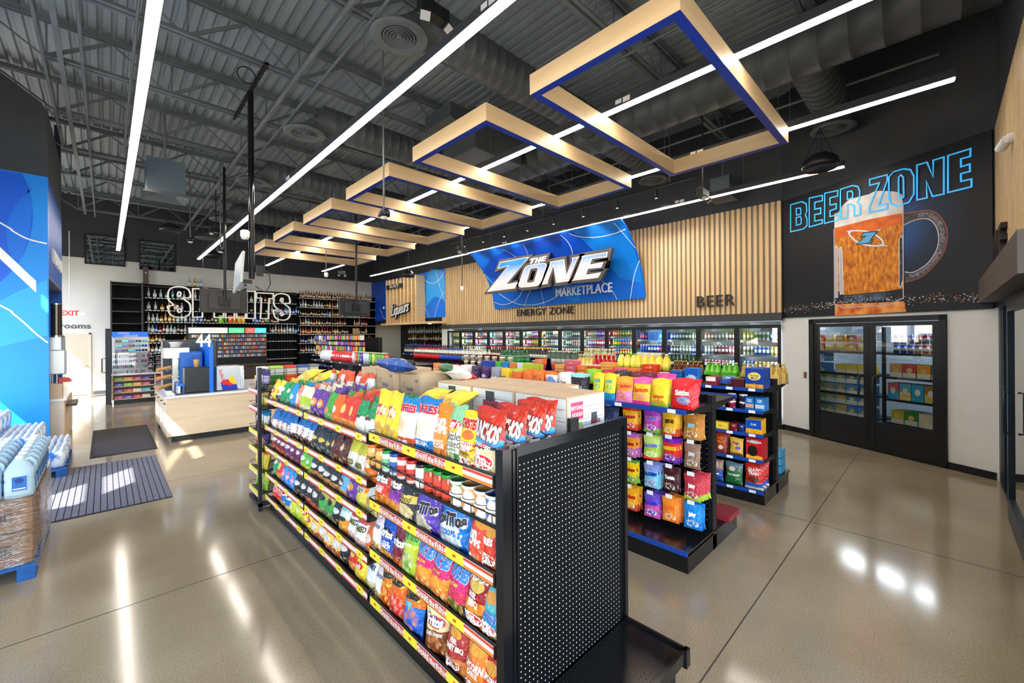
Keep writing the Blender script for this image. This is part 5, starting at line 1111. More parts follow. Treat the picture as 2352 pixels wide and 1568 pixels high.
# third row
z = .85 - .043
DOR = lambda c=WH: [('Doritos', .5, .62, .068, c, {'edge': '#1a1416', 'bold': .05, 'sx': .66, 'shear': .1, 'rot': -.05})]
nb_('dr', 'doritos_r', 2.60, .21, .31, z, 'red tortilla chip bag, third shelf of the near half', DOR() + [('NACHO', .5, .44, .03, WH, {'bold': .03}), ('CHEESE', .5, .38, .03, WH, {'bold': .03})], 0, .055, .1)
nb_('dp', 'doritos_p', 2.44, .16, .32, z, 'purple tortilla chip bag next to the red one', DOR(), 1, .05, .0)
nb_('fd', 'food_dark', 2.28, .20, .28, z, 'dark bag with a corn cob picture and yellow band', [('offfood', .5, .535, .055, '#2a2a26', {'bold': .0, 'shear': .2})], 2, .05, .05)
TOS = lambda s=.085: [('TosTiTos', .5, .50, s, '#2a2c30', {'edge': WH, 'bold': .06, 'sx': .66, 'rot': .05})]
nb_('tp', 'tost_p', 2.07, .245, .30, z, 'large purple tortilla chip bag, third shelf near half', TOS(.08), 0, .06, .1, ovals=[(.18, .86, .1, .06, '#2a6ac8')])
nb_('tb', 'tost_b', 1.82, .255, .33, z, 'largest bright blue tortilla chip bag, third shelf near half', TOS(.09) + [('SCOOPS', .5, .30, .04, '#1260b8', {'bold': .03})], 1, .06, .08)
nb_('sr', 'sun_r', 1.60, .19, .29, z, 'red multigrain chip bag with a sun on it', [('Sun', .36, .56, .085, WH, {'bold': .05}), ('CHIPS', .5, .42, .05, WH, {'bold': .05}), ('GARDEN', .34, .17, .026, WH), ('SALSA', .34, .11, .026, WH)], 2, .05, -.08)
nb_('cr', 'chester_r', 1.512, .16, .29, z, 'red fries bag with price oval behind the post, third shelf', [('FRIES', .45, .52, .04, WH, {'bold': .05}), P299[0], P299[1], P299[2]], 0, .05, .0, ovals=[(.48, .245, .38, .1, WH), (.48, .245, .34, .082, RE), (.45, .52, .34, .045, RE)])
z = .52 - .043
nb_('qk', 'quaker', 2.76 - .07, .14, .25, z, 'small white rice snack bag, fourth shelf near half', [('QUAKER', .5, .7, .03, '#3a4a7a')], 0, .05, .0)
nb_('db', 'doritos_b', 2.54, .20, .29, z, 'royal blue tortilla chip bag, fourth shelf near half', DOR() + [('COOL', .62, .42, .03, WH, {'bold': .04}), ('RANCH', .62, .36, .03, WH, {'bold': .04})], 0, .055, .05)
nb_('dm', 'doritos_m', 2.40, .155, .28, z, 'maroon tortilla chip bag between the blue and green ones', DOR(), 1, .05, .0)
nb_('fu', 'funyuns', 2.27, .17, .29, z, 'lime green onion ring snack bag', [('FUNYUNS', .5, .84, .06, '#1f8a3a', {'edge': '#e9f07a', 'bold': .06, 'sx': .55}), ('FLAVOR', .5, .68, .02, WH, {'bold': .03})], 2, .05, .05)
MNS = [('MUNCHIES', .5, .80, .075, '#2f8ad8', {'edge': WH, 'bold': .06, 'sx': .48, 'shear': .1, 'rot': -.08}), ('SNACK MIX', .45, .6, .02, '#f4d23a', {'bold': .03})]
nb_('mu', 'munchies', 2.11, .185, .27, z, 'magenta and orange snack mix bag, first of three', MNS, 0, .05, .05, -.2)
nb_('mu2', 'munchies', 1.955, .18, .27, z, 'magenta and orange snack mix bag, second of three', MNS, 1, .05, .0, -.2)
nb_('mu3', 'munchies_d', 1.79, .185, .27, z, 'magenta and dark snack mix bag, third of three', MNS, 2, .05, -.1, -.2)
nb_('cf', 'chester_m', 1.62, .21, .30, z, 'maroon fries bag with price oval, fourth shelf near end', [("CHESTER'S", .5, .86, .045, WH, {'bold': .05, 'sx': .7}), ('FRIES', .45, .60, .036, WH, {'bold': .05}), ('BBQ', .5, .48, .045, WH, {'bold': .04, 'sx': .9})] + P299, 1, .05, .0, ovals=[(.48, .245, .38, .1, WH), (.48, .245, .34, .082, RE), (.45, .6, .32, .04, RE)])
nb_('cbl', 'chester_b', 1.512, .16, .28, z, 'teal and blue fries bag behind the post, fourth shelf', [('RANCH', .5, .44, .04, '#2a6ac8', {'edge': WH, 'bold': .04})] + P299, 2, .05, .0, ovals=[(.48, .245, .38, .1, WH), (.48, .245, .34, .082, RE)])
z = .20 - .043
nb_('q2', 'quaker', 2.66, .13, .24, z, 'small white rice snack bag, bottom shelf near half', [('QUAKER', .5, .7, .03, '#3a4a7a')], 0, .05, .0)
CHE = lambda c='#1f1a16': [('Cheetos', .5, .80, .062, c, {'edge': '#f4d23a', 'bold': .06, 'sx': .66, 'rot': .08})]
nb_('c1', 'cheetos_h', 2.56, .15, .27, z, 'orange cheese puff bag with yellow flame, bottom shelf', CHE() + [('Flamin Hot', .5, .6, .035, '#f4d23a', {'bold': .04})], 1, .05, .1)
nb_('c2', 'cheetos_f', 2.42, .19, .28, z, 'red and orange crunchy cheese snack bag, bottom shelf', CHE(), 0, .05, .05)
nb_('c3', 'puffs', 2.23, .21, .28, z, 'blue and orange cheese puffs bag, bottom shelf', CHE() + [('PUFFS', .4, .62, .04, '#5fd0e8', {'bold': .05})], 2, .05, .05)
nb_('fr', 'fritos', 1.975, .175, .30, z, 'brown corn chip bag with silver back standing crooked', [('Fritos', .5, .68, .065, WH, {'edge': '#2a4a9a', 'bold': .05, 'sx': .75, 'rot': -.06}), ('CHILI CHEESE', .5, .46, .024, WH, {'bold': .03})], 1, .05, .35, -.1)
nb_('cq', 'chester_q', 1.80, .19, .29, z, 'brick red popcorn bag with price oval, bottom shelf', [('HONEY BBQ', .5, .52, .034, WH, {'bold': .04}), ('FRIES', .5, .62, .03, WH, {'bold': .04})] + P299, 0, .05, .0, ovals=[(.48, .245, .38, .1, WH), (.48, .245, .34, .082, RE)])
nb_('pc', 'popcorn', 1.62, .21, .30, z, 'large orange popcorn bag, bottom shelf near end', [("CHESTER'S", .5, .88, .045, '#1c1c1c', {'edge': WH, 'bold': .05, 'sx': .7}), ('POPCORN', .45, .50, .05, WH, {'bold': .05, 'sx': .7}), ('CHEESE', .5, .38, .034, WH, {'bold': .03})] + [(a, b, c - .08, d, e, f) for a, b, c, d, e, f in P299], 2, .05, .0, ovals=[(.45, .50, .4, .055, '#d8342a'), (.48, .16, .38, .09, WH), (.48, .16, .34, .072, RE)])
nb_('cr2', 'chester_r', 1.512, .16, .28, z, 'red popcorn bag behind the post, bottom shelf', [('POPCORN', .45, .52, .04, WH, {'bold': .05, 'sx': .6})] + P299, 1, .05, .0, ovals=[(.48, .245, .38, .1, WH), (.48, .245, .34, .082, RE)])
for zz, ks in ((.85, ['doritos_r', 'doritos_p', 'food_dark', 'tost_p', 'tost_b', 'sun_r']), (.52, ['doritos_b', 'doritos_m', 'funyuns', 'munchies', 'munchies_d', 'munchies', 'chester_m']), (.20, ['cheetos_h', 'cheetos_f', 'puffs', 'fritos', 'chester_q', 'popcorn'])):
    for i, k in enumerate(ks):
        me = bag_mesh(('nb', k), .19, .27, .09, CH[k], (), i % 3, nu=8, nv=10)
        put('chip_bag', me, f"{['red', 'purple', 'dark', 'violet', 'blue', 'coral', 'mixed'][i] if zz == .85 else ['blue', 'maroon', 'lime', 'magenta', 'pink', 'orange pink', 'brown'][i] if zz == .52 else ['orange', 'red orange', 'blue', 'tan', 'brick', 'amber'][i]} bag half hidden behind the front row, {'third' if zz == .85 else 'fourth' if zz == .52 else 'bottom'} shelf", 'chip bag', (GX0 + .24, 2.58 - i * (1.05 / (len(ks) - 1)), zz - .035), FACE_NX + R.uniform(-.15, .15), -.2)

# --- cartons on top
CARD = noisy('kraft_board', '#c6ab8b', '#cdb394', 3, .7)
UNC = noisy('whitewashed_planks', '#d9dde0', '#f1f2f2', 2.5, .6, stretch=(1, 1, 9), lo=.3, hi=.5)
def carton(name, label, x0, y0, z0, w, l, h, kind):
    t = thing(name, label, 'cardboard box', (x0, y0, z0))
    mb = MB(); mb.rbox(0, 0, 0, w, l, h, .004); mb.obj('box_body', CARD, t)
    mb = MB()
    if kind == 'ray':
        e = .012
        mb.box(-.0015, e, .01, 0, l - e, h - e, 0); mb.box(e, -.0015, .01, w - e, 0, h - e, 0)
        for k in range(1, 4): mb.box(-.0025, e, h * k / 4 - .0012, 0, l - e, h * k / 4 + .0012, 3); mb.box(e, -.0025, h * k / 4 - .0012, w - e, 0, h * k / 4 + .0012, 3)
        rr_ = random.Random(int(y0 * 100))
        for k in range(26):
            yy, zz, L = rr_.uniform(.03, l - .09), rr_.uniform(.02, h - .02), rr_.uniform(.01, .05); mb.box(-.0026, yy, zz, 0, yy + L, zz + rr_.uniform(.001, .003), 3)
        for k in range(14):
            yy, zz, L = rr_.uniform(.03, w - .09), rr_.uniform(.02, h - .02), rr_.uniform(.01, .05); mb.box(yy, -.0026, zz, yy + L, 0, zz + rr_.uniform(.001, .003), 3)
        cy = l * .52
        mb.box(-.003, cy - .035, h * .3, 0, cy + .055, h * .92, 1)
        for s_, zz, sz in (('uncle', h * .63, .09), ('rays', h * .36, .11)):
            put_text(mb, s_, (-.0035, cy, zz), (0, -1, 0), (0, 0, 1), mi=3, size=sz, offset=.09, sx=.85, res=2); put_text(mb, s_, (-.005, cy, zz), (0, -1, 0), (0, 0, 1), mi=2, size=sz, offset=.03, sx=.85, res=2)
        mb.box(.03, -.003, h * .52, .15, 0, h * .88, 2); put_text(mb, 'BEYOND', (.09, -.004, h * .76), (1, 0, 0), (0, 0, 1), mi=0, size=.03, offset=.03); put_text(mb, 'GOOD!', (.09, -.004, h * .62), (1, 0, 0), (0, 0, 1), mi=0, size=.03, offset=.03)
        mb.box(.04, -.004, .02, .14, 0, h * .45, 4); mb.box(.04, -.0045, h * .38, .14, 0, h * .45, 5); put_text(mb, '0637', (.09, -.0055, h * .26), (1, 0, 0), (0, 0, 1), mi=6, size=.036)
        mb.box(w - .15, -.003, h * .3, w - .09, 0, h * .6, 1)
        for s_, zz, sz in (('uncle', h * .42, .055), ('rays', h * .24, .065)): put_text(mb, s_, (w - .11, -.005, zz), (1, 0, 0), (0, 0, 1), mi=2, size=sz, offset=.015, sx=.85, res=2)
        mats = [UNC, mat('slate_print', '#4b5058', .6), mat('uncle_pink', '#c8496a', .5), mat('board_crack', '#5a5c5e', .7), mat('sticker_white', '#f0f0ec', .5), mat('sticker_lime', '#a8d04a', .5), mat('ink_black', '#1c1c1c', .5)]
    else:
        mb.box(-.0015, 0, 0, 0, l, h * .3, 0); mb.box(0, -.0015, 0, w, 0, h * .3, 0)
        put_text(mb, 'DELICIOUS', (-.003, l / 2, h * .13), (0, -1, 0), (0, 0, 1), mi=1, size=.045, sx=.7); mb.box(-.002, l * .32, h * .42, 0, l * .66, h * .425, 2)
        put_text(mb, 'Kettle', (-.003, l / 2, h * .6), (0, -1, 0), (0, 0, 1), mi=2, size=.055, sx=.8, offset=.01); put_text(mb, 'BRAND', (-.003, l / 2, h * .46), (0, -1, 0), (0, 0, 1), mi=2, size=.022, sx=.8)
        for k in range(3): mb.box(-.002, l * .72, h * (.62 + .06 * k), 0, l * .92, h * (.64 + .06 * k), 3)
        mb.box(-.002, l * .12, h * .8, 0, l * .24, h * .88, 3)
        mats = [mat('kettle_blue', '#2f5a9a', .6), mat('kettle_pale', '#a9bfd8', .6), mat('kettle_ink', '#45526e', .6), mat('print_brown', '#8d7d6c', .6)]
    mb.obj('box_print', mats, t)
    mb = MB(); mb.box(.01, l / 2 - .025, h, w - .01, l / 2 + .025, h + .001) if kind != 'ray' else mb.box(w / 2 - .001, .0, h, w / 2 + .001, l, h + .0006)
    mb.obj('box_seam', mat('tape_tan', '#b89b78', .35), t)
    return t
for i, y in enumerate((1.52, 1.965, 2.41)): carton('printed_carton', ['whitewash print carton with pink lettering at the near end, sticker 0637', 'whitewash print carton in the middle of the row of three', 'whitewash print carton farthest along the row of three'][i], 1.925, y, 1.29, .385, .435, .29, 'ray')
for i, y in enumerate((1.95, 2.395)): carton('printed_carton', ['plain top carton behind the first whitewash print cartons', 'plain top carton behind, farther along the row'][i], 2.32, y, 1.29, .3, .435, .27, 'ray')
for i, (x, y, l, h, x2) in enumerate(((1.84, 3.76, .30, .35, .4), (1.85, 3.42, .33, .35, .4), (1.90, 3.06, .34, .32, .4), (1.98, 2.87, .18, .22, .35))): carton('kraft_carton', ['brown carton with blue base print, farthest of the brown ones', 'brown carton with blue base print, second of the brown ones', 'brown carton under the blue bag', 'low brown carton end next to the whitewash cartons'][i], x, y, 1.29, x2, l, h, 'kettle')
me = bag_mesh(('lay', 'blue'), .26, .36, .12, img_mat('wrap_bluebig', [(0, '#1c3f86'), (.3, '#2a55a4')], food=(.5, .4, .3, .2, '#8aa0c0', '#2a4a86', 9)), (), 3)
put('chip_bag', me, 'crumpled blue bag lying on the brown cartons', 'chip bag', (1.98, 3.25, 1.665), 1.1, -1.42)
for i, (x, y, st) in enumerate(((2.32, 2.95, [(0, '#f0f2ee'), (.6, '#3a6a3a')]), (2.28, 2.85, [(0, '#c8302a'), (.4, '#f0f0ea')]), (2.34, 3.1, [(0, '#e9ece6'), (.5, '#2a4a2a')]), (2.2, 3.0, [(0, '#f4f2e8'), (.7, '#c83a2a')]))):
    put('chip_bag', bag_mesh(('hp', i), .2, .28, .1, img_mat('wrap_hp%d' % i, st), (), i % 3), f"{['white and green', 'red and white', 'pale green', 'white and red'][i]} bag heaped beyond the whitewash cartons", 'chip bag', (x, y, 1.60 - .03 * i), 1.2 + i * .6, -1.3)
# --- wire end rack at the far end
t = thing('wire_rack', 'black wire rack with small slanted shelves at the far end of the chip unit', 'rack', (0, 0, 0))
mb = MB(); mb.box(1.215, 5.30, 0, 1.25, 5.34, 1.60); mb.box(2.25, 5.30, 0, 2.285, 5.34, 1.60); mb.box(1.215, 5.30, .05, 2.28, 5.34, .09); mb.box(1.215, 5.34, .05, 1.25, 5.75, .09); mb.obj('rack_frame', BLK, t)
RZ = [1.33, 1.13, .86, .66, .42, .18]
for z in RZ:
    mb = MB(); mb.box(1.23, 5.36, z - .015, 2.25, 5.78, z - .005, 0); mb.box(1.225, 5.36, z - .04, 1.235, 5.78, z + .01, 1 if z < .9 else 3); mb.box(1.223, 5.38, z - .04, 1.226, 5.76, z - .02, 2 if z > .9 else 3); mb.path([(1.23, 5.36, z + .05), (1.23, 5.78, z + .05), (1.4, 5.78, z + .05)], .003, 5, 0); mb.box(1.23, 5.775, z - .04, 2.25, 5.78, z + .01, 3)
    mb.obj('rack_shelf', RM, t)
mb = MB()
for k in range(7): mb.tube((1.25, 5.32, 1.28 + k * .05), (2.25, 5.32, 1.28 + k * .05), .003, 4)
for k in range(9): mb.tube((1.27 + k * .12, 5.32, .1), (1.27 + k * .12, 5.32, 1.58), .003, 4)
mb.obj('rack_grid', BLK, t)
rk = [('nx', [(0, '#2a2440'), (.35, '#b9a8e0'), (.7, '#3a2f6a')], 'violet print'), ('gd', [(0, '#c8b04a'), (.5, '#d9c67a')], 'gold'), ('rk', [(0, '#5a1a2a'), (.35, '#eef0f4'), (.72, '#1d86c6')], 'blue, white and maroon'), ('vp', [(0, '#c87a2a'), (.18, '#4a2a7a')], 'purple'), ('ye', [(0, '#efd23a'), (.7, '#ef7a1e')], 'yellow with orange top'), ('lm', [(0, '#9ac82a'), (.5, '#b8d83a'), (.72, '#2f9a4a')], 'lime green')]
for (k, st, nm), z in zip(rk, RZ):
    mm = img_mat('wrap_rk' + k, st, food=(.5, .35, .3, .16, '#f0d9a0', st[0][1], 6))
    for j in range(3 if k not in ('gd',) else 1):
        put('chip_bag', bag_mesh(('rk', k), .13, .24, .08, mm, (), j), f"{nm} snack bag, {['outer', 'middle', 'inner'][j] if k != 'gd' else 'single'} one on the wire rack", 'chip bag', (1.29 + (.02 if k != 'gd' else .08), 5.70 - j * .12, z - .003), FACE_NX + .25, -.18 + R.uniform(-.08, .08))
# ================================================================ shared shelf unit for the other aisles
BLUER = mat('blue_price_rail', '#16429c', .4); TAGW = mat('price_tag', '#e9ecf2', .5)
def unit(label, xc, y0, y1, levs, half=.62, top=1.40, group=None, face=-1, both=True, pegs_at=None, tagw=.5, railm=None):
    t = thing('shelf_gondola', label, 'shelving unit', (0, 0, 0), group)
    for y in (y0, y1 - .04): mb = MB(); mb.box(xc - .045, y, 0, xc + .045, y + .04, top); [mb.box(xc + d - .004, y - .001, .2 + k * .05, xc + d + .004, y, .225 + k * .05, 1) for k in range(int((top - .25) / .05)) for d in (-.03, .03)]; mb.obj('upright_post', [BLK, mat('slot_dark', '#050505', .8)], t)
    mb = MB(); mb.box(xc - .02, y0 + .02, .1, xc + .02, y1 - .02, top, 0)
    if pegs_at: pegs(mb, (xc - .0215, y0 + .06, .25), (0, 1, 0), (0, 0, 1), int((y1 - y0 - .1) / .05), int((top - .3) / .05), .05, .05, .004, 1)
    mb.obj('back_panel', [MATS['panel_black'], HOLE], t)
    mb = MB(); mb.box(xc - half + .02, y0, 0, xc + half - .02, y1, .14); mb.box(xc - half, y0 - .01, .14, xc + half, y1 + .01, .165); mb.obj('base', BLKG, t)
    for s in ((-1, 1) if both else (-1,)):
        for z in (levs if s == -1 else [l for l in levs if l > .9][:1] or levs[:1]):
            xe = xc + s * half; mb = MB(); mb.box(min(xe, xc), y0 + .01, z - .03, max(xe, xc), y1 - .01, z - .012, 0)
            mb.box(xe - .008, y0, z - .038, xe + .008, y1, z, 1)
            y = y0 + .08
            while y < y1 - .1: mb.box(xe + s * .008, y, z - .035, xe + s * .0095, y + .07, z - .004, 2); y += tagw
            for yy in (y0 + .012,): mb.add([(xe, yy, z - .012), (xc + s * .03, yy, z - .012), (xc + s * .03, yy, z - .09), (xe, yy, z - .035)], [(0, 1, 2, 3)], 0)
            mb.obj('shelf', [BLK, railm or BLUER, TAGW], t)
    return t
# --- candy aisle
t = unit('black peg panel unit with hanging candy bags and a blue railed top shelf', 3.95, 1.44, 5.3, [1.33], .60, 1.39, pegs_at=True)
for x0 in (3.35,):
    mb = MB(); mb.box(x0, 1.43, .15, 3.9, 5.3, .185, 0); mb.box(x0 - .01, 1.43, .15, x0, 5.3, .19, 1); mb.obj('base_shelf', [BLKG, BLUER], t)
def pouch(k, stops, w=.17, h=.22, texts=(), **kw): return bag_mesh(('p', k), w, h, kw.pop('d', .04), img_mat('pouch_' + k, stops, wrinkle=.3, **kw), texts, 0, crimp=.03, nu=8, nv=10)
TP = [('skit', 'red fruit candy bag at the near corner of the blue shelf', 1.51, [(0, '#d81f28'), (.15, '#e0202c')], ('Skittles', .5, .56, .06, '#ffffff'), (.6, .3, .3, .14, '#f0a02a', '#3a8ad8', 12), 4),
      ('sb1', 'yellow chew candy bag with green print, second from the corner', 1.70, [(0, '#8ac04a'), (.14, '#f3d61f')], ('Starburst', .5, .38, .04, '#d8332a'), (.5, .15, .4, .1, '#7ac04a', '#f0a02a', 9), 3),
      ('sb2', 'yellow and pink chew candy bag, third from the corner', 1.87, [(0, '#e8409a'), (.14, '#f4c81e'), (.8, '#ee5aa8')], ('Starburst', .5, .56, .052, '#e0302a'), (.5, .3, .36, .14, '#f49ac0', '#f0a02a', 8), 3),
      ('sb3', 'orange and pink chew candy bag, fourth from the corner', 2.04, [(0, '#ee8ac8'), (.45, '#f09a2a'), (.8, '#f2a62a')], ('Starburst', .6, .66, .045, '#d8332a'), (.4, .25, .3, .14, '#f6c02a', '#ee6a9a', 8), 2),
      ('sp1', 'tall yellow and blue sour candy pouch, right one of the pair', 2.20, [(0, '#1f9ad8'), (.28, '#f0e024'), (.9, '#e8d820')], ('SOUR', .5, .7, .04, '#2a9ad8'), (.5, .5, .26, .12, '#f4f0c0', '#8ac83a', 8), 1),
      ('sp2', 'tall yellow and blue sour candy pouch, left one of the pair', 2.33, [(0, '#1f9ad8'), (.28, '#f0e024'), (.9, '#e8d820')], ('SOUR', .5, .7, .04, '#2a9ad8'), (.5, .5, .26, .12, '#f4f0c0', '#8ac83a', 8), 1),
      ('hd', 'dark brown and teal chocolate pouch beyond the carton', 2.58, [(0, '#2c1c24'), (.85, '#9adbe0')], ('DARK', .42, .4, .05, '#8fd8ea'), (.75, .3, .2, .2, '#7fd0d8', '#2c1c24', 7), 2),
      ('hw', 'white chocolate pouch with brown script', 2.74, [(0, '#f3efe9')], ('Zero', .45, .55, .05, '#6a3a2a'), (.7, .2, .22, .16, '#6a3426', '#f3efe9', 7), 2),
      ('snk', 'white pouch with multicoloured candy picture', 2.93, [(0, '#f2efe6'), (.86, '#ee7a1e')], None, (.5, .45, .46, .34, '#e84a2a', '#2a9ad8', 14), 1),
      ('rp', 'orange peanut butter candy pouch with brown dots', 3.12, [(0, '#f0781a')], ("Reese's", .5, .3, .045, '#f4d02a'), (.5, .62, .4, .2, '#6a2a12', '#f0781a', 12), 2),
      ('r1', 'orange peanut butter cup pouch, middle one', 3.28, [(0, '#ef6f14')], ("Reese's", .5, .4, .045, '#f4d02a'), (.6, .2, .3, .1, '#8a3a1a', '#ef6f14', 6), 2),
      ('r2', 'orange peanut butter cup pouch with lime corner', 3.46, [(0, '#ee6a12'), (.88, '#b8c82a')], ("Reese's", .5, .4, .045, '#f4d02a'), (.6, .2, .3, .1, '#8a3a1a', '#ef6f14', 6), 2),
      ('my', 'yellow chocolate candy bag', 3.66, [(0, '#f0c81e')], ("M&M's", .5, .5, .05, '#4a2a1a'), None, 1), ('ms', 'silver grey chocolate candy bag', 3.83, [(0, '#9a9aa4')], ("M&M's", .5, .4, .06, '#f4f4f4'), None, 2),
      ('v1', 'purple chocolate bag, near one', 4.02, [(0, '#4a1c5a')], ('Milka', .5, .5, .05, '#e9d9ee'), (.5, .4, .36, .2, '#c8a0d0', '#4a1c5a', 9), 2), ('v2', 'dark purple chocolate bag, far one', 4.22, [(0, '#3c1450')], None, (.5, .4, .4, .3, '#b890c8', '#3c1450', 11), 2),
      ('wg', 'white and green candy bag, far along the blue shelf', 4.45, [(0, '#2f6a3a'), (.3, '#eef0ea')], None, None, 2), ('rr', 'red candy bag far along the blue shelf', 4.66, [(0, '#d83a2a')], None, (.5, .4, .4, .2, '#f2efe6', '#d83a2a', 9), 1), ('tq', 'turquoise candy bag at the far end of the blue shelf', 4.9, [(0, '#3ac0b0')], None, (.5, .5, .4, .2, '#f0a02a', '#3ac0b0', 9), 1), ('ob', 'orange snack bag at the far end of the blue shelf', 5.12, [(0, '#ef8a4a')], None, (.5, .5, .4, .2, '#f0e0c0', '#ef8a4a', 9), 1)]
for k, lab, y, st, tx, fd, nd in TP:
    tall = k.startswith('sp'); w, h = (.14, .25) if tall else (.175, .225)
    if k == 'skit': w, h = .20, .235
    me = pouch(k[:2] if tall else k, st, w, h, [(*tx, {'bold': .04, 'sx': .75, 'shear': .1, 'rot': .05})] if tx else (), food=fd, d=.05)
    for j in range(nd + 1):
        put('candy_bag', me, lab if j == 0 else 'one behind the ' + lab, 'candy bag', (3.42 + .06 * j + (.02 if k == 'skit' else 0), y + .012 * j, 1.322), FACE_NX + R.uniform(-.12, .12), -.12 - .03 * j, None if j == 0 else lab.split(',')[0][:46] + ' spares')
HG = [(1.475 + .03, 1.26, 'jc', 'tan', [(0, '#c88a3a'), (.5, '#b5762a')], 'Juicy', '#8fd8ea', 3), (1.475 + .03, 1.01, 'jg', 'grey brown', [(0, '#8a6a5a'), (.3, '#9a7a6a')], 'Juicy', '#d8e4ea', 1), (1.475 + .03, .735, 'jr', 'crimson and green', [(0, '#a8c83a'), (.22, '#c23a4a')], 'Juicy', '#ffffff', 5), (1.475 + .03, .49, 'jb', 'bright blue', [(0, '#1474c8'), (.3, '#1a86d8')], 'Juicy', '#ffffff', 3),
      (1.70, 1.26, 'bh', 'orange yellow', [(0, '#e0481e'), (.3, '#f4b91e')], 'BIT-O', '#3a2214', 3), (1.70, 1.02, 'wh', 'red and violet', [(0, '#6a2aa8'), (.22, '#e0302a'), (.8, '#7a2ab8')], 'WARHEADS', '#f4d02a', 3), (1.70, .76, 'tr', 'dark brown', [(0, '#3a1c22'), (.3, '#4a2028')], 'Tootsie', '#ffffff', 2), (1.70, .49, 'fc', 'orange with pale burst', [(0, '#ee7a1e'), (.3, '#f08a2a')], 'FRUIT', '#ee6a1e', 4),
      (1.88, 1.26, 'h1', 'magenta and violet', [(0, '#7ab04a'), (.2, '#c83aa8'), (.7, '#a83ac8')], 'HI-CHEW', '#2a4ac8', 4), (1.88, 1.01, 'h2', 'lime and pale green', [(0, '#e8452a'), (.15, '#a8c84a'), (.6, '#b8d46a')], 'HI-CHEW', '#2a4ac8', 5), (1.88, .75, 'h3', 'sky blue', [(0, '#7ad0ee'), (.7, '#8a9ae0')], 'HI-CHEW', '#1a3aa8', 4), (1.88, .475, 'h4', 'purple and pink', [(0, '#c84aa0'), (.6, '#6a4ac0')], 'HI-CHEW', '#2a3ac8', 5),
      (2.10, 1.25, 's1', 'yellow and red', [(0, '#d83a1e'), (.25, '#f0b61e'), (.85, '#d8332a')], 'Starburst', '#b8281e', 3), (2.10, .99, 's2', 'orange and lilac', [(0, '#c86ac0'), (.4, '#f0a01e'), (.85, '#c86ac0')], 'Starburst', '#b8281e', 3), (2.10, .74, 's3', 'yellow and green', [(0, '#8ac03a'), (.3, '#f0cc1e'), (.9, '#5aa03a')], 'Starburst', '#b8281e', 2), (2.10, .48, 's4', 'golden and red', [(0, '#d8402a'), (.3, '#f2ae1e')], 'Starburst', '#b8281e', 3),
      (2.32, 1.24, 'n1', 'navy', [(0, '#2a3a6a')], None, None, 2), (2.32, .98, 'n2', 'red', [(0, '#c8302a')], None, None, 2)]
ROWN = {1.26: 'top row', 1.25: 'top row', 1.24: 'top row', 1.01: 'second row', 1.02: 'second row', .99: 'second row', .98: 'second row', .735: 'third row', .76: 'third row', .75: 'third row', .74: 'third row'}
for y, z, k, nm, st, tx, tc, n in HG:
    h = .22; w = .155
    me = pouch(k, st, w, h, [(tx, .5, .58, .042, tc, {'bold': .05, 'sx': .8, 'rot': .08, 'edge': '#f0f0f0' if tc == '#2a4ac8' else tc})] if tx else (), food=(.5, .22, .4, .14, '#f4efe0', st[-1][1], 8), d=.03)
    rown = ROWN.get(z, 'bottom row')
    mb = MB(); mb.tube((0, 0, 0), (.32, 0, 0), .003, 5); mb.box(-.012, -.028, -.012, -.008, .028, .028, 1)
    hk = thing('peg_hook', f'wire hook with price tag holding the {nm} candy bags, {rown}', 'hook', (3.60, y, z)); mb = MB(); mb.tube((0, 0, 0), (.325, 0, .0), .003, 5); mb.obj('hook_wire', STEELW, hk); mb = MB(); mb.box(-.012, -.03, -.005, -.009, .03, .03); mb.obj('price_tag', TAGW, hk)
    for j in range(n):
        put('candy_bag', me, f"{nm} candy bag hanging in front, {rown} of the peg panel" if j == 0 else f"{nm} candy bag hanging behind the front one, {rown}", 'candy bag', (3.625 + .036 * j, y - .006 * j, z - h - .004), FACE_NX + R.uniform(-.18, .12), R.uniform(-.03, .05), f'{nm} candy bags behind' if j else None)
# right side of the candy unit: jerky pouches and more
JK = [('#9ad02a', 'lime green'), ('#c8283a', 'crimson'), ('#34373c', 'charcoal'), ('#7a1c3a', 'wine red'), ('#7a1c3a', 'wine red'), ('#e8409a', 'hot pink')]
for i, (y, (c, nm)) in enumerate(zip((2.96, 2.74, 2.56, 2.36, 2.22, 2.04), JK)):
    me = pouch('jk' + c, [(0, c)], .17, .2, (), blob=(.5, .45, .24, .2, '#cfcfc6' if i else c), d=.05)
    for j in range(2): put('jerky_pouch', me, f"{nm} jerky pouch {'behind another' if j else 'in front'} on the candy unit's far side" + (', left one' if i == 3 else ', right one' if i == 4 else ''), 'jerky pouch', (4.22 + .09 * j, y, 1.325), FACE_NX + R.uniform(-.1, .1), -.08)
for i in range(12):
    c = ['#ef8a1e', '#3aa05a', '#8a3ab0', '#e0452a', '#2a5ac0', '#e8c02a'][i % 6]; nm = ['orange', 'green', 'violet', 'red', 'blue', 'yellow'][i % 6]
    put('candy_bag', pouch('mx' + c, [(0, c)], .18, .14, (), food=(.5, .5, .4, .3, '#f0e0c0', c, 9), d=.06), f'{nm} bag on the far side of the candy unit, ' + ('near group' if i < 6 else 'far group'), 'candy bag', (4.25, 3.15 + i * .18, 1.325), FACE_NX + R.uniform(-.3, .3), -.3)
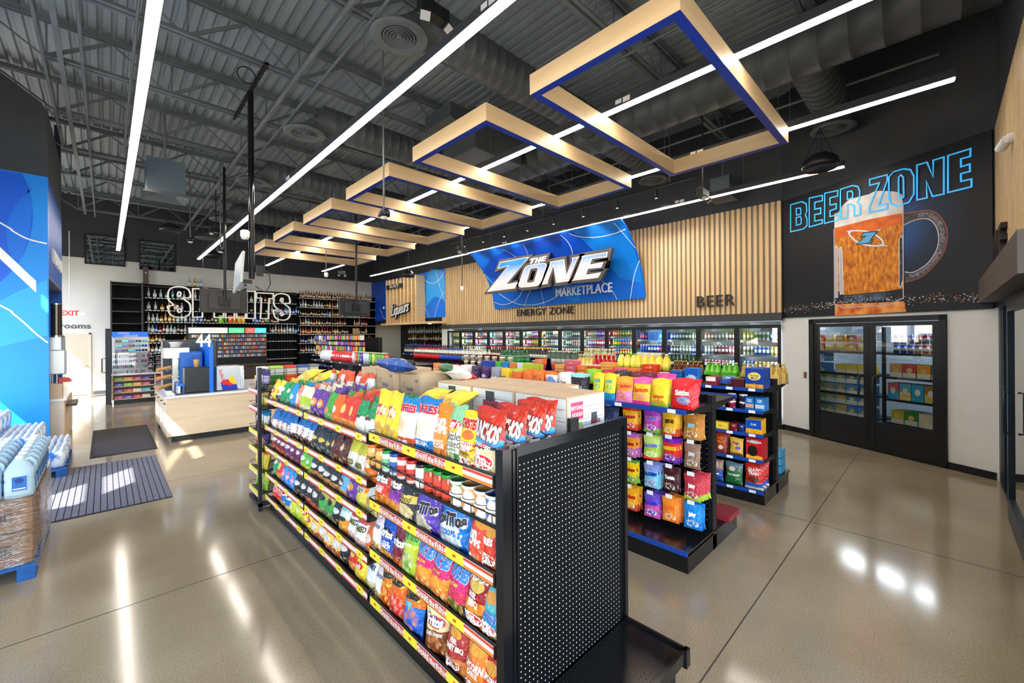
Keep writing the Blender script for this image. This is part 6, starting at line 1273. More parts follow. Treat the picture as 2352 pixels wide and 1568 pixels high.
for i, (c, nm, w) in enumerate((('#1f3fa8', 'blue', .17), ('#1f3fa8', 'royal blue', .14), ('#5ab84a', 'green', .12), ('#2a8ad8', 'sky blue', .12), ('#ee8a2a', 'orange', .12), ('#e6e6ee', 'white and violet', .12), ('#c0d82a', 'lime', .2), ('#c8c83a', 'olive lime', .12))):
    put('coffee_bag', box_mesh(('cof', c), w, .09, .21, mat('ink_' + c.strip('#'), c, .4), None, [('COFFEE', .5, .3, .02, '#f4f4f4')]), f'{nm} coffee packet in the row of coloured packets', 'coffee packet', (4.36, 5.12 - i * .16, 1.323), FACE_NX)
t = thing('display_box', 'purple display box fanned with slim sachets', 'display box', (3.62, 3.55, 1.322)); mb = MB(); mb.box(.46, -.1, 0, .58, .1, .15); mb.obj('box_body', mat('ink_5a1c4a', '#5a1c4a', .4), t)
for k in range(5): mb = MB(); a = -.5 + k * .25; mb.box(-.025, -.004, 0, .025, .004, .2); mb.xf(Matrix.Translation((.5, .08 - .04 * k, .12)) @ Matrix.Rotation(PI / 2, 4, 'Z') @ Matrix.Rotation(a, 4, 'Y')); mb.obj('sachet', mat('ink_6a2458', '#6a2458', .4), t)
# --- grocery aisle (cookies, soup, pet food)
unit('black shelving unit with blue price rails stocked with groceries and pet food', 5.85, 1.40, 5.3, [1.32, 1.07, .80, .51, .16], .55, 1.39, tagw=.24)
BX = FACE_NX
def bx(name, key, y, z, w, d, h, c, label, texts=(), cat='box', side=None, x=5.33, n=1, kw=None, rz=0):
    m = img_mat('bx_' + key, c, wrinkle=0, **(kw or {})) if isinstance(c, list) else mat('ink_' + c.strip('#'), c, .4)
    sm_ = mat('ink_' + side.strip('#'), side, .4) if side else (mat('ink_' + c[0][1].strip('#'), c[0][1], .4) if isinstance(c, list) else m)
    me = box_mesh(key, w, d, h, m, sm_, texts)
    for j in range(n): put(name, me, label if j == 0 else label.split(',')[0] + ', one behind the front', cat, (x + j * (d + .012), y, z), BX + rz, 0, None if j == 0 else label.split(',')[0] + ' behind')
HM = [('Honey', .5, .66, .045, '#1a3a8a'), ('Maid', .5, .52, .045, '#1a3a8a')]
bx('cracker_box', 'hm', 1.50, 1.308, .19, .06, .235, [(0, '#d9a23a'), (.22, '#17409a')], 'tall blue graham cracker box with honeycomb logo at the shelf corner', HM, side='#17409a', n=4, kw=dict(blob=(.5, .62, .36, .2, '#f2d25a'), food=(.5, .1, .46, .14, '#e9b85a', '#c8862a', 7)))
bx('cookie_pack', 'dk', 1.68, 1.308, .14, .10, .10, '#4a1420', 'stack of dark red cookie trays beside the cracker boxes', n=2)
put('cookie_bag', pouch('rainbow', [(0, '#1a4aa8'), (.3, '#2fa0d8'), (.7, '#7ac83a')], .22, .16, [('Chips', .5, .4, .04, '#ffffff')], blob=(.5, .5, .3, .2, '#1f5ab8'), d=.09), 'rainbow coloured cookie bag lying on the blue railed top shelf', 'cookie bag', (5.42, 1.82, 1.33), BX, -1.0)
bx('snack_box', 'wr', 1.98, 1.308, .12, .14, .11, [(0, '#8a2430'), (.5, '#efe6dc')], 'small white and red snack cake box on the top shelf', n=2)
bx('cookie_pack', 'bp', 2.22, 1.308, .17, .06, .2, [(0, '#2a74c8'), (.5, '#1a5ab8')], 'blue cookie pack with a pale picture on it', n=2, kw=dict(food=(.5, .4, .36, .2, '#efe0c0', '#8ac0e8', 6)))
for k in range(4): bx('cookie_tray', 'bt', 2.42, 1.308 + k * .042, .15, .12, .036, '#2a5aa8', ['lowest', 'second', 'third', 'topmost'][k] + ' of the stacked blue cookie trays')
bx('snack_box', 'wh2', 2.60, 1.308, .13, .1, .12, [(0, '#e9eef2'), (.4, '#8ac8e0')], 'white and pale blue snack box beside the stacked trays')
for i in range(11):
    c, nm = [('#d8401e', 'red orange'), ('#ee7a2a', 'orange'), ('#e0607a', 'pink'), ('#e9a04a', 'amber')][i % 4]
    for k in range(2 if i % 3 else 3): put('noodle_bowl', box_mesh(('nb', c), .2, .16, .07, img_mat('nbx' + c, [(0, c)], food=(.5, .5, .34, .3, '#f4d28a', c, 7), wrinkle=0), mat('ink_' + c.strip('#'), c, .4)), f'{nm} noodle bowl pack in the stacks behind the candy pouches', 'noodle bowl', (5.36, 2.82 + i * .225, 1.308 + k * .073), BX, 0, f'{nm} noodle bowl packs')
# second level
def cup(body, lid, key, h=.085, r=.042):
    return bottle_mesh(('cup', key), [(r * .8, 0), (r * .98, h * .8), (r * 1.08, h * .82), (r * 1.08, h * .95), (r * .9, h)], [noisy('cup_' + key, body, '#f2efe8', 18, .4, lo=.5, hi=.56), mat('ink_' + lid.strip('#'), lid, .4)] * 1 + [mat('ink_' + lid.strip('#'), lid, .4)] * 2, 14)
for y, k, b, l, nm in ((1.63, 'fl2', '#2a2a5a', '#e6e0ea', 'dark blue'), (1.755, 'fl1', '#c8284a', '#f0e6ea', 'crimson')):
    for q in range(2): put('cereal_cup', cup(b, l, k), f'{nm} cereal cup, ' + ('upper' if q else 'lower') + ' of the stack on the second shelf', 'cup', (5.38, y, 1.058 + q * .09))
for y, k, b, l, nm in ((1.87, 'yc', '#e8c83a', '#3a6ab8', 'yellow'), (2.03, 'oc', '#c87a3a', '#e9e4dc', 'brown'), (2.2, 'op', '#efb02a', '#e0452a', 'golden')): put('cereal_cup', cup(b, l, k), f'{nm} cereal cup standing single on the second shelf', 'cup', (5.38, y, 1.058))
PT = [('POP', .5, .8, .03, '#ffffff'), ('TARTS', .5, .68, .022, '#ffffff')]
bx('pastry_box', 'pt1', 1.445, 1.058, .10, .05, .15, [(0, '#2a7ac8'), (.2, '#b8ccd8'), (.5, '#1f7ac8')], 'blue pastry box at the near end of the second shelf', PT, n=3); bx('pastry_box', 'pt2', 1.55, 1.058, .09, .05, .15, [(0, '#1f6ab8'), (.2, '#d8a07a'), (.5, '#1f7ac8')], 'blue pastry box with a tan picture, second shelf', PT, n=3)
# third level
bx('macaroni_pack', 'mc', 1.51, .788, .165, .05, .17, [(0, '#efb42a'), (.34, '#1450b8')], 'rounded blue macaroni multipack at the near end of the third shelf', [('Kraft', .5, .66, .035, '#ffffff')], n=3, kw=dict(food=(.5, .14, .5, .18, '#f4c83a', '#e0921e', 8)))
for y, k, b, l, nm in ((1.645, 'k1', '#2a4aa8', '#1f3a8a', 'navy'), (1.735, 'k2', '#b8283a', '#7a1c2a', 'red')):
    put('soup_cup', cup(b, l, k, .09, .045), f'{nm} noodle cup on the third shelf of the grocery unit', 'cup', (5.38, y, .788)); put('soup_cup', cup(b, l, k, .09, .045), f'{nm} noodle cup in the second row of the third shelf', 'cup', (5.48, y, .788))
bx('tea_box', 'tea', 1.87, .788, .16, .08, .09, [(0, '#e8c83a')], 'yellow carton at the hidden end of the third shelf', [('TEA', .5, .5, .03, '#c8282a')])
# fourth level: pet treats
bx('dog_treat_box', 'mbn', 1.505, .498, .175, .06, .245, [(0, '#f0b03a'), (.18, '#b81f2a'), (.6, '#c8202c')], 'red dog biscuit box with a black dog on it, fourth shelf', [('MILK-BONE', .5, .84, .03, '#1c1c1c')], n=3, side='#b81f2a', kw=dict(blob=(.5, .84, .44, .07, '#f4f4f0'), blob2=(.4, .4, .3, .26, '#23201e')))
me = pouch('beg', [(0, '#6a4a3a'), (.16, '#e8b83a')], .155, .21, [("Beggin'", .5, .72, .04, '#5a3a8a')], blob=(.62, .45, .22, .1, '#7a5ab8')); put('dog_treat_bag', me, 'yellow dog treat bag on the fourth shelf', 'treat bag', (5.36, 1.70, .498), BX, -.05)
me = pouch('pup', [(0, '#8a2a12'), (.3, '#a8321a')], .13, .23, [('PUP', .45, .76, .045, '#f4a02a'), ('PERONI', .5, .6, .035, '#f4a02a')], blob=(.5, .3, .22, .12, '#f0e6d8')); put('dog_treat_bag', me, 'rust red dog treat bag on the fourth shelf', 'treat bag', (5.36, 1.875, .498), BX, -.03)
for k in range(2): put('dog_treat_bag', me, 'rust red dog treat bag behind its twin, fourth shelf', 'treat bag', (5.43 + .05 * k, 1.87, .498), BX, -.03, 'rust red bags behind')
me = pouch('grv', [(0, '#e4e0d8'), (.12, '#2a5ab8'), (.28, '#c8281e')], .2, .29, [('GRAVY', .5, .78, .05, '#ffffff'), ('TRAIN', .5, .65, .05, '#ffffff')], blob=(.5, .42, .3, .12, '#5a2a1a'), d=.08)
for k in range(3): put('dog_food_bag', me, ['red dog food bag at the near end of the bottom shelf', 'red dog food bag behind the first one', 'red dog food bag at the back of three'][k], 'dog food bag', (5.34 + .11 * k, 1.51, .152), BX, -.04)
me = pouch('dgc', [(0, '#1f6a3a'), (.62, '#4a6a5a'), (.8, '#5a7a8a')], .2, .26, [('DOG CHOW', .5, .46, .03, '#ffffff')], blob=(.42, .72, .2, .1, '#cfc8b8'), d=.08); put('dog_food_bag', me, 'green dog food bag on the bottom shelf', 'dog food bag', (5.36, 1.73, .152), BX, -.04)
me = pouch('ctc', [(0, '#1f4a9a'), (.55, '#8a6a5a')], .18, .26, [('Cat Chow', .5, .36, .032, '#ffffff')], d=.08, blob=(.5, .75, .24, .14, '#b8a89a')); put('cat_food_bag', me, 'blue cat food bag on the bottom shelf', 'cat food bag', (5.36, 1.935, .152), BX, -.04)
# packet on the low shelf end between the aisles, and water at the far corner
bx('meat_snack_pack', 'msp', 1.50, .166, .2, .3, .05, '#8a2430', 'clear packet of red meat snacks on the low black shelf end', x=4.2)
for q in range(3): bx('water_pack', 'wtp', 1.49, .166 + q * .1, .14, .2, .09, '#4aa8d8', ['lowest', 'middle', 'top'][q] + ' pale blue pack stacked at the drinks end of the grocery unit', x=6.12)
# --- drinks along the cooler side of the grocery unit and beyond
def bottle_run(me, name, lab, cat, x0, y0, y1, z, pitch, rows=2, rp=None, group=None):
    k = 0; y = y0
    while y < y1 - 1e-6:
        for r in range(rows): put(name, me, lab if r == 0 else lab + ', back row', cat, (x0 + r * (rp or pitch), y + (.3 * pitch if r % 2 else 0), z), R.uniform(0, 6), 0, (group or lab) + (' rear' if r else ''))
        y += pitch
ZT = 1.308; XD = 6.02
def pack(x, y, c, lab, b, n=(2, 3)):
    t = thing('bottle_carrier', lab, 'bottle carrier', (x, y, ZT)); mb = MB(); mb.box(-.07, -.1, 0, .07, .1, .12); mb.box(-.003, -.1, .12, .003, .1, .2); mb.obj('carrier', mat('ink_' + c.strip('#'), c, .5), t)
    for i in range(n[0]):
        for j in range(n[1]): o = bpy.data.objects.new('bottle', b); COL.objects.link(o); o.parent = t; o.location = (-.035 + .07 * i, -.066 + .066 * j, .006)
BRB = beer('#5a2c10', '#e9dcb8', '#c8a04a'); MIKE = beer('#c9a24a', '#f0d27a', '#e2c48a', '#e8cf94'); LIME = beer('#8ad04a', '#c8e08a', '#e6e6e0')
pack(XD, 1.50, '#d9b86a', 'tan carrier of gold capped bottles at the near end of the drinks row', MIKE); pack(XD + .17, 1.47, '#d9b86a', 'tan carrier of gold capped bottles at the outer corner', MIKE)
pack(XD, 1.74, '#d9b86a', 'tan carrier of gold capped bottles, second from the near end', MIKE); pack(XD, 1.98, '#5ac02a', 'green carrier of lime soda bottles, near one', LIME); pack(XD, 2.2, '#5ac02a', 'green carrier of lime soda bottles, farther one', LIME)
pack(XD, 2.44, '#c87a3a', 'orange carrier of brown bottles, near one', BRB); pack(XD, 2.66, '#c87a3a', 'orange carrier of brown bottles, farther one', BRB)
bottle_run(soda2l('#f0d040', '#f2dc5a', '#e9e9e6'), 'lemonade_bottle', 'large yellow lemonade bottle with white cap', 'bottle', XD, 2.88, 3.40, ZT, .115)
bottle_run(soda2l('#e8d860', '#f4e04a', '#2f9a3a'), 'lemonade_bottle', 'large yellow lemonade bottle with green cap', 'bottle', XD, 3.42, 3.75, ZT, .115)
bottle_run(liquor('mx', '#c81c24', '#e9d9d0', '#d8342a', 0), 'mixer_bottle', 'red cocktail mixer bottle', 'bottle', XD, 3.8, 4.2, ZT, .085); bottle_run(liquor('my', '#e6cf6a', '#f0e8c0', '#c8c8c0', 0), 'mixer_bottle', 'yellow cocktail mixer bottle', 'bottle', XD, 4.22, 4.55, ZT, .085)
bottle_run(soda2l('#2a4a3a', '#b8b0a0', '#e6e2d8'), 'soda_bottle', 'clear green two litre bottle with white cap', 'bottle', XD, 4.6, 5.25, ZT, .115)
unit('long black drinks shelving unit beyond the grocery unit', 5.85, 5.5, 10.4, [1.32, 1.0], .55, 1.36)
bottle_run(soda2l('#14512c', '#1f8a3a', '#2faa4a'), 'soda_bottle', 'green two litre soda bottle', 'bottle', XD - .45, 5.55, 6.1, ZT, .115, 3)
bottle_run(beer('#5a2c10', '#c8502a', '#b8402a'), 'beer_bottle', 'brown beer bottle with red label', 'bottle', XD - .45, 6.15, 6.6, ZT, .07, 3)
bottle_run(soda2l('#3a1a12', '#8a8a8a', '#d8d4cc'), 'soda_bottle', 'cola bottle with grey label', 'bottle', XD - .45, 6.65, 7.3, ZT, .115, 3)
bottle_run(soda2l('#3a1a12', '#1f4ac0', '#1f5ad8'), 'soda_bottle', 'cola bottle with blue label and cap', 'bottle', XD - .45, 7.35, 8.1, ZT, .115, 3)
bottle_run(soda2l('#3a1a12', '#d8202a', '#d8202a'), 'soda_bottle', 'cola bottle with red label and cap', 'bottle', XD - .45, 8.15, 9.2, ZT, .115, 3)
for i in range(14): put('soup_cup', cup(['#e9b08a', '#e8d8b0', '#e0a0a0'][i % 3], '#efe9dc', 'sc%d' % (i % 3), .11, .05), ['peach', 'cream', 'pink'][i % 3] + ' instant soup cup in the stacks before the cola bottles', 'cup', (5.36, 5.55 + (i // 2) * .22, 1.308 + (i % 2) * .115), 0, 0, ['peach', 'cream', 'pink'][i % 3] + ' soup cups')
# wine and beer unit nearest the coolers
unit('black wine and beer shelving unit nearest the coolers', 7.75, 2.6, 12.8, [1.35, 1.0, .6], .5, 1.38)
WR = [('green beer bottle', beer('#1f4a1c', '#e9e4d0', '#2a4a2a'), 2.9, 3.6, .07), ('pale wine bottle', wine('#c8c890', '#f0ead8', '#e9d9a8'), 4.6, 5.3, .085), ('brown beer bottle', BRB, 5.3, 6.2, .07), ('dark wine bottle with gold cap', wine('#16140f', '#e9e0c8', '#c8923a'), 6.25, 7.4, .085), ('dark wine bottle with red cap', wine('#1a1212', '#d9d0c0', '#a8283a'), 7.45, 8.5, .085), ('white wine bottle', wine('#b8b078', '#e9e6d8', '#d8cfa8'), 8.55, 9.3, .085), ('dark wine bottle with black cap', wine('#14120f', '#c8c0a8', '#2a2422'), 9.35, 10.6, .085), ('dark wine bottle with violet cap', wine('#1a1410', '#e0d8c0', '#5a2a7a'), 10.65, 11.7, .085), ('dark wine bottle with blue cap', wine('#15130f', '#d9d4c8', '#2a3a8a'), 11.75, 12.7, .085)]
for nm, me, a, b_, p_ in WR: bottle_run(me, nm.replace('pale ', '').replace('dark ', '').split(' bottle')[0].split()[-1] + '_bottle', nm + ' on the shelf unit nearest the coolers', 'bottle', 7.30, a, b_, 1.338, p_, 2)
t = thing('open_carton', 'torn open brown carton with paper flaps on top of the wine unit', 'cardboard box', (7.45, 3.72, 1.34)); mb = MB(); mb.box(0, 0, 0, .35, .5, .14); mb.obj('box_body', CARD, t); mb = MB(); mb.box(0, .02, .14, .33, .42, .20); mb.box(.02, .0, .20, .3, .46, .235); mb.obj('box_flap', noisy('paper_flap', '#cfc4a8', '#e6dec8', 5, .8), t)
# --- second set of aisles beyond the cross aisle
unit('black shelving unit with chip tubes on top, beyond the cross aisle', 4.25, 7.1, 11.0, [1.38, 1.0], .55, 1.42, pegs_at=True, railm=BLK)
TB = [('#5aa83a', 'green'), ('#e8502a', 'orange'), ('#c8d83a', 'yellow green'), ('#d8e0ea', 'white'), ('#5a2ab0', 'violet'), ('#2f9a6a', 'teal green'), ('#ee9a5a', 'peach')]
for i, k in enumerate((1, 0, 0, 0, 2, 0, 3, 3, 4, 5, 1, 3)): put('chip_tube', bottle_mesh(('tube', k), [(.038, 0), (.038, .03), (.0385, .03), (.0385, .19), (.038, .19), (.038, .235), (.040, .235), (.040, .25)], [mat('ink_' + TB[k][0].strip('#'), TB[k][0], .35)] * 2 + [noisy('tube_n%d' % k, TB[k][0], '#f0ead8', 10, .35, lo=.5, hi=.55)] + [mat('ink_' + TB[k][0].strip('#'), TB[k][0], .35)] * 2 + [mat('tube_cap', '#d8d8c8', .3)] * 2, 14), f'tall {TB[k][1]} potato chip tube beyond the cross aisle', 'chip tube', (3.78, 7.25 + i * .13, 1.37), 0, 0, f'{TB[k][1]} chip tubes')
for i in range(16):
    c, nm = (('#d8202a', 'red') if i < 10 else ('#e6e6ea', 'silver')); put('chip_bag', pouch('rd' + c, [(0, c)], .2, .24, (), blob=(.5, .5, .25, .12, '#f0f0f0'), d=.09), f'{nm} chip bag in the row past the chip tubes', 'chip bag', (3.85, 8.9 + i * .125, 1.37), FACE_NX + R.uniform(-.3, .3), -.2, f'{nm} chip bags past the chip tubes')
unit('blue railed unit of small hanging goods far down the aisles', 5.35, 10.6, 14.4, [1.35, 1.05], .5, 1.9)
CL = ['#e85a3a', '#e9b83a', '#3a6ac8', '#e6e6e6', '#c83a6a', '#5ab86a', '#8a4ab0', '#ee8a4a']; CN = ['red orange', 'golden', 'blue', 'white', 'pink', 'green', 'violet', 'peach']
for r_, z in enumerate((1.36, 1.52, 1.68, 1.83)):
    for i in range(26):
        k = R.randrange(8); put('small_packet', box_mesh(('sp', k, r_ % 2), .09, .03, .13 if r_ % 2 else .1, img_mat('spk%d' % k, [(0, CL[k])], food=(.5, .5, .35, .3, '#f4f0e4', CL[k], 8), wrinkle=0), mat('ink_' + CL[k].strip('#'), CL[k], .4)), f'small {CN[k]} packet on the far hanging goods unit', 'packet', (4.92 + R.uniform(-.02, .02), 10.75 + i * .14, z), FACE_NX, 0, f'small {CN[k]} packets far down the aisles')
# seed rack
t = thing('seed_rack', 'wire rack with green, orange, blue and brown seed packet boxes', 'rack', (1.35, 5.95, 1.26))
for i, (c, tc) in enumerate((('#e8c81e', '#f0ead8'), ('#2a7a22', '#b8dc4a'), ('#f0561e', '#e8402a'), ('#1f3a7a', '#3a5aa8'), ('#33302c', '#8a8a8a'))):
    x = (0, .13, .30, .455, .60)[i]; w = (.12, .165, .15, .14, .13)[i]; mb = MB(); mb.box(x, -.08, 0, x + w, .1, .2, 0)
    if i: mb.lathe([(.0, 0), (.03, 0)], 12, (0, 0, 0), mi=1) if 0 else mb.poly([(x + w / 2 + .026 * math.cos(a), -.082, .125 + .022 * math.sin(a)) for a in [k * PI / 6 for k in range(12)]], None, 1); put_text(mb, 'SEEDS', (x + w / 2, -.083, .07), (1, 0, 0), (0, 0, 1), mi=2, size=.03, offset=.03)
    mb.obj('seed_box', [mat('ink_' + c.strip('#'), c, .5), mat('sunflower', '#e89a1e', .5), WHITE], t)
    for q in range(4): mb = MB(); mb.box(x + .01, -.06 + q * .04, .2, x + w - .01, -.045 + q * .04, .275, 0); mb.box(x + .01, -.06 + q * .04, .275, x + w - .01, -.045 + q * .04, .31, 1); mb.obj('seed_packet', [mat('packet_grey', '#c8c8c0', .4), mat('ink_' + tc.strip('#'), tc, .4)], t)
mb = MB(); [mb.tube((0, -.085, z), (.74, -.085, z), .003, 4) for z in (.0, .05, .1)]; [mb.tube((x, -.085, -.1), (x, -.085, .1), .003, 4) for x in (0, .25, .5, .74)]; mb.box(0, -.08, -.02, .74, .12, 0); mb.tube((.02, .1, -1.26), (.02, .1, 0), .012, 6); mb.tube((.72, .1, -1.26), (.72, .1, 0), .012, 6); mb.obj('rack_wire', BLK, t)
# ================================================================ the row of glass door coolers
CX0 = 9.80
WHT = mat('cooler_inner', '#cfd6d8', .5); CGL = mat('cooler_glass', (1, 1, 1), .0, spec=.9, alpha=.12)
n_, l_, b_ = nodes_of(CGL); b_.inputs['Coat Weight'].default_value = 1.0; b_.inputs['Coat Roughness'].default_value = .02
def glass_mat(name, tint=.0, refl=.26):
    m = bpy.data.materials.new(name); m.use_nodes = True; n = m.node_tree.nodes; l = m.node_tree.links; n.clear()
    o = n.new('ShaderNodeOutputMaterial'); tr = n.new('ShaderNodeBsdfTransparent'); gl = n.new('ShaderNodeBsdfGlossy'); gl.inputs['Roughness'].default_value = 0.0; tr.inputs[0].default_value = (.93, .96, .96, 1)
    lw_ = n.new('ShaderNodeLayerWeight'); fr_ = n.new('ShaderNodeMath'); fr_.operation = 'POWER'; fr_.inputs[1].default_value = 5.0; l.new(lw_.outputs['Facing'], fr_.inputs[0]); ad = n.new('ShaderNodeMath'); ad.operation = 'MAXIMUM'; ad.inputs[1].default_value = refl; mx = n.new('ShaderNodeMixShader')
    l.new(fr_.outputs[0], ad.inputs[0]); l.new(ad.outputs[0], mx.inputs[0]); l.new(tr.outputs[0], mx.inputs[1]); l.new(gl.outputs[0], mx.inputs[2]); l.new(mx.outputs[0], o.inputs[0]); MATS[name] = m
    return m
DGL = glass_mat('cooler_door_glass', refl=.14); PANE = glass_mat('thin_pane', refl=.08)
mb = MB(); mb.box(10.75, 2.24, 0, 10.85, 13.9, 2.3); mb.box(CX0 + .03, 2.24, 2.2, 10.75, 13.9, 2.3); mb.box(CX0 + .03, 2.24, 0, 10.75, 13.9, .12); mb.box(CX0 + .03, 13.8, .1, 10.75, 13.9, 2.2); mb.box(CX0 + .06, 2.2, .1, 10.75, 2.26, 2.2)
struct('wall_cooler_interior', mb, WHT, 'pale inner walls of the reach-in coolers')
CLIGHT = mat('cooler_strip_light', (1, 1, 1), .5, emit=(.85, .93, 1.0), es=32)
t0y = 2.27; PY = (13.77 - 2.27) / 14
proto_door = None
cans_left = 300; seen_cans = 0
DRY = [  # colours of the drinks behind each door, from the mural corner to the far end
    [('#c8b04a', '#e9e2c8'), ('#3a7ad0', '#e9eef2'), ('#e9e6da', '#3a6a3a')], [('#c86a7a', '#d8d0d0'), ('#7a3a4a', '#e0dcd8'), ('#9aa0a8', '#d8dce0')], [('#2a5ac8', '#cfd8e8'), ('#8fb0a0', '#e0e6e0'), ('#3a4a5a', '#c8d0d8')], [('#2a2a8a', '#d83a4a'), ('#1f4ac0', '#d8e0f0'), ('#3a6ad0', '#2a3a9a')],
    [('#e8702a', '#f0c86a'), ('#3a8ad8', '#e86a3a'), ('#5ab04a', '#e8c83a')], [('#b0203a', '#e0d0d8'), ('#d83a6a', '#e8e0f0'), ('#8a3ac0', '#d8c8e8')], [('#c0c8c8', '#5a8a5a'), ('#a8b0b0', '#c86a5a'), ('#2f6a4a', '#d8dcd8')], [('#d0d4d4', '#3a8a5a'), ('#e0e2e0', '#9aa8b0'), ('#c8b8a8', '#3a4a5a')],
    [('#e8c02a', '#3a9ad0'), ('#e85a2a', '#8ac83a'), ('#c83a8a', '#e8d8e8')], [('#e07a5a', '#e0dcd8'), ('#5aa04a', '#d8d8d0'), ('#c8c0b0', '#8a7a6a')], [('#b8a88a', '#d8d0c8'), ('#d83a3a', '#e0d8d8'), ('#c0b8b0', '#e0dcd8')], [('#c83a4a', '#3a8ac8'), ('#4ac0d8', '#e0e8ec'), ('#e04a3a', '#e8d8d0')],
    [('#c84a8a', '#e8d0e0'), ('#e0a03a', '#e8e0c8'), ('#3a7ac0', '#d8e0e8')], [('#d8c03a', '#e8e4c0'), ('#9ac04a', '#e0e8c8'), ('#e8d04a', '#d8d8c0')]]
far_mb = MB(); far_m = []
def far_slot(m):
    if m not in far_m: far_m.append(m)
    return far_m.index(m)
NMC = lambda c: {0: 'red', 1: 'orange', 2: 'yellow', 3: 'green', 4: 'cyan', 5: 'blue', 6: 'violet', 7: 'pink', 8: 'white', 9: 'grey', 10: 'dark'}[huec(c)]
def huec(c):
    r, g, b = (int(c[i:i + 2], 16) / 255 for i in (1, 3, 5)); mx = max(r, g, b); mn = min(r, g, b)
    if mx < .28: return 10
    if mx - mn < .16: return 8 if mx > .8 else 9
    import colorsys
    h = colorsys.rgb_to_hsv(r, g, b)[0] * 360
    return 0 if h < 14 or h > 345 else 1 if h < 40 else 2 if h < 68 else 3 if h < 165 else 4 if h < 200 else 5 if h < 250 else 6 if h < 290 else 7
ORDW = ['nearest the beer mural', 'second from the mural', 'third from the mural', 'fourth from the mural', 'fifth from the mural', 'sixth from the mural', 'seventh from the mural', 'eighth from the mural', 'ninth from the mural', 'tenth from the mural', 'eleventh from the mural', 'twelfth from the mural', 'thirteenth from the mural', 'at the far end']
for d in range(14):
    y0 = t0y + d * PY; y1 = y0 + PY
    t = thing('cooler_door', f'black framed glass cooler door {ORDW[d]}', 'cooler door', (CX0, y0, .10), 'row of glass cooler doors')
    w = PY; h = 2.02
    mb = MB(); mb.box(0, 0, 0, .06, .055, h); mb.box(0, w - .055, 0, .06, w, h); mb.box(0, .055, h - .07, .06, w - .055, h); mb.box(0, .055, 0, .06, w - .055, .09); mb.obj('door_frame', BLK, t)
    mb = MB(); mb.box(.028, .055, .09, .033, w - .055, h - .07); mb.obj('door_glass', DGL, t)
    mb = MB(); mb.tube((-.03, w - .09, .75), (-.03, w - .09, 1.25), .012, 6); mb.box(-.03, w - .1, .76, 0, w - .08, .78); mb.box(-.03, w - .1, 1.22, 0, w - .08, 1.24); mb.obj('pull_handle', BLK, t)
    mb = MB(); mb.box(.075, .01, .1, .10, .05, h - .12); mb.obj('strip_light', CLIGHT, t)
    t = thing('cooler_shelving', f'wire shelves of drinks behind the cooler door {ORDW[d]}', 'cooler shelf', (CX0 + .2, y0, 0), 'shelves inside the coolers')
    lv = [.50, .84, 1.16, 1.48, 1.80] if d < 4 else [.84, 1.10, 1.36, 1.62, 1.88]
    for z in lv: mb = MB(); mb.box(0, .02, z - .02, .65, w - .02, z - .008); mb.box(-.012, .02, z - .035, 0, w - .02, z - .002, 1); mb.obj('shelf', [BLK, mat('shelf_tag', '#d8dadc' if 0 else '#5c6066', .4)], t)
    for zi, z in enumerate(lv):
        for s_ in range(3):
            cb, cl = DRY[d][(s_ + zi) % 3]; pc = .074; ncan = int((w - .08) / pc / 3)
            for q in range(ncan + (1 if s_ == 1 else 0)):
                yy = y0 + .07 + (s_ * ncan + q + (1 if s_ == 2 else 0)) * pc
                if z < 1.0 and d >= 2: continue
                big = d in (3, 4, 5) or d > 8
                if seen_cans < 300 and d < 6:
                    me = can(cb, cl, .19 if not big else .2); put('drink_can', me, f"{NMC(cb)} and {NMC(cl)} can on the {['lowest', 'second', 'third', 'fourth', 'top'][zi]} shelf of the cooler {ORDW[d]}" if NMC(cb) != NMC(cl) else f"{NMC(cb)} can on the {['lowest', 'second', 'third', 'fourth', 'top'][zi]} shelf of the cooler {ORDW[d]}", 'can', (CX0 + .25, yy, z - .008), 0, 0, f"{NMC(cb)} cans {['a', 'b', 'c', 'd', 'e'][zi]} behind the cooler door {ORDW[d]}".replace(' a ', ' low ').replace(' b ', ' lower ').replace(' c ', ' middle ').replace(' d ', ' upper ').replace(' e ', ' top ')); seen_cans += 1
                else:
                    m1 = far_slot(mat('ink_' + cb.strip('#'), cb, .3, .2)); m2 = far_slot(mat('ink_' + cl.strip('#'), cl, .3, .2)); m3 = far_slot(CHROME)
                    r = .029; far_mb.lathe([(r * .8, 0), (r, .008), (r, .06), (r, .13), (r, .17), (r * .4, .19)], 8, (CX0 + .25, yy, z - .008), mis=[m1, m1, m2, m1, m3])
                for rr_ in (.08, .16):
                    m1 = far_slot(mat('ink_' + cb.strip('#'), cb, .3, .2)); far_mb.lathe([(.029, 0), (.029, .17), (.02, .19)], 6, (CX0 + .25 + rr_, yy, z - .008), mis=[m1, m1])
o = far_mb.obj('cooler_drinks', far_m); tag(o, 'remaining cans and bottles filling the cooler shelves', 'drinks', None, 'stuff')
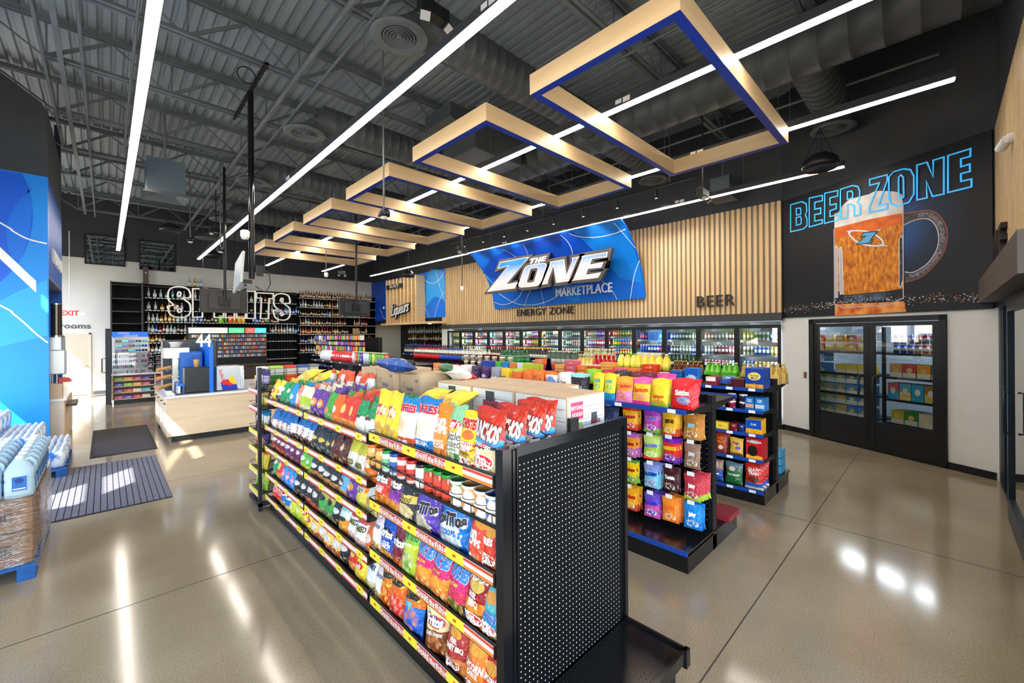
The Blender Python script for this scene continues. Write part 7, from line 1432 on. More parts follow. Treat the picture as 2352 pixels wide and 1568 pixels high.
# --- the beer cave doors
t = thing('double_door', 'black double glass doors of the beer cooler under the beer mural', 'door', (0, 0, 0))
mb = MB(); wbox(mb, .57, .66, 0, 2.2, -.06, .03); wbox(mb, 2.54, 2.62, 0, 2.2, -.06, .03); wbox(mb, .57, 2.62, 2.12, 2.2, -.06, .03); wbox(mb, .57, 2.62, 0, .015, -.06, .03); mb.obj('door_frame', BLK, t)
for s0, s1, hs in ((.665, 1.60, 1.50), (1.605, 2.535, 1.72)):
    mb = MB(); wbox(mb, s0, s0 + .08, .02, 2.11, -.03, .015); wbox(mb, s1 - .08, s1, .02, 2.11, -.03, .015); wbox(mb, s0 + .08, s1 - .08, 2.05, 2.11, -.03, .015); wbox(mb, s0 + .08, s1 - .08, .02, .10, -.03, .015); wbox(mb, s0 + .08, s1 - .08, .10, .49, -.02, .008)
    mb.obj('door_leaf', [mat('door_black', '#1c1d20', .35)], t)
    mb = MB(); wbox(mb, s0 + .08, s1 - .08, .49, 2.05, -.01, -.004); mb.obj('door_glass', DGL, t)
    mb = MB(); mb.path([tuple(wp(hs, .86, .015)), tuple(wp(hs, .88, .09)), tuple(wp(hs, .92, .10)), tuple(wp(hs, 1.18, .10)), tuple(wp(hs, 1.22, .09)), tuple(wp(hs, 1.24, .015))], .014, 8); mb.obj('pull_handle', BLK, t)
    mb = MB(); c = 1.56 if hs < 1.6 else 1.645; a = wp(c, 1.12, .015); mb.tube(a, a + WN * .012, .014, 10); mb.obj('door_lock', CHROME, t)
mb = MB(); wbox(mb, 3.3, 3.4, 0, 2.6, -2.2, -.2); wbox(mb, 0.0, 3.4, 0, 2.6, -2.3, -2.2); wbox(mb, -.1, 0.0, 0, 2.6, -2.3, -.2); wbox(mb, -.1, 3.4, 2.5, 2.6, -2.3, -.2); wbox(mb, .0, 3.4, -.1, .01, -2.3, -.06)
struct('wall_beer_cave_inside', mb, mat('cave_panel', '#8f9ba6', .5), 'grey insulated panels inside the beer cooler')
mb = MB(); wbox(mb, .5, 1.5, 2.42, 2.45, -1.0, -.8); wbox(mb, 1.7, 2.7, 2.42, 2.45, -1.0, -.8); tag(mb.obj('tube_lamp', mat('cave_light', (1, 1, 1), .5, emit=(.9, .95, 1), es=28)), 'tube lamp on the beer cooler ceiling', 'lamp')
def cave_box(s, z, w, h, dpt, c, lab, off=-.45, c2=None, grp=None):
    s -= .3; z = {.48: .43, .87: .83, 1.23: 1.20}.get(round(z, 2), z)
    key = ('cave', c, w, h, c2); st = [(0, '#e6e2d6'), (.36, c)] if c2 is None else [(0, c2), (.5, c)]
    me = box_mesh(key, w, dpt, h, img_mat('cv' + c + str(c2), st, blob=(.5, .55, .24, .2, '#e8c07a' if c2 is None else '#f0ead8'), wrinkle=0), mat('ink_' + c.strip('#'), c, .5))
    p = wp(s, z, off); o = put('beer_case', me, lab, 'beer case', tuple(p), math.atan2(WN.x, -WN.y), 0, grp or lab)
for nm, s0, s1 in (('left', .1, 1.36), ('right', 1.52, 2.9)):
    t = thing('cave_shelf', f'black shelf rack seen through the {nm} beer cooler door', 'shelf rack', (0, 0, 0))
    for z in (.06, .43, .83, 1.20, 1.6): mb = MB(); wbox(mb, s0, s1, z - .035, z, -1.0, -.42); mb.obj('shelf', BLK, t)
    for s in (s0, s1 - .04): mb = MB(); wbox(mb, s, s + .04, 0, 2.1, -.45, -.41); mb.obj('upright', BLK, t)
LFT = [(1.23, [('#4a90d0', 2, 1), ('#4a90d0', 2, 1), (None, 1, 1), ('#e8c84a', 1, 2), ('#e8c84a', 1, 2), ('#e8c84a', 1, 2)]), (.87, [('#7ab04a', 2, 2), ('#7ab04a', 2, 2), ('#8aa8a0', 2, 2), ('#8aa8a0', 2, 2), ('#4a90d0', 2, 2), ('#4a90d0', 2, 2)]), (.48, [('#7ab04a', 2, 2), ('#7ab04a', 2, 2), ('#8aa8a0', 2, 2), ('#d8b86a', 2, 2), ('#4a90d0', 2, 2), ('#4a90d0', 2, 2)]), (.06, [(None, 1, 1), ('#3a86c8', 2, 2), ('#3a86c8', 1, 1), ('#e6e2dc', 2, 2), ('#e6e2dc', 2, 2), (None, 1, 1)])]
SHW = {1.23: 'upper', .87: 'middle', .48: 'lower', .06: 'floor', 1.62: 'top'}
for z, row in LFT:
    for i, (c, nst, _) in enumerate(row):
        if c:
            for k in range(nst): cave_box(.50 + i * .2, z + k * .165, .19, .16, .25, c, f"{NMC(c)} beer case on the {SHW[z]} shelf behind the left beer cooler door")
for i, c in enumerate(('#e0a06a', '#d85a5a', '#e8a02a', '#2f8a8a', '#5aa0d8', '#e0642a')): cave_box(2.0 + i * .19, 1.23, .18, .22, .25, c, f"{NMC(c)} square case on the upper shelf behind the right beer cooler door" + (' near the middle' if i in (1, 2, 3) else ' at the side'))
for i, c in enumerate(('#d8606a', '#6ab0c8', '#4aa8d0', '#a87a4a', '#9ab08a', '#d82a4a', '#d8304a')): cave_box(1.96 + i * .17, .87, .16, .27, .25, c, f"{NMC(c)} tall case on the middle shelf behind the right beer cooler door" + (' rightmost pair' if i > 4 else ''), c2='#e8c86a' if i % 2 else '#3aa8d8')
for i, c in enumerate(('#c8b83a', '#2f8a3a', '#d8c8b0', '#e0d8c8', '#c83a44')): cave_box(2.02 + i * .19, .48, .18, .22, .25, c, f"{NMC(c)} square case on the lower shelf behind the right beer cooler door" + (', darker' if c == '#d8c8b0' else ''))
for r in range(3):
    for i in range(10):
        if r == 2 and not 4 <= i < 8: continue
        c = '#7a3a8a' if i < 4 else '#e8723a' if i < 8 else '#22242a'; cave_box(1.98 + i * .105, .06 + r * .125, .095, .12, .2, c, f"{NMC(c)} four pack of cans stacked at the bottom behind the right beer cooler door", c2='#e9e2dc' if i < 8 else '#22242a')
for r in range(2):
    for i in range(11): c = ['#2a4ae0', '#2a4ae0', '#2a3ac8', '#a82a44', '#a82a44', '#a82a44', '#4a90a8', '#4a90a8', '#3a8a5a', '#3a70c8', '#3a70c8'][i]; o = put('drink_can', can(c, '#d8dce0', .15, .04), f"{NMC(c)} can stacked on the top shelf behind the right beer cooler door", 'can', tuple(wp(1.7 + i * .1, 1.60 + r * .155, -.47)), 0, 0, f"{NMC(c)} cans in the beer cooler top shelf")
for i in range(12): c = ['#e8c06a', '#c8504a', '#e0d8c0'][i % 3]; cave_box(.5 + (i % 6) * .2, 1.62 + (i // 6) * .15, .17, .13, .2, c, f"{NMC(c)} case on the top shelf behind the left beer cooler door", c2='#d8b04a')
t = thing('wall_switch', 'small grey switch plate with two red keys on the white wall', 'switch', tuple(wp(.476, 1.146))); mb = MB(); wbox(mb, .45, .50, 1.08, 1.20, 0, .012); mb.xf(Matrix.Translation(-wp(.476, 1.146))); mb.obj('plate', mat('plate_grey', '#6a5a50', .5), t); mb = MB(); wbox(mb, .46, .49, 1.10, 1.13, .012, .018); wbox(mb, .46, .49, 1.15, 1.18, .012, .018); mb.xf(Matrix.Translation(-wp(.476, 1.146))); mb.obj('rocker', mat('rocker_red', '#a83a2a', .5), t)
# ================================================================ liquor shelves
t = thing('spirits_shelving', 'tall black wall shelving full of spirits bottles along the back wall', 'shelving unit', (0, 0, 0))
SLV = [3.38, 2.93, 2.50, 2.10, 1.75, 1.38, 1.0]; SRV = [3.66, 3.25, 2.85, 2.44, 2.04, 1.64, 1.22]
mb = MB(); mb.box(.15, 20.24, 0, 9.8, 20.28, 3.80, 0)
for x in (.15, .98, 2.26, 3.4, 5.0, 6.2, 7.6, 9.0, 9.74): mb.box(x - .02, 19.9, 0, x + .02, 20.24, 3.86, 0)
mb.box(.15, 19.9, 3.82, 6.1, 20.24, 3.86)
mb.obj('back_board', MATS['panel_black'], t)
for z in SLV: mb = MB(); mb.box(.98, 19.88, z - .03, 6.1, 20.24, z); mb.obj('shelf', BLK, t)
for z in SRV: mb = MB(); mb.box(6.1, 19.88, z - .03, 9.8, 20.24, z); mb.obj('shelf', BLK, t)
for z in (3.86, 3.30, 2.86, 2.44, 2.03): mb = MB(); mb.box(.15, 19.7, z - .03, .96, 20.24, z); mb.obj('shelf', DGREY, t)
mb = MB(); mb.box(.13, 19.7, 1.9, .17, 20.2, 3.88); mb.box(.93, 19.7, 1.9, .97, 20.2, 3.88); mb.obj('side_panel', DGREY, t)
mb = MB()
for zs_, x0, x1 in ((SLV, 1.0, 6.05), (SRV, 6.15, 9.7)):
    for z in zs_:
        x = x0 + .03
        while x < x1: mb.box(x, 19.872, z - .03, x + .07, 19.88, z - .002); x += .11
mb.obj('price_tags', TAGW, t)
LB = {'amber': ('#8a4a1a', '#e9dcc0', '#2a2018'), 'gold': ('#c88a1e', '#f0e6c8', '#8a5a1a'), 'clear': ('#aab8bc', '#e6ecec', '#c8ccd0'), 'dark': ('#2a1c18', '#d8ccb0', '#3a2a20'), 'blue': ('#2a5ab8', '#c8d8f0', '#2a4a9a'), 'green': ('#2f6a3a', '#d8e0c0', '#2a3a2a'), 'red': ('#8a2a22', '#e9d8c0', '#a82a22'), 'teal': ('#4a9aa0', '#d0e8e8', '#3a6a7a'), 'orange': ('#c8562a', '#f0d0a8', '#8a2a1a'), 'navy': ('#1c2a6a', '#d0d4e8', '#1a1a3a')}
RL = [(3.38, 1.05, ['clear'] * 3 + ['teal'] * 3 + ['clear'] * 6 + ['dark'] * 2 + ['clear'] * 8 + ['amber'] * 3), (2.93, 1.05, ['clear', 'clear', 'gold', 'gold', 'amber', 'clear'] + [None] * 2 + ['teal', 'clear', 'dark', 'dark', 'amber', 'dark'] + [None] * 2 + ['amber', 'dark'] + [None] * 2 + ['green', 'clear', 'green', 'red', 'clear']),
      (2.50, 1.05, ['clear'] * 3 + ['gold'] * 4 + ['clear'] * 5 + ['blue'] * 2 + ['dark'] * 4 + ['amber'] * 2), (2.10, 1.05, ['clear'] * 2 + ['blue'] + ['red'] * 2 + ['clear'] * 3 + ['dark'] * 2 + ['clear'] * 3 + ['teal']), (1.75, 1.05, ['gold', 'gold', 'amber', 'amber', 'dark'] + [None] * 5 + ['gold'] * 3 + ['dark'] * 2), (1.38, 1.05, ['clear', 'amber', 'clear', 'clear', 'amber', 'clear'] * 2),
      (2.50, 4.35, ['blue'] * 2 + ['navy', 'red', 'green', 'green', 'red', 'dark', 'clear']), (2.93, 5.2, ['blue'] * 9), (2.10, 4.95, ['clear'] * 3 + ['orange'] + ['clear'] * 5 + ['blue'] * 2)]
RR = [(3.66, ['amber'] * 20 + ['gold'] * 6 + ['amber'] * 3), (3.25, ['clear'] * 3 + ['dark'] * 2 + ['clear'] * 4 + [None] + ['dark', 'gold', 'gold', 'red', 'clear', 'amber'] + [None] * 2 + ['amber'] * 2 + [None] * 4 + ['amber'] * 4), (2.85, ['dark'] * 10 + ['blue', 'clear', 'gold', None, 'amber', 'gold', 'gold', None] + ['clear'] * 6 + ['amber'] * 4), (2.44, ['clear', 'amber', 'clear', 'clear'] + ['amber'] * 4 + ['dark'] * 6 + [None] + ['amber'] + [None] + ['dark'] + [None] * 3 + ['gold', 'amber', 'clear'] + ['red'] * 3), (2.04, ['orange'] * 5 + ['dark', 'gold', 'gold'] + ['red'] * 5 + ['gold'] * 2 + ['dark'] * 4 + [None] * 2 + ['red', 'orange', 'amber', 'dark', 'dark', 'gold']), (1.64, ['navy'] * 4 + ['clear'] * 5 + ['gold'] * 5 + ['dark'] * 8 + ['amber'] * 3 + ['orange'] + ['gold'] * 3), (1.22, ['amber'] * 3 + ['blue', 'amber'] + ['clear', 'red', 'gold', 'clear', 'orange', 'clear'] * 2 + [None] * 5 + ['amber'] * 6 + ['dark'] * 3)]
kb = 0; stuff_b = MB(); stm = []
def spirit(x, z, k, where, y=19.98):
    global kb
    b, l, c = LB[k]; sh = (kb * 7) % 4; me = liquor('sp', b, l, c, sh); s_ = 1.05 + .03 * ((kb * 5) % 4)
    if kb < 300: o = put('spirits_bottle', me, f'{k} spirits bottle {where}', 'bottle', (x, y, z), 0, 0, f'{k} bottles {where}', scale=s_)
    else:
        P = [tuple(v.co) for v in me.vertices]; off = []
        for m in me.materials:
            if m not in stm: stm.append(m)
        base = len(stuff_b.v); stuff_b.v += [(x + p[0] * s_, y + p[1] * s_, z + p[2] * s_) for p in P]
        for pl_ in me.polygons: stuff_b.f.append([base + i for i in pl_.vertices]); stuff_b.m.append(stm.index(me.materials[pl_.material_index])); stuff_b.smooth.append(True)
    kb += 1
LN = ['top shelf', 'second shelf', 'third shelf', 'fourth shelf', 'fifth shelf', 'sixth shelf', 'lowest shelf']
for z, ks in RR:
    for i, k in enumerate(ks):
        if k: spirit(6.25 + i * .118, z, k, f'on the {LN[SRV.index(z)]} right of the cigarette rack')
for z, x0, ks in RL:
    pt = .19 if x0 < 2 else .115
    if x0 < 2 and z in (3.38,): pt = .17
    for i, k in enumerate(ks):
        if k: spirit(x0 + .08 + i * (.105 if (z < 2.2 and x0 < 2) else pt if x0 > 2 or z > 2.6 else .118), z, k, f'on the {LN[SLV.index(z)]} ' + ('left of the cigarette rack' if x0 < 2 else 'just above the cigarette rack'))
for z, ks in RR[:4]:
    for i in range(18): spirit(6.3 + i * .118, z, 'amber' if i % 3 else 'dark', 'back rows', 20.12)
for i, (k, x) in enumerate((('clear', 2.32), ('gold', 2.48), ('clear', 2.58), ('clear', 2.68), ('amber', 3.75), ('blue', 4.15))): o = put('spirits_bottle', liquor('sp', *LB[k], 0 if k != 'amber' else 3), f"{k} spirits bottle standing on top of the shelving, {['leftmost', 'second', 'third', 'fourth', 'alone before the screens', 'with blue cap'][i]}", 'bottle', (x, 20.0, 3.86), 0, 0, None, scale=1.2)
if stuff_b.v: tag(stuff_b.obj('spirits_row', stm), 'further spirits bottles standing behind the front rows', 'bottles', None, 'stuff')
for i, (x, c, nm) in enumerate(((3.28, '#8ad02a', 'lime green'), (3.42, '#5ab82a', 'green'), (3.60, '#ee6a1e', 'orange'), (3.75, '#f07a2a', 'bright orange'), (3.91, '#f0a82a', 'amber'), (4.05, '#e8b02a', 'golden'))): put('gift_box', box_mesh(('gb', c), .13, .12, .3, img_mat('gb' + c, [(0, c)], blob=(.5, .5, .2, .16, '#f0f0e6'), wrinkle=0)), f'{nm} gift box on the shelf above the cigarette rack', 'gift box', (x, 19.92, 2.50), FACE_NY)
for x, c, z, nm in ((6.9, '#2f2a30', 1.64, 'black'), (8.0, '#4a3a5a', 1.64, 'violet'), (7.6, '#c85a2a', 1.64, 'orange'), (7.75, '#6a2a8a', 1.22, 'purple'), (8.4, '#5aa04a', 1.22, 'green'), (8.7, '#c8a878', 2.04, 'tan'), (8.85, '#b8a868', 2.04, 'khaki'), (9.4, '#b8242a', 2.85, 'red')): put('gift_box', box_mesh(('gb2', c), .12, .12, .27, mat('ink_' + c.strip('#'), c, .4)), f'{nm} gift box among the bottles at {z:.0f} metre height' if 0 else f"{nm} gift box among the bottles at the right of the spirits wall", 'gift box', (x, 19.90, z), FACE_NY)
t = thing('tall_sensor_tower', 'narrow brown box standing on top of the spirits shelving', 'box', (.99, 20.1, 3.88)); mb = MB(); mb.box(-.0, -.05, 0, .14, .1, .62); mb.obj('tower_body', mat('tower_brown', '#5a4c48', .6), t); mb = MB(); mb.box(.05, -.052, .38, .09, -.05, .42); mb.obj('tower_label', WHITE, t)
# cigarette rack
t = thing('cigarette_rack', 'backlit cigarette and tobacco rack with shelves of small packs', 'rack', (2.05, 18.2, 0))
mb = MB(); mb.box(0, .1, .0, 2.42, .5, 2.3, 0); [mb.box(x - .015, 0, .95, x + .015, .1, 2.3, 0) for x in (.0, 1.17, 1.70, 2.42)]; mb.obj('rack_body', BLK, t)
for x0, x1, tx, c, ic in ((.02, 1.15, 'Marlboro', '#e8e0cc', '#b8342a'), (1.19, 1.68, 'Copenhagen', '#4ab080', '#f4f4f0'), (1.72, 2.02, 'ZYN', '#e8564a', '#f4f4f4'), (2.03, 2.40, 'velo', '#4ab8d8', '#f4f4f4')):
    mb = MB(); mb.box(x0, -.02, 2.08, x1, 0, 2.27, 0); put_text(mb, tx, ((x0 + x1) / 2 + (.2 if x0 < .1 else 0), -.025, 2.17), (1, 0, 0), (0, 0, 1), mi=1, size=.12 if x0 < 1 else .09, sx=.8); mb.obj('lit_header', [mat('hdr_' + c.strip('#'), c, .4, emit=c, es=.9), mat('ink_' + ic.strip('#'), ic, .4)], t)
CK = ['#c8ccd0', '#b83a3a', '#e0dcd8', '#8a9aa8', '#4a6a5a', '#d8a04a', '#5a7ab8', '#d8d4cc']
for r in range(6):
    z = 1.94 - r * .145
    mb = MB(); mb.box(.02, -.02, z - .02, 2.40, .1, z - .008); mb.obj('rack_shelf', mat('silver_rail', '#8a8f96', .3, .6), t)
for r in range(6):
    z = 1.94 - r * .145; mb = MB(); ms = []
    for q in range(33):
        c = CK[R.randrange(8)] if q < 16 else ['#8a8f96', '#b8bcc0', '#5a5f9a', '#c85a4a'][R.randrange(4)]; m = mat('ink_' + c.strip('#'), c, .4)
        if m not in ms: ms.append(m)
        mb.box(.035 + q * .072, -.01, z - .008, .095 + q * .072, .08, z + .085, ms.index(m))
    o = mb.obj('tobacco_packs', ms, t); tag(o, None, None, None, 'stuff')
mb = MB(); mb.box(0, -.55, .9, 2.9, .1, .95); mb.box(0, -.5, 0, 2.9, .1, .9); t2 = tag(mb.obj('back_counter', [mat('film_brown', '#4e443c', .25)], loc=(2.3, 18.0, 0)), 'counter wrapped in clear film with hanging cables below the cigarette rack', 'counter')
# alcove shelves under the Liqueurs sign
t = thing('alcove_shelving', 'black liquor shelving inside the alcove under the Liqueurs sign', 'shelving unit', (10.9, 14.3, 0))
mb = MB(); mb.box(.44, 0, 0, .47, 5.0, 2.5); mb.obj('back_board', BLK, t)
for z in (.9, 1.27, 1.7, 2.05): mb = MB(); mb.box(0, 0, z - .02, .44, 4.9, z); mb.obj('shelf', BLK, t)
for z, nm in ((1.27, 'lower'), (1.7, 'middle'), (2.05, 'upper')):
    for i in range(22): k = ['clear', 'dark', 'amber', 'gold', 'red'][(i * 7 + int(z * 10)) % 5] if z < 2 else 'clear'; o = put('liqueur_bottle', liquor('sp', *LB[k], (i * 3) % 4), f'{k} bottle on the {nm} alcove shelf', 'bottle', (10.98, 14.5 + i * .2, z), 0, 0, f'{k} alcove bottles {nm}', scale=1.1)
# ================================================================ coffee counter, drinks niche, pallets, mats
QZ = mat('white_quartz', '#e6e6e8', .12, spec=.6); MPL = noisy('maple_laminate', '#dcc3a2', '#e6d0b2', 4, .4, stretch=(.3, .3, 2))
t = thing('coffee_counter', 'maple coffee counter with white quartz top and black base', 'counter', (0, 0, 0))
mb = MB(); mb.box(.80, 9.86, .12, 2.75, 12.25, .82); mb.obj('counter_body', MPL, t)
mb = MB(); mb.rbox(.77, 9.82, .82, 2.78, 12.3, .865, .008); mb.obj('countertop', QZ, t)
mb = MB(); mb.box(.87, 9.95, 0, 2.7, 12.2, .12); mb.obj('base_kick', BLK, t)
for k in range(4): mb = MB(); y = 9.88 + k * .6; mb.box(.795, y + .01, .14, .80, y + .58, .8); p = mb.obj('cabinet_door', MPL, t); mb = MB(); mb.tube((.79, y + .1, .72), (.76, y + .1, .72), .012, 8); mb.obj('knob', BLK, p)
mb = MB(); mb.tube((.84, 12.2, .05), (.88, 12.2, .05), .05, 10); mb.obj('caster', BLK, t)
# coffee gear
t = thing('bean_grinder', 'black coffee grinder with blue side on the counter corner', 'coffee machine', (.95, 9.95, .865))
mb = MB(); mb.rbox(.12, .02, .02, .52, .40, .50, .02); mb.rbox(-.02, .0, 0, .5, .35, .02, .005); mb.obj('machine_body', mat('machine_black', '#26292d', .3), t)
mb = MB(); mb.box(.02, .05, .02, .12, .3, .2); mb.obj('blue_panel', mat('gear_blue', '#1a7ad0', .3), t); mb = MB(); mb.tube((.05, .04, .03), (.05, .04, .16), .045, 12); mb.obj('dose_cup', CHROME, t)
t = thing('paper_cup', 'kraft paper cup of stir sticks on top of the black grinder', 'cup', (1.27, 10.1, 1.365)); mb = MB(); mb.lathe([(.04, 0), (.055, .14), (.057, .145)], 16); mb.obj('cup_body', mat('kraft_cup', '#d8ab74', .6), t)
for k in range(5): mb = MB(); mb.tube((.02 * (k - 2), .0, .05), (.035 * (k - 2), .01, .23), .004, 5); mb.obj('stir_stick', BLK, t)
t = thing('espresso_machine', 'large blue and steel espresso machine with paper filters on top', 'coffee machine', (.92, 10.45, .865))
mb = MB(); mb.rbox(.12, 0, .04, .50, .6, .78, .02); mb.obj('machine_body', mat('gear_blue2', '#1560b8', .3), t)
mb = MB(); mb.rbox(-.10, .02, .66, .3, .6, .88, .02); mb.box(.02, 0, .04, .1, .1, .66); mb.box(-.08, .0, 0, .5, .6, .04); mb.tube((-.1, .1, .3), (.12, .1, .3), .05, 10); mb.tube((-.05, .3, .45), (.12, .3, .45), .05, 10); mb.obj('steel_front', CHROME, t)
for k in range(3): mb = MB(); z = .14 + k * .17; mb.tube((-.22, -.05 + .02 * k, z - .03), (-.0, .05, z + .02), .035, 10, r2=.03); mb.obj('portafilter_grip', mat('wood_grip', '#c8935a', .5), t)
mb = MB(); mb.lathe([(.06, 0), (.12, .10)] , 18, (.10, .3, .88), cap=False); mb.obj('paper_filter', mat('paper_white', '#f2f0ea', .7), t)
t = thing('coffee_screen', 'dark grey brewer behind the espresso machine with a white notice', 'coffee machine', (.86, 11.3, .865)); mb = MB(); mb.rbox(0, 0, 0, .95, .5, 1.02, .04); mb.obj('machine_body', mat('brewer_grey', '#3e444b', .35), t); mb = MB(); mb.box(.12, -.004, .82, .26, 0, .98); mb.obj('notice', WHITE, t)
t = thing('blue_divider', 'tall bright blue divider panel with two white number signs on top', 'panel', (1.48, 9.92, .865)); mb = MB(); mb.box(-.03, 0, 0, .03, 1.6, 0.96); mb.obj('panel_body', mat('divider_blue', '#0f6ee0', .35), t)
for k in range(2): mb = MB(); put_text(mb, '4', (-.06 + .12 * k - .12, -.01, 1.0), (1, 0, 0), (0, 0, 1), size=.34, sx=.7, extrude=.015, offset=.02); mb.obj('number_sign', WHITE, t)
t = thing('mini_fridge', 'small silver countertop fridge with a red, blue and yellow bull emblem', 'fridge', (1.57, 10.0, .865))
mb = MB(); mb.rbox(0, 0, .02, .44, .5, .49, .012); mb.obj('fridge_body', mat('fridge_silver', '#b9bdc4', .25, .6), t)
mb = MB(); mb.rbox(.40, -.03, .02, .47, .02, .49, .01); mb.tube((.455, -.05, .1), (.455, -.05, .4), .008, 6); mb.obj('fridge_door', CHROME, t)
mb = MB(); f = lambda p: [(a, -.004, b) for a, b in p]
mb.poly(f([(.10, .02), (.07, .17), (.34, .12), (.36, .02)]), None, 0); mb.poly([(a, -.005, b) for a, b in [(.16, .20), (.27, .30), (.35, .13), (.22, .10)]], None, 1); mb.poly([(a, -.006, b) for a, b in [(.07, .17), (.10, .22), (.19, .23), (.24, .15), (.30, .12), (.22, .10), (.17, .13), (.12, .12)]], None, 2)
put_text(mb, 'RedBull', (.085, -.005, .33), (.25, 0, -.97), (.97, 0, .25), mi=2, size=.085, sx=.8); mb.obj('emblem', [mat('emblem_blue', '#1430a8', .4), mat('emblem_yellow', '#f2c41e', .4), mat('emblem_red', '#d8202a', .4)], t)
# niche: cabinet, drinks machines
t = thing('drinks_cabinet', 'maple cabinet with white top in the blue niche', 'cabinet', (0, 0, 0)); mb = MB(); mb.box(-1.6, 10.85, .0, -.53, 13.3, .84); mb.obj('cabinet_body', MPL, t); mb = MB(); mb.box(-1.62, 10.82, .84, -.50, 13.35, .875); mb.obj('countertop', QZ, t)
for k in range(3): mb = MB(); y = 10.9 + k * .8; mb.box(-.53, y, .05, -.522, y + .75, .8); p = mb.obj('cabinet_door', MPL, t); mb = MB(); mb.tube((-.50, y + .2, .62), (-.50, y + .45, .62), .008, 6); mb.obj('door_handle', CHROME, p)
mb = MB(); mb.box(-.52, 11.1, .70, -.38, 11.7, .74); mb.box(-.52, 11.9, .66, -.40, 12.3, .70); tag(mb.obj('pull_out_tray', mat('tray_brown', '#3a2a24', .4)), 'dark brown pulled out trays at the niche cabinet', 'tray')
t = thing('frozen_drink_machine', 'silver and white frozen drink machine on the niche cabinet', 'drinks machine', (-1.2, 11.0, .875))
SV = mat('machine_silver', '#b8bcc4', .3, .5); mb = MB(); mb.rbox(0, .05, .55, .66, .6, 1.12, .03); mb.box(0, .1, 0, .5, .55, .55); mb.obj('machine_body', SV, t); mb = MB(); mb.rbox(-.05, -.02, .42, .70, .05, .86, .03); mb.obj('machine_door', mat('door_silver', '#c6cace', .3, .3), t)
mb = MB(); mb.tube((.58, .0, .22), (.58, .0, .42), .025, 8); mb.tube((.5, .0, .2), (.5, .0, .42), .02, 8); mb.tube((.66, .05, .35), (.76, .0, .3), .03, 8); mb.obj('tap', CHROME, t); mb = MB(); mb.box(.60, -.06, .28, .74, .0, .36); mb.obj('tap_lever', mat('lever_red', '#b82a2a', .4), t)
t = thing('cup_dispenser', 'tall dark tube cup dispenser at the niche edge', 'dispenser', (-.62, 11.0, 1.99)); mb = MB(); mb.tube((0, 0, 0), (0, 0, .55), .07, 14); mb.obj('tube_body', mat('smoked_tube', '#4a4644', .15, .6), t); mb = MB(); mb.tube((0, 0, .55), (0, 0, .57), .075, 14); mb.tube((0, 0, -.03), (0, 0, .0), .09, 14); mb.obj('tube_ring', CHROME, t)
t = thing('napkin_box', 'plain tan box on the niche cabinet corner', 'box', (-.72, 10.86, .875)); mb = MB(); mb.rbox(0, 0, 0, .17, .25, .26, .005); mb.obj('box_body', mat('tan_board', '#c8a88a', .6), t); mb = MB(); mb.box(.05, -.002, .04, .11, 0, .043); mb.obj('box_print', mat('print_brown', '#8d7d6c', .6), t)
# candy and sunglasses counter before the spirits wall
t = thing('checkout_display', 'maple candy rack with white top stacked with clear cases, before the spirits wall', 'display counter', (.13, 16.7, 0))
mb = MB(); mb.box(0, 0, .13, .03, .6, .84); mb.box(.94, 0, .13, .97, .6, .84); mb.box(1.7, 0, .13, 1.73, .6, .84); mb.box(0, .55, .13, 1.73, .6, .84); mb.obj('rack_sides', MPL, t)
for z in (.13, .32, .50, .67): mb = MB(); mb.box(0, 0, z, 1.73, .55, z + .02); mb.obj('shelf', MPL, t)
mb = MB(); mb.box(-.03, -.05, .84, 1.76, .62, .88); mb.obj('countertop', QZ, t); mb = MB(); mb.box(.04, .03, 0, 1.7, .55, .13); mb.obj('base_kick', BLK, t)
CC = ['#e8a83a', '#d83a2a', '#2a5ac0', '#c83a8a', '#e8d8d0', '#7ab83a', '#6a3ab0', '#4ab8c8']
for z, nm in ((.15, 'lowest'), (.34, 'second'), (.52, 'third'), (.69, 'top')):
    for i in range(8): c = CC[(i * 3 + int(z * 20)) % 8]; put('candy_box', box_mesh(('cb', c), .19, .14, .085, img_mat('cbx' + c, [(0, c)], food=(.5, .5, .4, .3, '#f2eee4', c, 8), wrinkle=0), mat('ink_' + c.strip('#'), c, .4)), f"{NMC(c)} candy box on the {nm} shelf of the maple rack", 'candy box', (.28 + i * .2 + (.08 if i > 3 else 0), 16.74, z), FACE_NY, 0, f"{NMC(c)} candy boxes on the {nm} rack shelf")
for k, (x, w, z0, h, nm) in enumerate(((.14, .60, .88, .62, 'left'), (.76, .30, .88, .62, 'middle'), (1.1, .55, .88, .5, 'right'))):
    t = thing('clear_display_case', f'clear plastic display case of small items, the {nm} one on the white counter', 'display case', (x, 16.72, z0))
    mb = MB(); mb.box(0, 0, 0, w, .005, h); mb.box(0, 0, 0, .005, .35, h); mb.box(w - .005, 0, 0, w, .35, h); mb.box(0, 0, h - .005, w, .35, h); mb.obj('case_pane', PANE, t)
    for r in range(4):
        mb = MB(); mb.box(.01, .05, r * h / 4, w - .01, .3, r * h / 4 + .01); mb.obj('case_shelf', mat('tray_white', '#c8ccd4', .3), t)
        mb = MB(); ms = [mat('ink_' + c.strip('#'), c, .4) for c in ('#d8dce2', '#3a3f48', '#b8a0b8', '#8a98a8', '#b83a5a')]
        for q in range(int(w / .045)): mb.box(.02 + q * .042, .08, r * h / 4 + .01, .05 + q * .042, .12, r * h / 4 + .09, R.randrange(5))
        tag(mb.obj('small_goods', ms, t), None, None, None, 'stuff')
t = thing('sunglasses_stand', 'rotating stand of blue mirrored sunglasses on the counter', 'display stand', (.2, 16.9, 1.5)); mb = MB(); mb.box(0, .05, -.0, .75, .08, .46); mb.obj('stand_board', mat('stand_white', '#e6e8ea', .4), t)
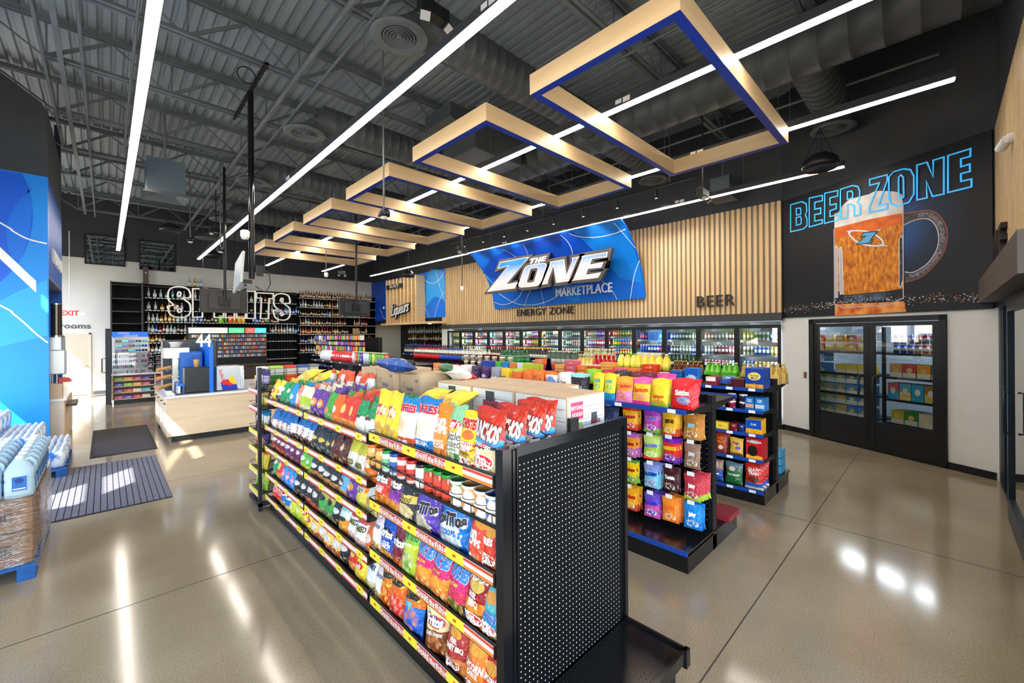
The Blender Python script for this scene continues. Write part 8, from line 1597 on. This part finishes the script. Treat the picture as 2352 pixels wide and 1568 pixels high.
for k in range(15):
    mb = MB(); x = .08 + (k % 5) * .145; z = .06 + (k // 5) * .14
    for s_ in (-.035, .035): mb.tube((x + s_, .05, z), (x + s_, .03, z), .032, 10)
    mb.tube((x - .02, .035, z + .01), (x + .02, .035, z + .01), .006, 4); mb.obj('sunglasses', mat('lens_%d' % (k % 3), ['#1f5ac0', '#1c2430', '#3ab0c8'][k % 3], .1, .3), t)
t = thing('cold_liquor_cooler', 'small white upright cooler with a blue COLD LIQUOR header', 'cooler', (.15, 17.5, 0)); mb = MB(); mb.box(0, 0, 0, .82, .7, 2.0); mb.obj('cooler_body', mat('cooler_white', '#cfd3d6', .4), t)
mb = MB(); mb.box(0, -.03, 1.95, .82, .0, 2.12, 0); put_text(mb, 'COLD', (.25, -.035, 2.075), (1, 0, 0), (0, 0, 1), mi=1, size=.09); put_text(mb, 'LIQUOR', (.42, -.035, 1.99), (1, 0, 0), (0, 0, 1), mi=1, size=.09); mb.obj('header', [mat('header_blue', '#1f64c8', .4, emit='#1f64c8', es=.4), WHITE], t)
t = thing('dark_gate', 'tall narrow dark panel with a pull handle beside the candy rack', 'gate', (0, 16.6, 0)); mb = MB(); mb.box(0, 0, .03, .12, .5, 2.2); mb.obj('gate_panel', noisy('gate_dark', '#2c333c', '#3a424c', 6, .5), t); mb = MB(); mb.path([(0, .05, .95), (-.07, .05, .95), (-.07, .05, 1.35), (0, .05, 1.35)], .014); mb.obj('pull_handle', BLK, t)
# register area: screens
def screen(x, y, z, w, h, rz, lab, tilt=0):
    t = thing('hanging_screen', lab, 'screen', (x, y, z), None, rz); mb = MB(); mb.rbox(-w / 2, -.03, -h / 2, w / 2, .03, h / 2, .01); mb.obj('screen_body', mat('tv_back', '#2c2d2f', .4), t)
    mb = MB(); mb.rbox(-w * .34, -.07, -h * .35, w * .34, -.03, h * .3, .01); mb.obj('back_cover', mat('tv_back2', '#353638', .45), t); mb = MB(); mb.box(-.12, -.12, -.1, .12, -.07, .1); mb.tube((0, -.1, 0), (0, -.1, 5.98 - z), .03, 8); mb.obj('mount_pole', BLK, t)
    mb = MB(); mb.path([(.05, -.13, 0), (.1, -.16, -.15), (.02, -.18, -.2), (-.06, -.14, -.1), (0, -.13, .05)], .008); mb.obj('cable', BLK, t); return t
screen(2.05, 12.0, 2.80, .95, .56, 0, 'back of a large dark screen hung before the SPIRITS letters')
screen(5.25, 12.0, 2.78, .95, .50, .08, 'back of a dark screen hung near the blue liqueurs wall')
t = thing('tall_black_pole', 'tall black pole from a ceiling strut with a tilted pale screen and camera', 'pole', (1.775, 8.1, 0)); mb = MB(); mb.tube((0, 0, 2.92), (0, 0, 6.08), .045, 14); mb.obj('pole', BLKG, t)
mb = MB(); mb.box(-.02, -1.0, 6.06, .02, 1.25, 6.10); [mb.box(-.03, -1 + k * .1, 6.065, .03, -.97 + k * .1, 6.095) for k in range(22)]; mb.obj('ceiling_strut', BLK, t)
mb = MB(); mb.rbox(-.24, -.45, -.27, -.20, .1, .27, .01); mb.xf(Matrix.Translation((0, 0, 2.92)) @ Matrix.Rotation(-.25, 4, 'X') @ Matrix.Rotation(.12, 4, 'Y')); mb.obj('screen_back', mat('pale_screen', '#b8c2c4', .3), t)
mb = MB(); mb.box(.07, -.02, 2.98, .17, .04, 3.16); mb.path([(.15, 0, 3.1), (.26, 0, 3.05), (.28, 0, 2.85), (.2, 0, 2.7), (.05, 0, 2.8)], .008); mb.box(-.2, -.03, 2.84, .0, .03, 2.9); mb.obj('cable_box', BLK, t)
mb = MB(); mb.lathe([(.0, -.06), (.05, -.05), (.07, 0), (.07, .08), (.04, .1)], 14, (-.1, -.03, 3.62)); mb.obj('dome_camera', WHITE, t)
# floor mats
t = thing('ribbed_mat', 'grey ribbed entrance mat lit by sun patches', 'mat', (0, 0, 0)); mb = MB(); mb.box(-.62, 6.54, 0, .58, 9.05, .006, 0); x = -.60; MT = [mat('mat_groove', '#26262c', .9), noisy('mat_grey', '#62636e', '#6e6f7a', 40, .95)]
k = 0
while k < 21: mb.box(-.615 + k * .057, 6.56, .006, -.615 + k * .057 + .049, 9.03, .012, 1); k += 1
mb.obj('mat_surface', MT, t)
t = thing('plain_mat', 'plain charcoal floor mat beyond the ribbed one', 'mat', (0, 0, 0)); mb = MB(); mb.box(-.19, 9.57, 0, .65, 12.35, .008); mb.obj('mat_border', mat('mat_rubber', '#2b2a2a', .8), t); mb = MB(); mb.box(-.15, 9.62, .008, .61, 12.3, .012); mb.obj('mat_pile', noisy('mat_dark', '#37363a', '#434247', 60, .95), t)
# pallets
BPAL = noisy('pallet_blue', '#0d4a86', '#1560a8', 6, .6); FILM = glass_mat('stretch_film', refl=.10)
def pallet(x0, y0, x1, y1, lab, wall=True):
    t = thing('blue_pallet', lab, 'pallet', (x0, y0, 0)); w = x1 - x0; l = y1 - y0
    for k in range(3): mb = MB(); mb.box(w * k / 2 - (0 if k == 0 else .1 if k == 2 else .05), 0, 0, w * k / 2 + (.1 if k == 0 else 0 if k == 2 else .05), l, .10); mb.obj('runner', BPAL, t)
    for k in range(7): mb = MB(); mb.box(0, k * (l - .1) / 6, .10, w, k * (l - .1) / 6 + .1, .125); mb.obj('deck_board', BPAL, t)
    return t
pallet(-1.5, 5.15, -.415, 6.38, 'blue pallet under the stretch wrapped boxes of water jugs')
BOXB = noisy('box_brown', '#7a5636', '#93694a', 3, .7)
for r in range(2):
    for i in range(3):
        for j in range(2):
            if i == 0 and j == 0: pass
            t = thing('jug_carton', f"brown water carton, {['lower', 'upper'][r]} layer, {['end facing the aisle mats', 'middle', 'near end'][2 - i]}, {['wall side', 'aisle side'][j]}", 'carton', (-1.47 + j * .53, 5.18 + i * .395, .125 + r * .27)); mb = MB(); mb.rbox(0, 0, 0, .51, .385, .262, .006); mb.obj('box_body', BOXB, t)
            if i == 0: mb = MB(); mb.box(.2, -.002, .08, .4, 0, .18); [mb.box(.22 + k * .02, -.003, .1, .23 + k * .02, -.002, .16, 1) for k in range(8)]; mb.obj('box_print', [mat('print_tan', '#6b4e38', .7), mat('print_dk', '#3e2a1e', .7)], t)
def film_mat():
    m = glass_mat('stretch_film2', refl=.20); n, l = m.node_tree.nodes, m.node_tree.links
    wv = n.new('ShaderNodeTexNoise'); wv.inputs['Scale'].default_value = 5; tc = n.new('ShaderNodeTexCoord'); mp = n.new('ShaderNodeMapping'); mp.inputs['Scale'].default_value = (1.2, 1.2, 14); mp.inputs['Rotation'].default_value = (.12, .1, 0)
    l.new(tc.outputs['Object'], mp.inputs[0]); l.new(mp.outputs[0], wv.inputs['Vector']); bp = n.new('ShaderNodeBump'); bp.inputs['Strength'].default_value = 1.0; bp.inputs['Distance'].default_value = .03; l.new(wv.outputs[0], bp.inputs['Height'])
    for x in n:
        if x.type == 'BSDF_GLOSSY': l.new(bp.outputs[0], x.inputs['Normal']); x.inputs['Roughness'].default_value = .12
    return m
mb = MB(); FX = (-1.485, -.40, 5.165, 6.38); n = 36; vs = []
for k in range(9):
    z = .10 + k * .075
    for i in range(n):
        a = i / n * 4; s_ = int(a); f_ = a - s_; c = [(FX[0], FX[2]), (FX[1], FX[2]), (FX[1], FX[3]), (FX[0], FX[3])]; p, q = c[s_], c[(s_ + 1) % 4]; w_ = R.uniform(-.004, .012); x = p[0] + (q[0] - p[0]) * f_; y = p[1] + (q[1] - p[1]) * f_; cx, cy = (FX[0] + FX[1]) / 2, (FX[2] + FX[3]) / 2; vs.append((x + (x - cx) * w_ * 1.2, y + (y - cy) * w_ * 1.2, z + R.uniform(-.02, .02)))
mb.sm = True; mb.add(vs, [(k * n + i, k * n + (i + 1) % n, (k + 1) * n + (i + 1) % n, (k + 1) * n + i) for k in range(8) for i in range(n)]); tag(mb.obj('stretch_wrap', film_mat()), 'clear stretch film wrapped around the brown water cartons', 'stretch film')
def jug():
    mb = MB(); mb.sm = True; ring = [(.072, 0), (.077, .01), (.078, .10), (.074, .12), (.078, .14), (.076, .19), (.05, .235), (.022, .26), (.020, .27)]; n = 16; vs = []
    for r, z in ring:
        for i in range(n):
            a = 2 * PI * i / n; c_, s_ = math.cos(a), math.sin(a); e = .5 if r > .06 else .8 if r > .04 else 1; vs.append((r * (abs(c_) ** e) * (1 if c_ > 0 else -1), r * (abs(s_) ** e) * (1 if s_ > 0 else -1), z))
    mb.add(vs, [(k * n + i, k * n + (i + 1) % n, (k + 1) * n + (i + 1) % n, (k + 1) * n + i) for k in range(len(ring) - 1) for i in range(n)], 0); mb.path([(.02, 0, .25), (.05, 0, .262), (.075, 0, .23), (.078, 0, .17)], .012, 8, 0)
    mb.sm = False; mb.lathe([(.021, .262), (.021, .283), (.0, .283)], 12, mi=1); mb.box(-.035, -.081, .05, .035, -.078, .15, 2); mb.poly([(.022 * math.cos(k * PI / 6), -.0825, .122 + .02 * math.sin(k * PI / 6)) for k in range(12)], None, 3); mb.box(-.03, -.0822, .06, .03, -.081, .068, 1)
    mb.box(.078, -.03, .05, .081, .03, .15, 2)
    return mb.mesh('water_jug', [mat('jug_plastic', '#a9c4d6', .4, trans=.0, spec=.5), mat('jug_white', '#eef2f6', .4), mat('jug_blue', '#1f66b4', .4), mat('jug_navy', '#123a86', .4)])
JM = proto('jug', jug)
for i in range(7):
    for j in range(6):
        put('water_jug', JM, f"translucent gallon water jug on the wrapped cartons, " + ('front row facing the camera' if i == 0 else 'row along the aisle side' if j == 5 else 'inner rows'), 'water jug', (-1.38 + j * .175, 5.26 + i * .172, .668), R.uniform(-.05, .05), 0, 'water jugs ' + ('front row' if i == 0 else 'aisle row' if j == 5 else 'inner rows'), scale=(1.1, 1.08, 1.12))
pallet(-1.6, 8.55, -.40, 10.0, 'blue pallet under the cases of bottled water')
WC = noisy('wrap_water', '#1c6ad0', '#e8f2fb', 9, .12, lo=.40, hi=.56, detail=6, bump=.4)
def water_case():
    mb = MB(); mb.sm = True; mb.rbox(0, 0, 0, .42, .29, .19, .03, 0)
    for i in range(6):
        for j in range(4): mb.lathe([(.03, 0), (.033, .02), (.015, .035), (.012, .045)], 8, (.04 + i * .068, .04 + j * .07, .175), mis=[1, 1, 2])
    return mb.mesh('water_case', [WC, mat('bottle_top', '#bcd6ee', .15), mat('cap_w', '#f2f6fa', .3)])
WM = proto('wc', water_case)
wn_ = 0
for k in range(4):
    for i in range(3):
        for j in range(4 if k < 3 else 2):
            x = -.83 - i * .43 - (0, .27, .62, 1.0)[k]; y = 8.62 + j * .335
            if x < -2.2: continue
            put('water_case', WM, f"shrink wrapped case of bottled water, {['bottom', 'second', 'third', 'top'][k]} layer, {['aisle side', 'middle', 'wall side'][i]} stack", 'water case', (x, y, .127 + k * .24), R.uniform(-.03, .03), 0, f"water cases in the {['bottom', 'second', 'third', 'top'][k]} layer", scale=(1, 1.08, 1.2))
# ================================================================ things hung from the ceiling
def hood(x, y, z, s, lab, top=6.1):
    t = thing('ceiling_speaker_box', lab, 'ceiling box', (x, y, z)); mb = MB(); mb.box(-s, -s, 0, s, s, s * 2.1); mb.obj('box_body', mat('hood_grey', '#56646c', .5), t)
    mb = MB(); mb.add([(-s, -s, 0), (s, -s, 0), (s, s, 0), (-s, s, 0), (0, 0, s * .25), (-s * 1.2, -s * 1.2, -s * .25), (s * 1.2, -s * 1.2, -s * .25), (s * 1.2, s * 1.2, -s * .25), (-s * 1.2, s * 1.2, -s * .25)], [(0, 1, 6, 5), (1, 2, 7, 6), (2, 3, 8, 7), (3, 0, 5, 8), (5, 6, 4), (6, 7, 4), (7, 8, 4), (8, 5, 4)]); mb.obj('vent_flare', GREY, t)
    mb = MB(); mb.tube((0, 0, s * 2.1), (0, 0, top - z), .02, 6); mb.obj('wiring', STEELW, t)
hood(.80, 9.9, 4.55, .27, 'grey ceiling box with open flared vent right of the first light line'); hood(9.35, 3.2, 4.80, .19, 'grey ceiling box behind the light line near the beer mural')
def pendant(x, y, z, r, lab, top=6.1):
    t = thing('bell_speaker', lab, 'speaker', (x, y, z)); mb = MB(); mb.sm = True; mb.lathe([(.0, r * .95), (r * .5, r * .92), (r * .9, r * .6), (r, r * .25), (r * .92, 0), (r * .85, .02), (0, .04)], 24); mb.obj('shell', BLK, t)
    for a in (0, 2.1, 4.2): mb = MB(); mb.tube((r * .9 * math.cos(a), r * .9 * math.sin(a), r * .5), (0, 0, r * 2.6), .004, 5); mb.obj('sling', BLK, t)
    mb = MB(); mb.tube((0, 0, r * 2.6), (0, 0, top - z), .006, 5); mb.obj('hanging_wire', STEELW, t)
pendant(7.85, 1.28, 4.45, .24, 'black bell shaped speaker hanging before the beer mural'); pendant(1.35, 15.3, 4.95, .26, 'black bell shaped speaker above the dark back window'); pendant(2.6, 17.0, 4.6, .24, 'small looking black speaker left of the second light line end'); pendant(8.2, 14.0, 4.15, .24, 'black bell speaker above the Liqueurs sign')
def twin(x, y, z, lab, rod=True, s=1.0, top=6.1):
    t = thing('emergency_light', lab, 'emergency light', (x, y, z)); mb = MB(); mb.rbox(-.13 * s, -.05 * s, 0, .13 * s, .05 * s, .11 * s, .01); mb.obj('lamp_box', BLK, t)
    for k in (-1, 1): mb = MB(); mb.rbox(-.045 * s, -.05 * s, -.04 * s, .045 * s, -.01, .04 * s, .012); mb.box(-.038 * s, -.052 * s, -.033 * s, .038 * s, -.05 * s, .033 * s, 1); mb.xf(Matrix.Translation((k * .10 * s, -.03, -.02)) @ Matrix.Rotation(k * .4, 4, 'Z') @ Matrix.Rotation(.9, 4, 'X')); mb.obj('lamp_head', [BLK, mat('lens_clear', '#d8d8d8', .2)], t)
    if rod: mb = MB(); mb.tube((0, 0, .11 * s), (0, 0, top - z), .012, 6); mb.obj('rod', BLK, t)
twin(2.50, 3.72, 5.28, 'black emergency light with two clear heads beside the nearest diffuser', s=1.3); twin(6.6, 2.55, 4.05, 'black emergency light hung below the largest wooden frame'); twin(6.7, 8.75, 4.15, 'black emergency light left of the zone sign track'); twin(2.15, 13.6, 4.75, 'black emergency light between the speakers near the second light line'); twin(6.2, 15.3, 4.2, 'tiny black emergency light at the far end of the wooden frames')
def drop(x, y, z, lab, white=False):
    t = thing('hanging_sensor', lab, 'sensor', (x, y, z)); mb = MB(); mb.tube((0, 0, .06), (0, 0, 6.1 - z), .012, 6); mb.obj('rod', GREY, t); mb = MB(); mb.sm = True
    if white: mb.lathe([(.0, -.07), (.045, -.055), (.055, -.02), (.055, .05), (.03, .07)], 14)
    else: mb.box(-.06, -.06, 0, .06, .06, .09)
    mb.obj('housing', WHITE if white else BLK, t); mb = MB(); mb.lathe([(.0, -.035), (.04, -.03), (.05, 0)], 14); mb.obj('lens', mat('lens_frost', '#e6e8ea', .3) if not white else BLK, t)
drop(2.75, 5.33, 3.58, 'black and white sensor on a long rod before the third wooden frame'); drop(1.95, 11.8, 3.95, 'sensor on a rod above the large dark screen'); drop(1.55, 13.2, 4.35, 'small sensor on a rod near the lower end of the second light line'); drop(4.55, 12.3, 3.70, 'white dome camera on a rod below the far wooden frames', True); drop(6.9, 9.0, 3.2, 'white dome camera on a rod before the blue liqueurs panel', True)
t = thing('bullet_camera', 'white bullet camera on the maple slats above the wine room door', 'camera', (6.35, -.46, 3.84)); mb = MB(); mb.tube((0, -.04, 0), (.0, 0, .0), .045, 12); mb.tube((0, 0, 0), (.16, .03, -.04), .04, 14, r2=.045); mb.obj('camera_body', WHITE, t); mb = MB(); mb.tube((.16, .03, -.04), (.165, .032, -.042), .03, 12); mb.obj('lens', BLK, t)
t = thing('dome_camera', 'small white dome camera on the blue liqueurs wall', 'camera', (9.72, 18.9, 3.3)); mb = MB(); mb.sm = True; mb.lathe([(0, -.06), (.05, -.04), (.06, .02), (.04, .05)], 12); mb.obj('camera_body', WHITE, t); mb = MB(); mb.box(0, -.02, -.01, .06, .02, .03); mb.obj('bracket', WHITE, t)
t = thing('track_light_rail', 'black track with small spotlights above the zone sign', 'track light', (8.15, 3.3, 4.95)); mb = MB(); mb.box(-.02, 0, 0, .02, 8.0, .03); mb.obj('rail', BLK, t)
for k in range(8): y = .8 + k * .92; mb = MB(); mb.tube((0, y, 0), (0, y, -.06), .01, 6); mb.tube((0, y, -.05), (.03, y, -.2), .032, 10); mb.obj('spot_head', BLK, t); mb = MB(); mb.tube((.03, y, -.2), (.031, y, -.204), .024, 10); mb.obj('spot_lens', mat('spot_warm', (1, 1, 1), .5, emit=(1, .8, .55), es=6), t)
for k in range(8):
    sp_ = bpy.data.lights.new('track_spot', 'SPOT'); sp_.energy = 48; sp_.color = (1, .93, .84); sp_.spot_size = 1.5; sp_.spot_blend = .8; sp_.shadow_soft_size = .04
    so_ = bpy.data.objects.new('track_spot', sp_); COL.objects.link(so_); so_.location = (8.20, 4.1 + k * .92, 4.70); so_.rotation_euler = Vector((1.15, 0, -1.2)).to_track_quat('-Z', 'Y').to_euler()
for k in range(3): mb = MB(); mb.tube((0, .5 + k * 3.4, .03), (0, .5 + k * 3.4, 1.15), .01, 6); mb.obj('rod', GREY, t)
t = thing('cable_coil', 'loop of black cable hanging from a joist near the black pole', 'cable', (1.55, 7.3, 6.0)); mb = MB(); [mb.path([(.12 * math.cos(a) , .0 + .01 * q, -.1 + .12 * math.sin(a)) for a in [k * PI / 8 for k in range(17)]], .006) for q in range(3)]; mb.obj('coil', BLK, t)
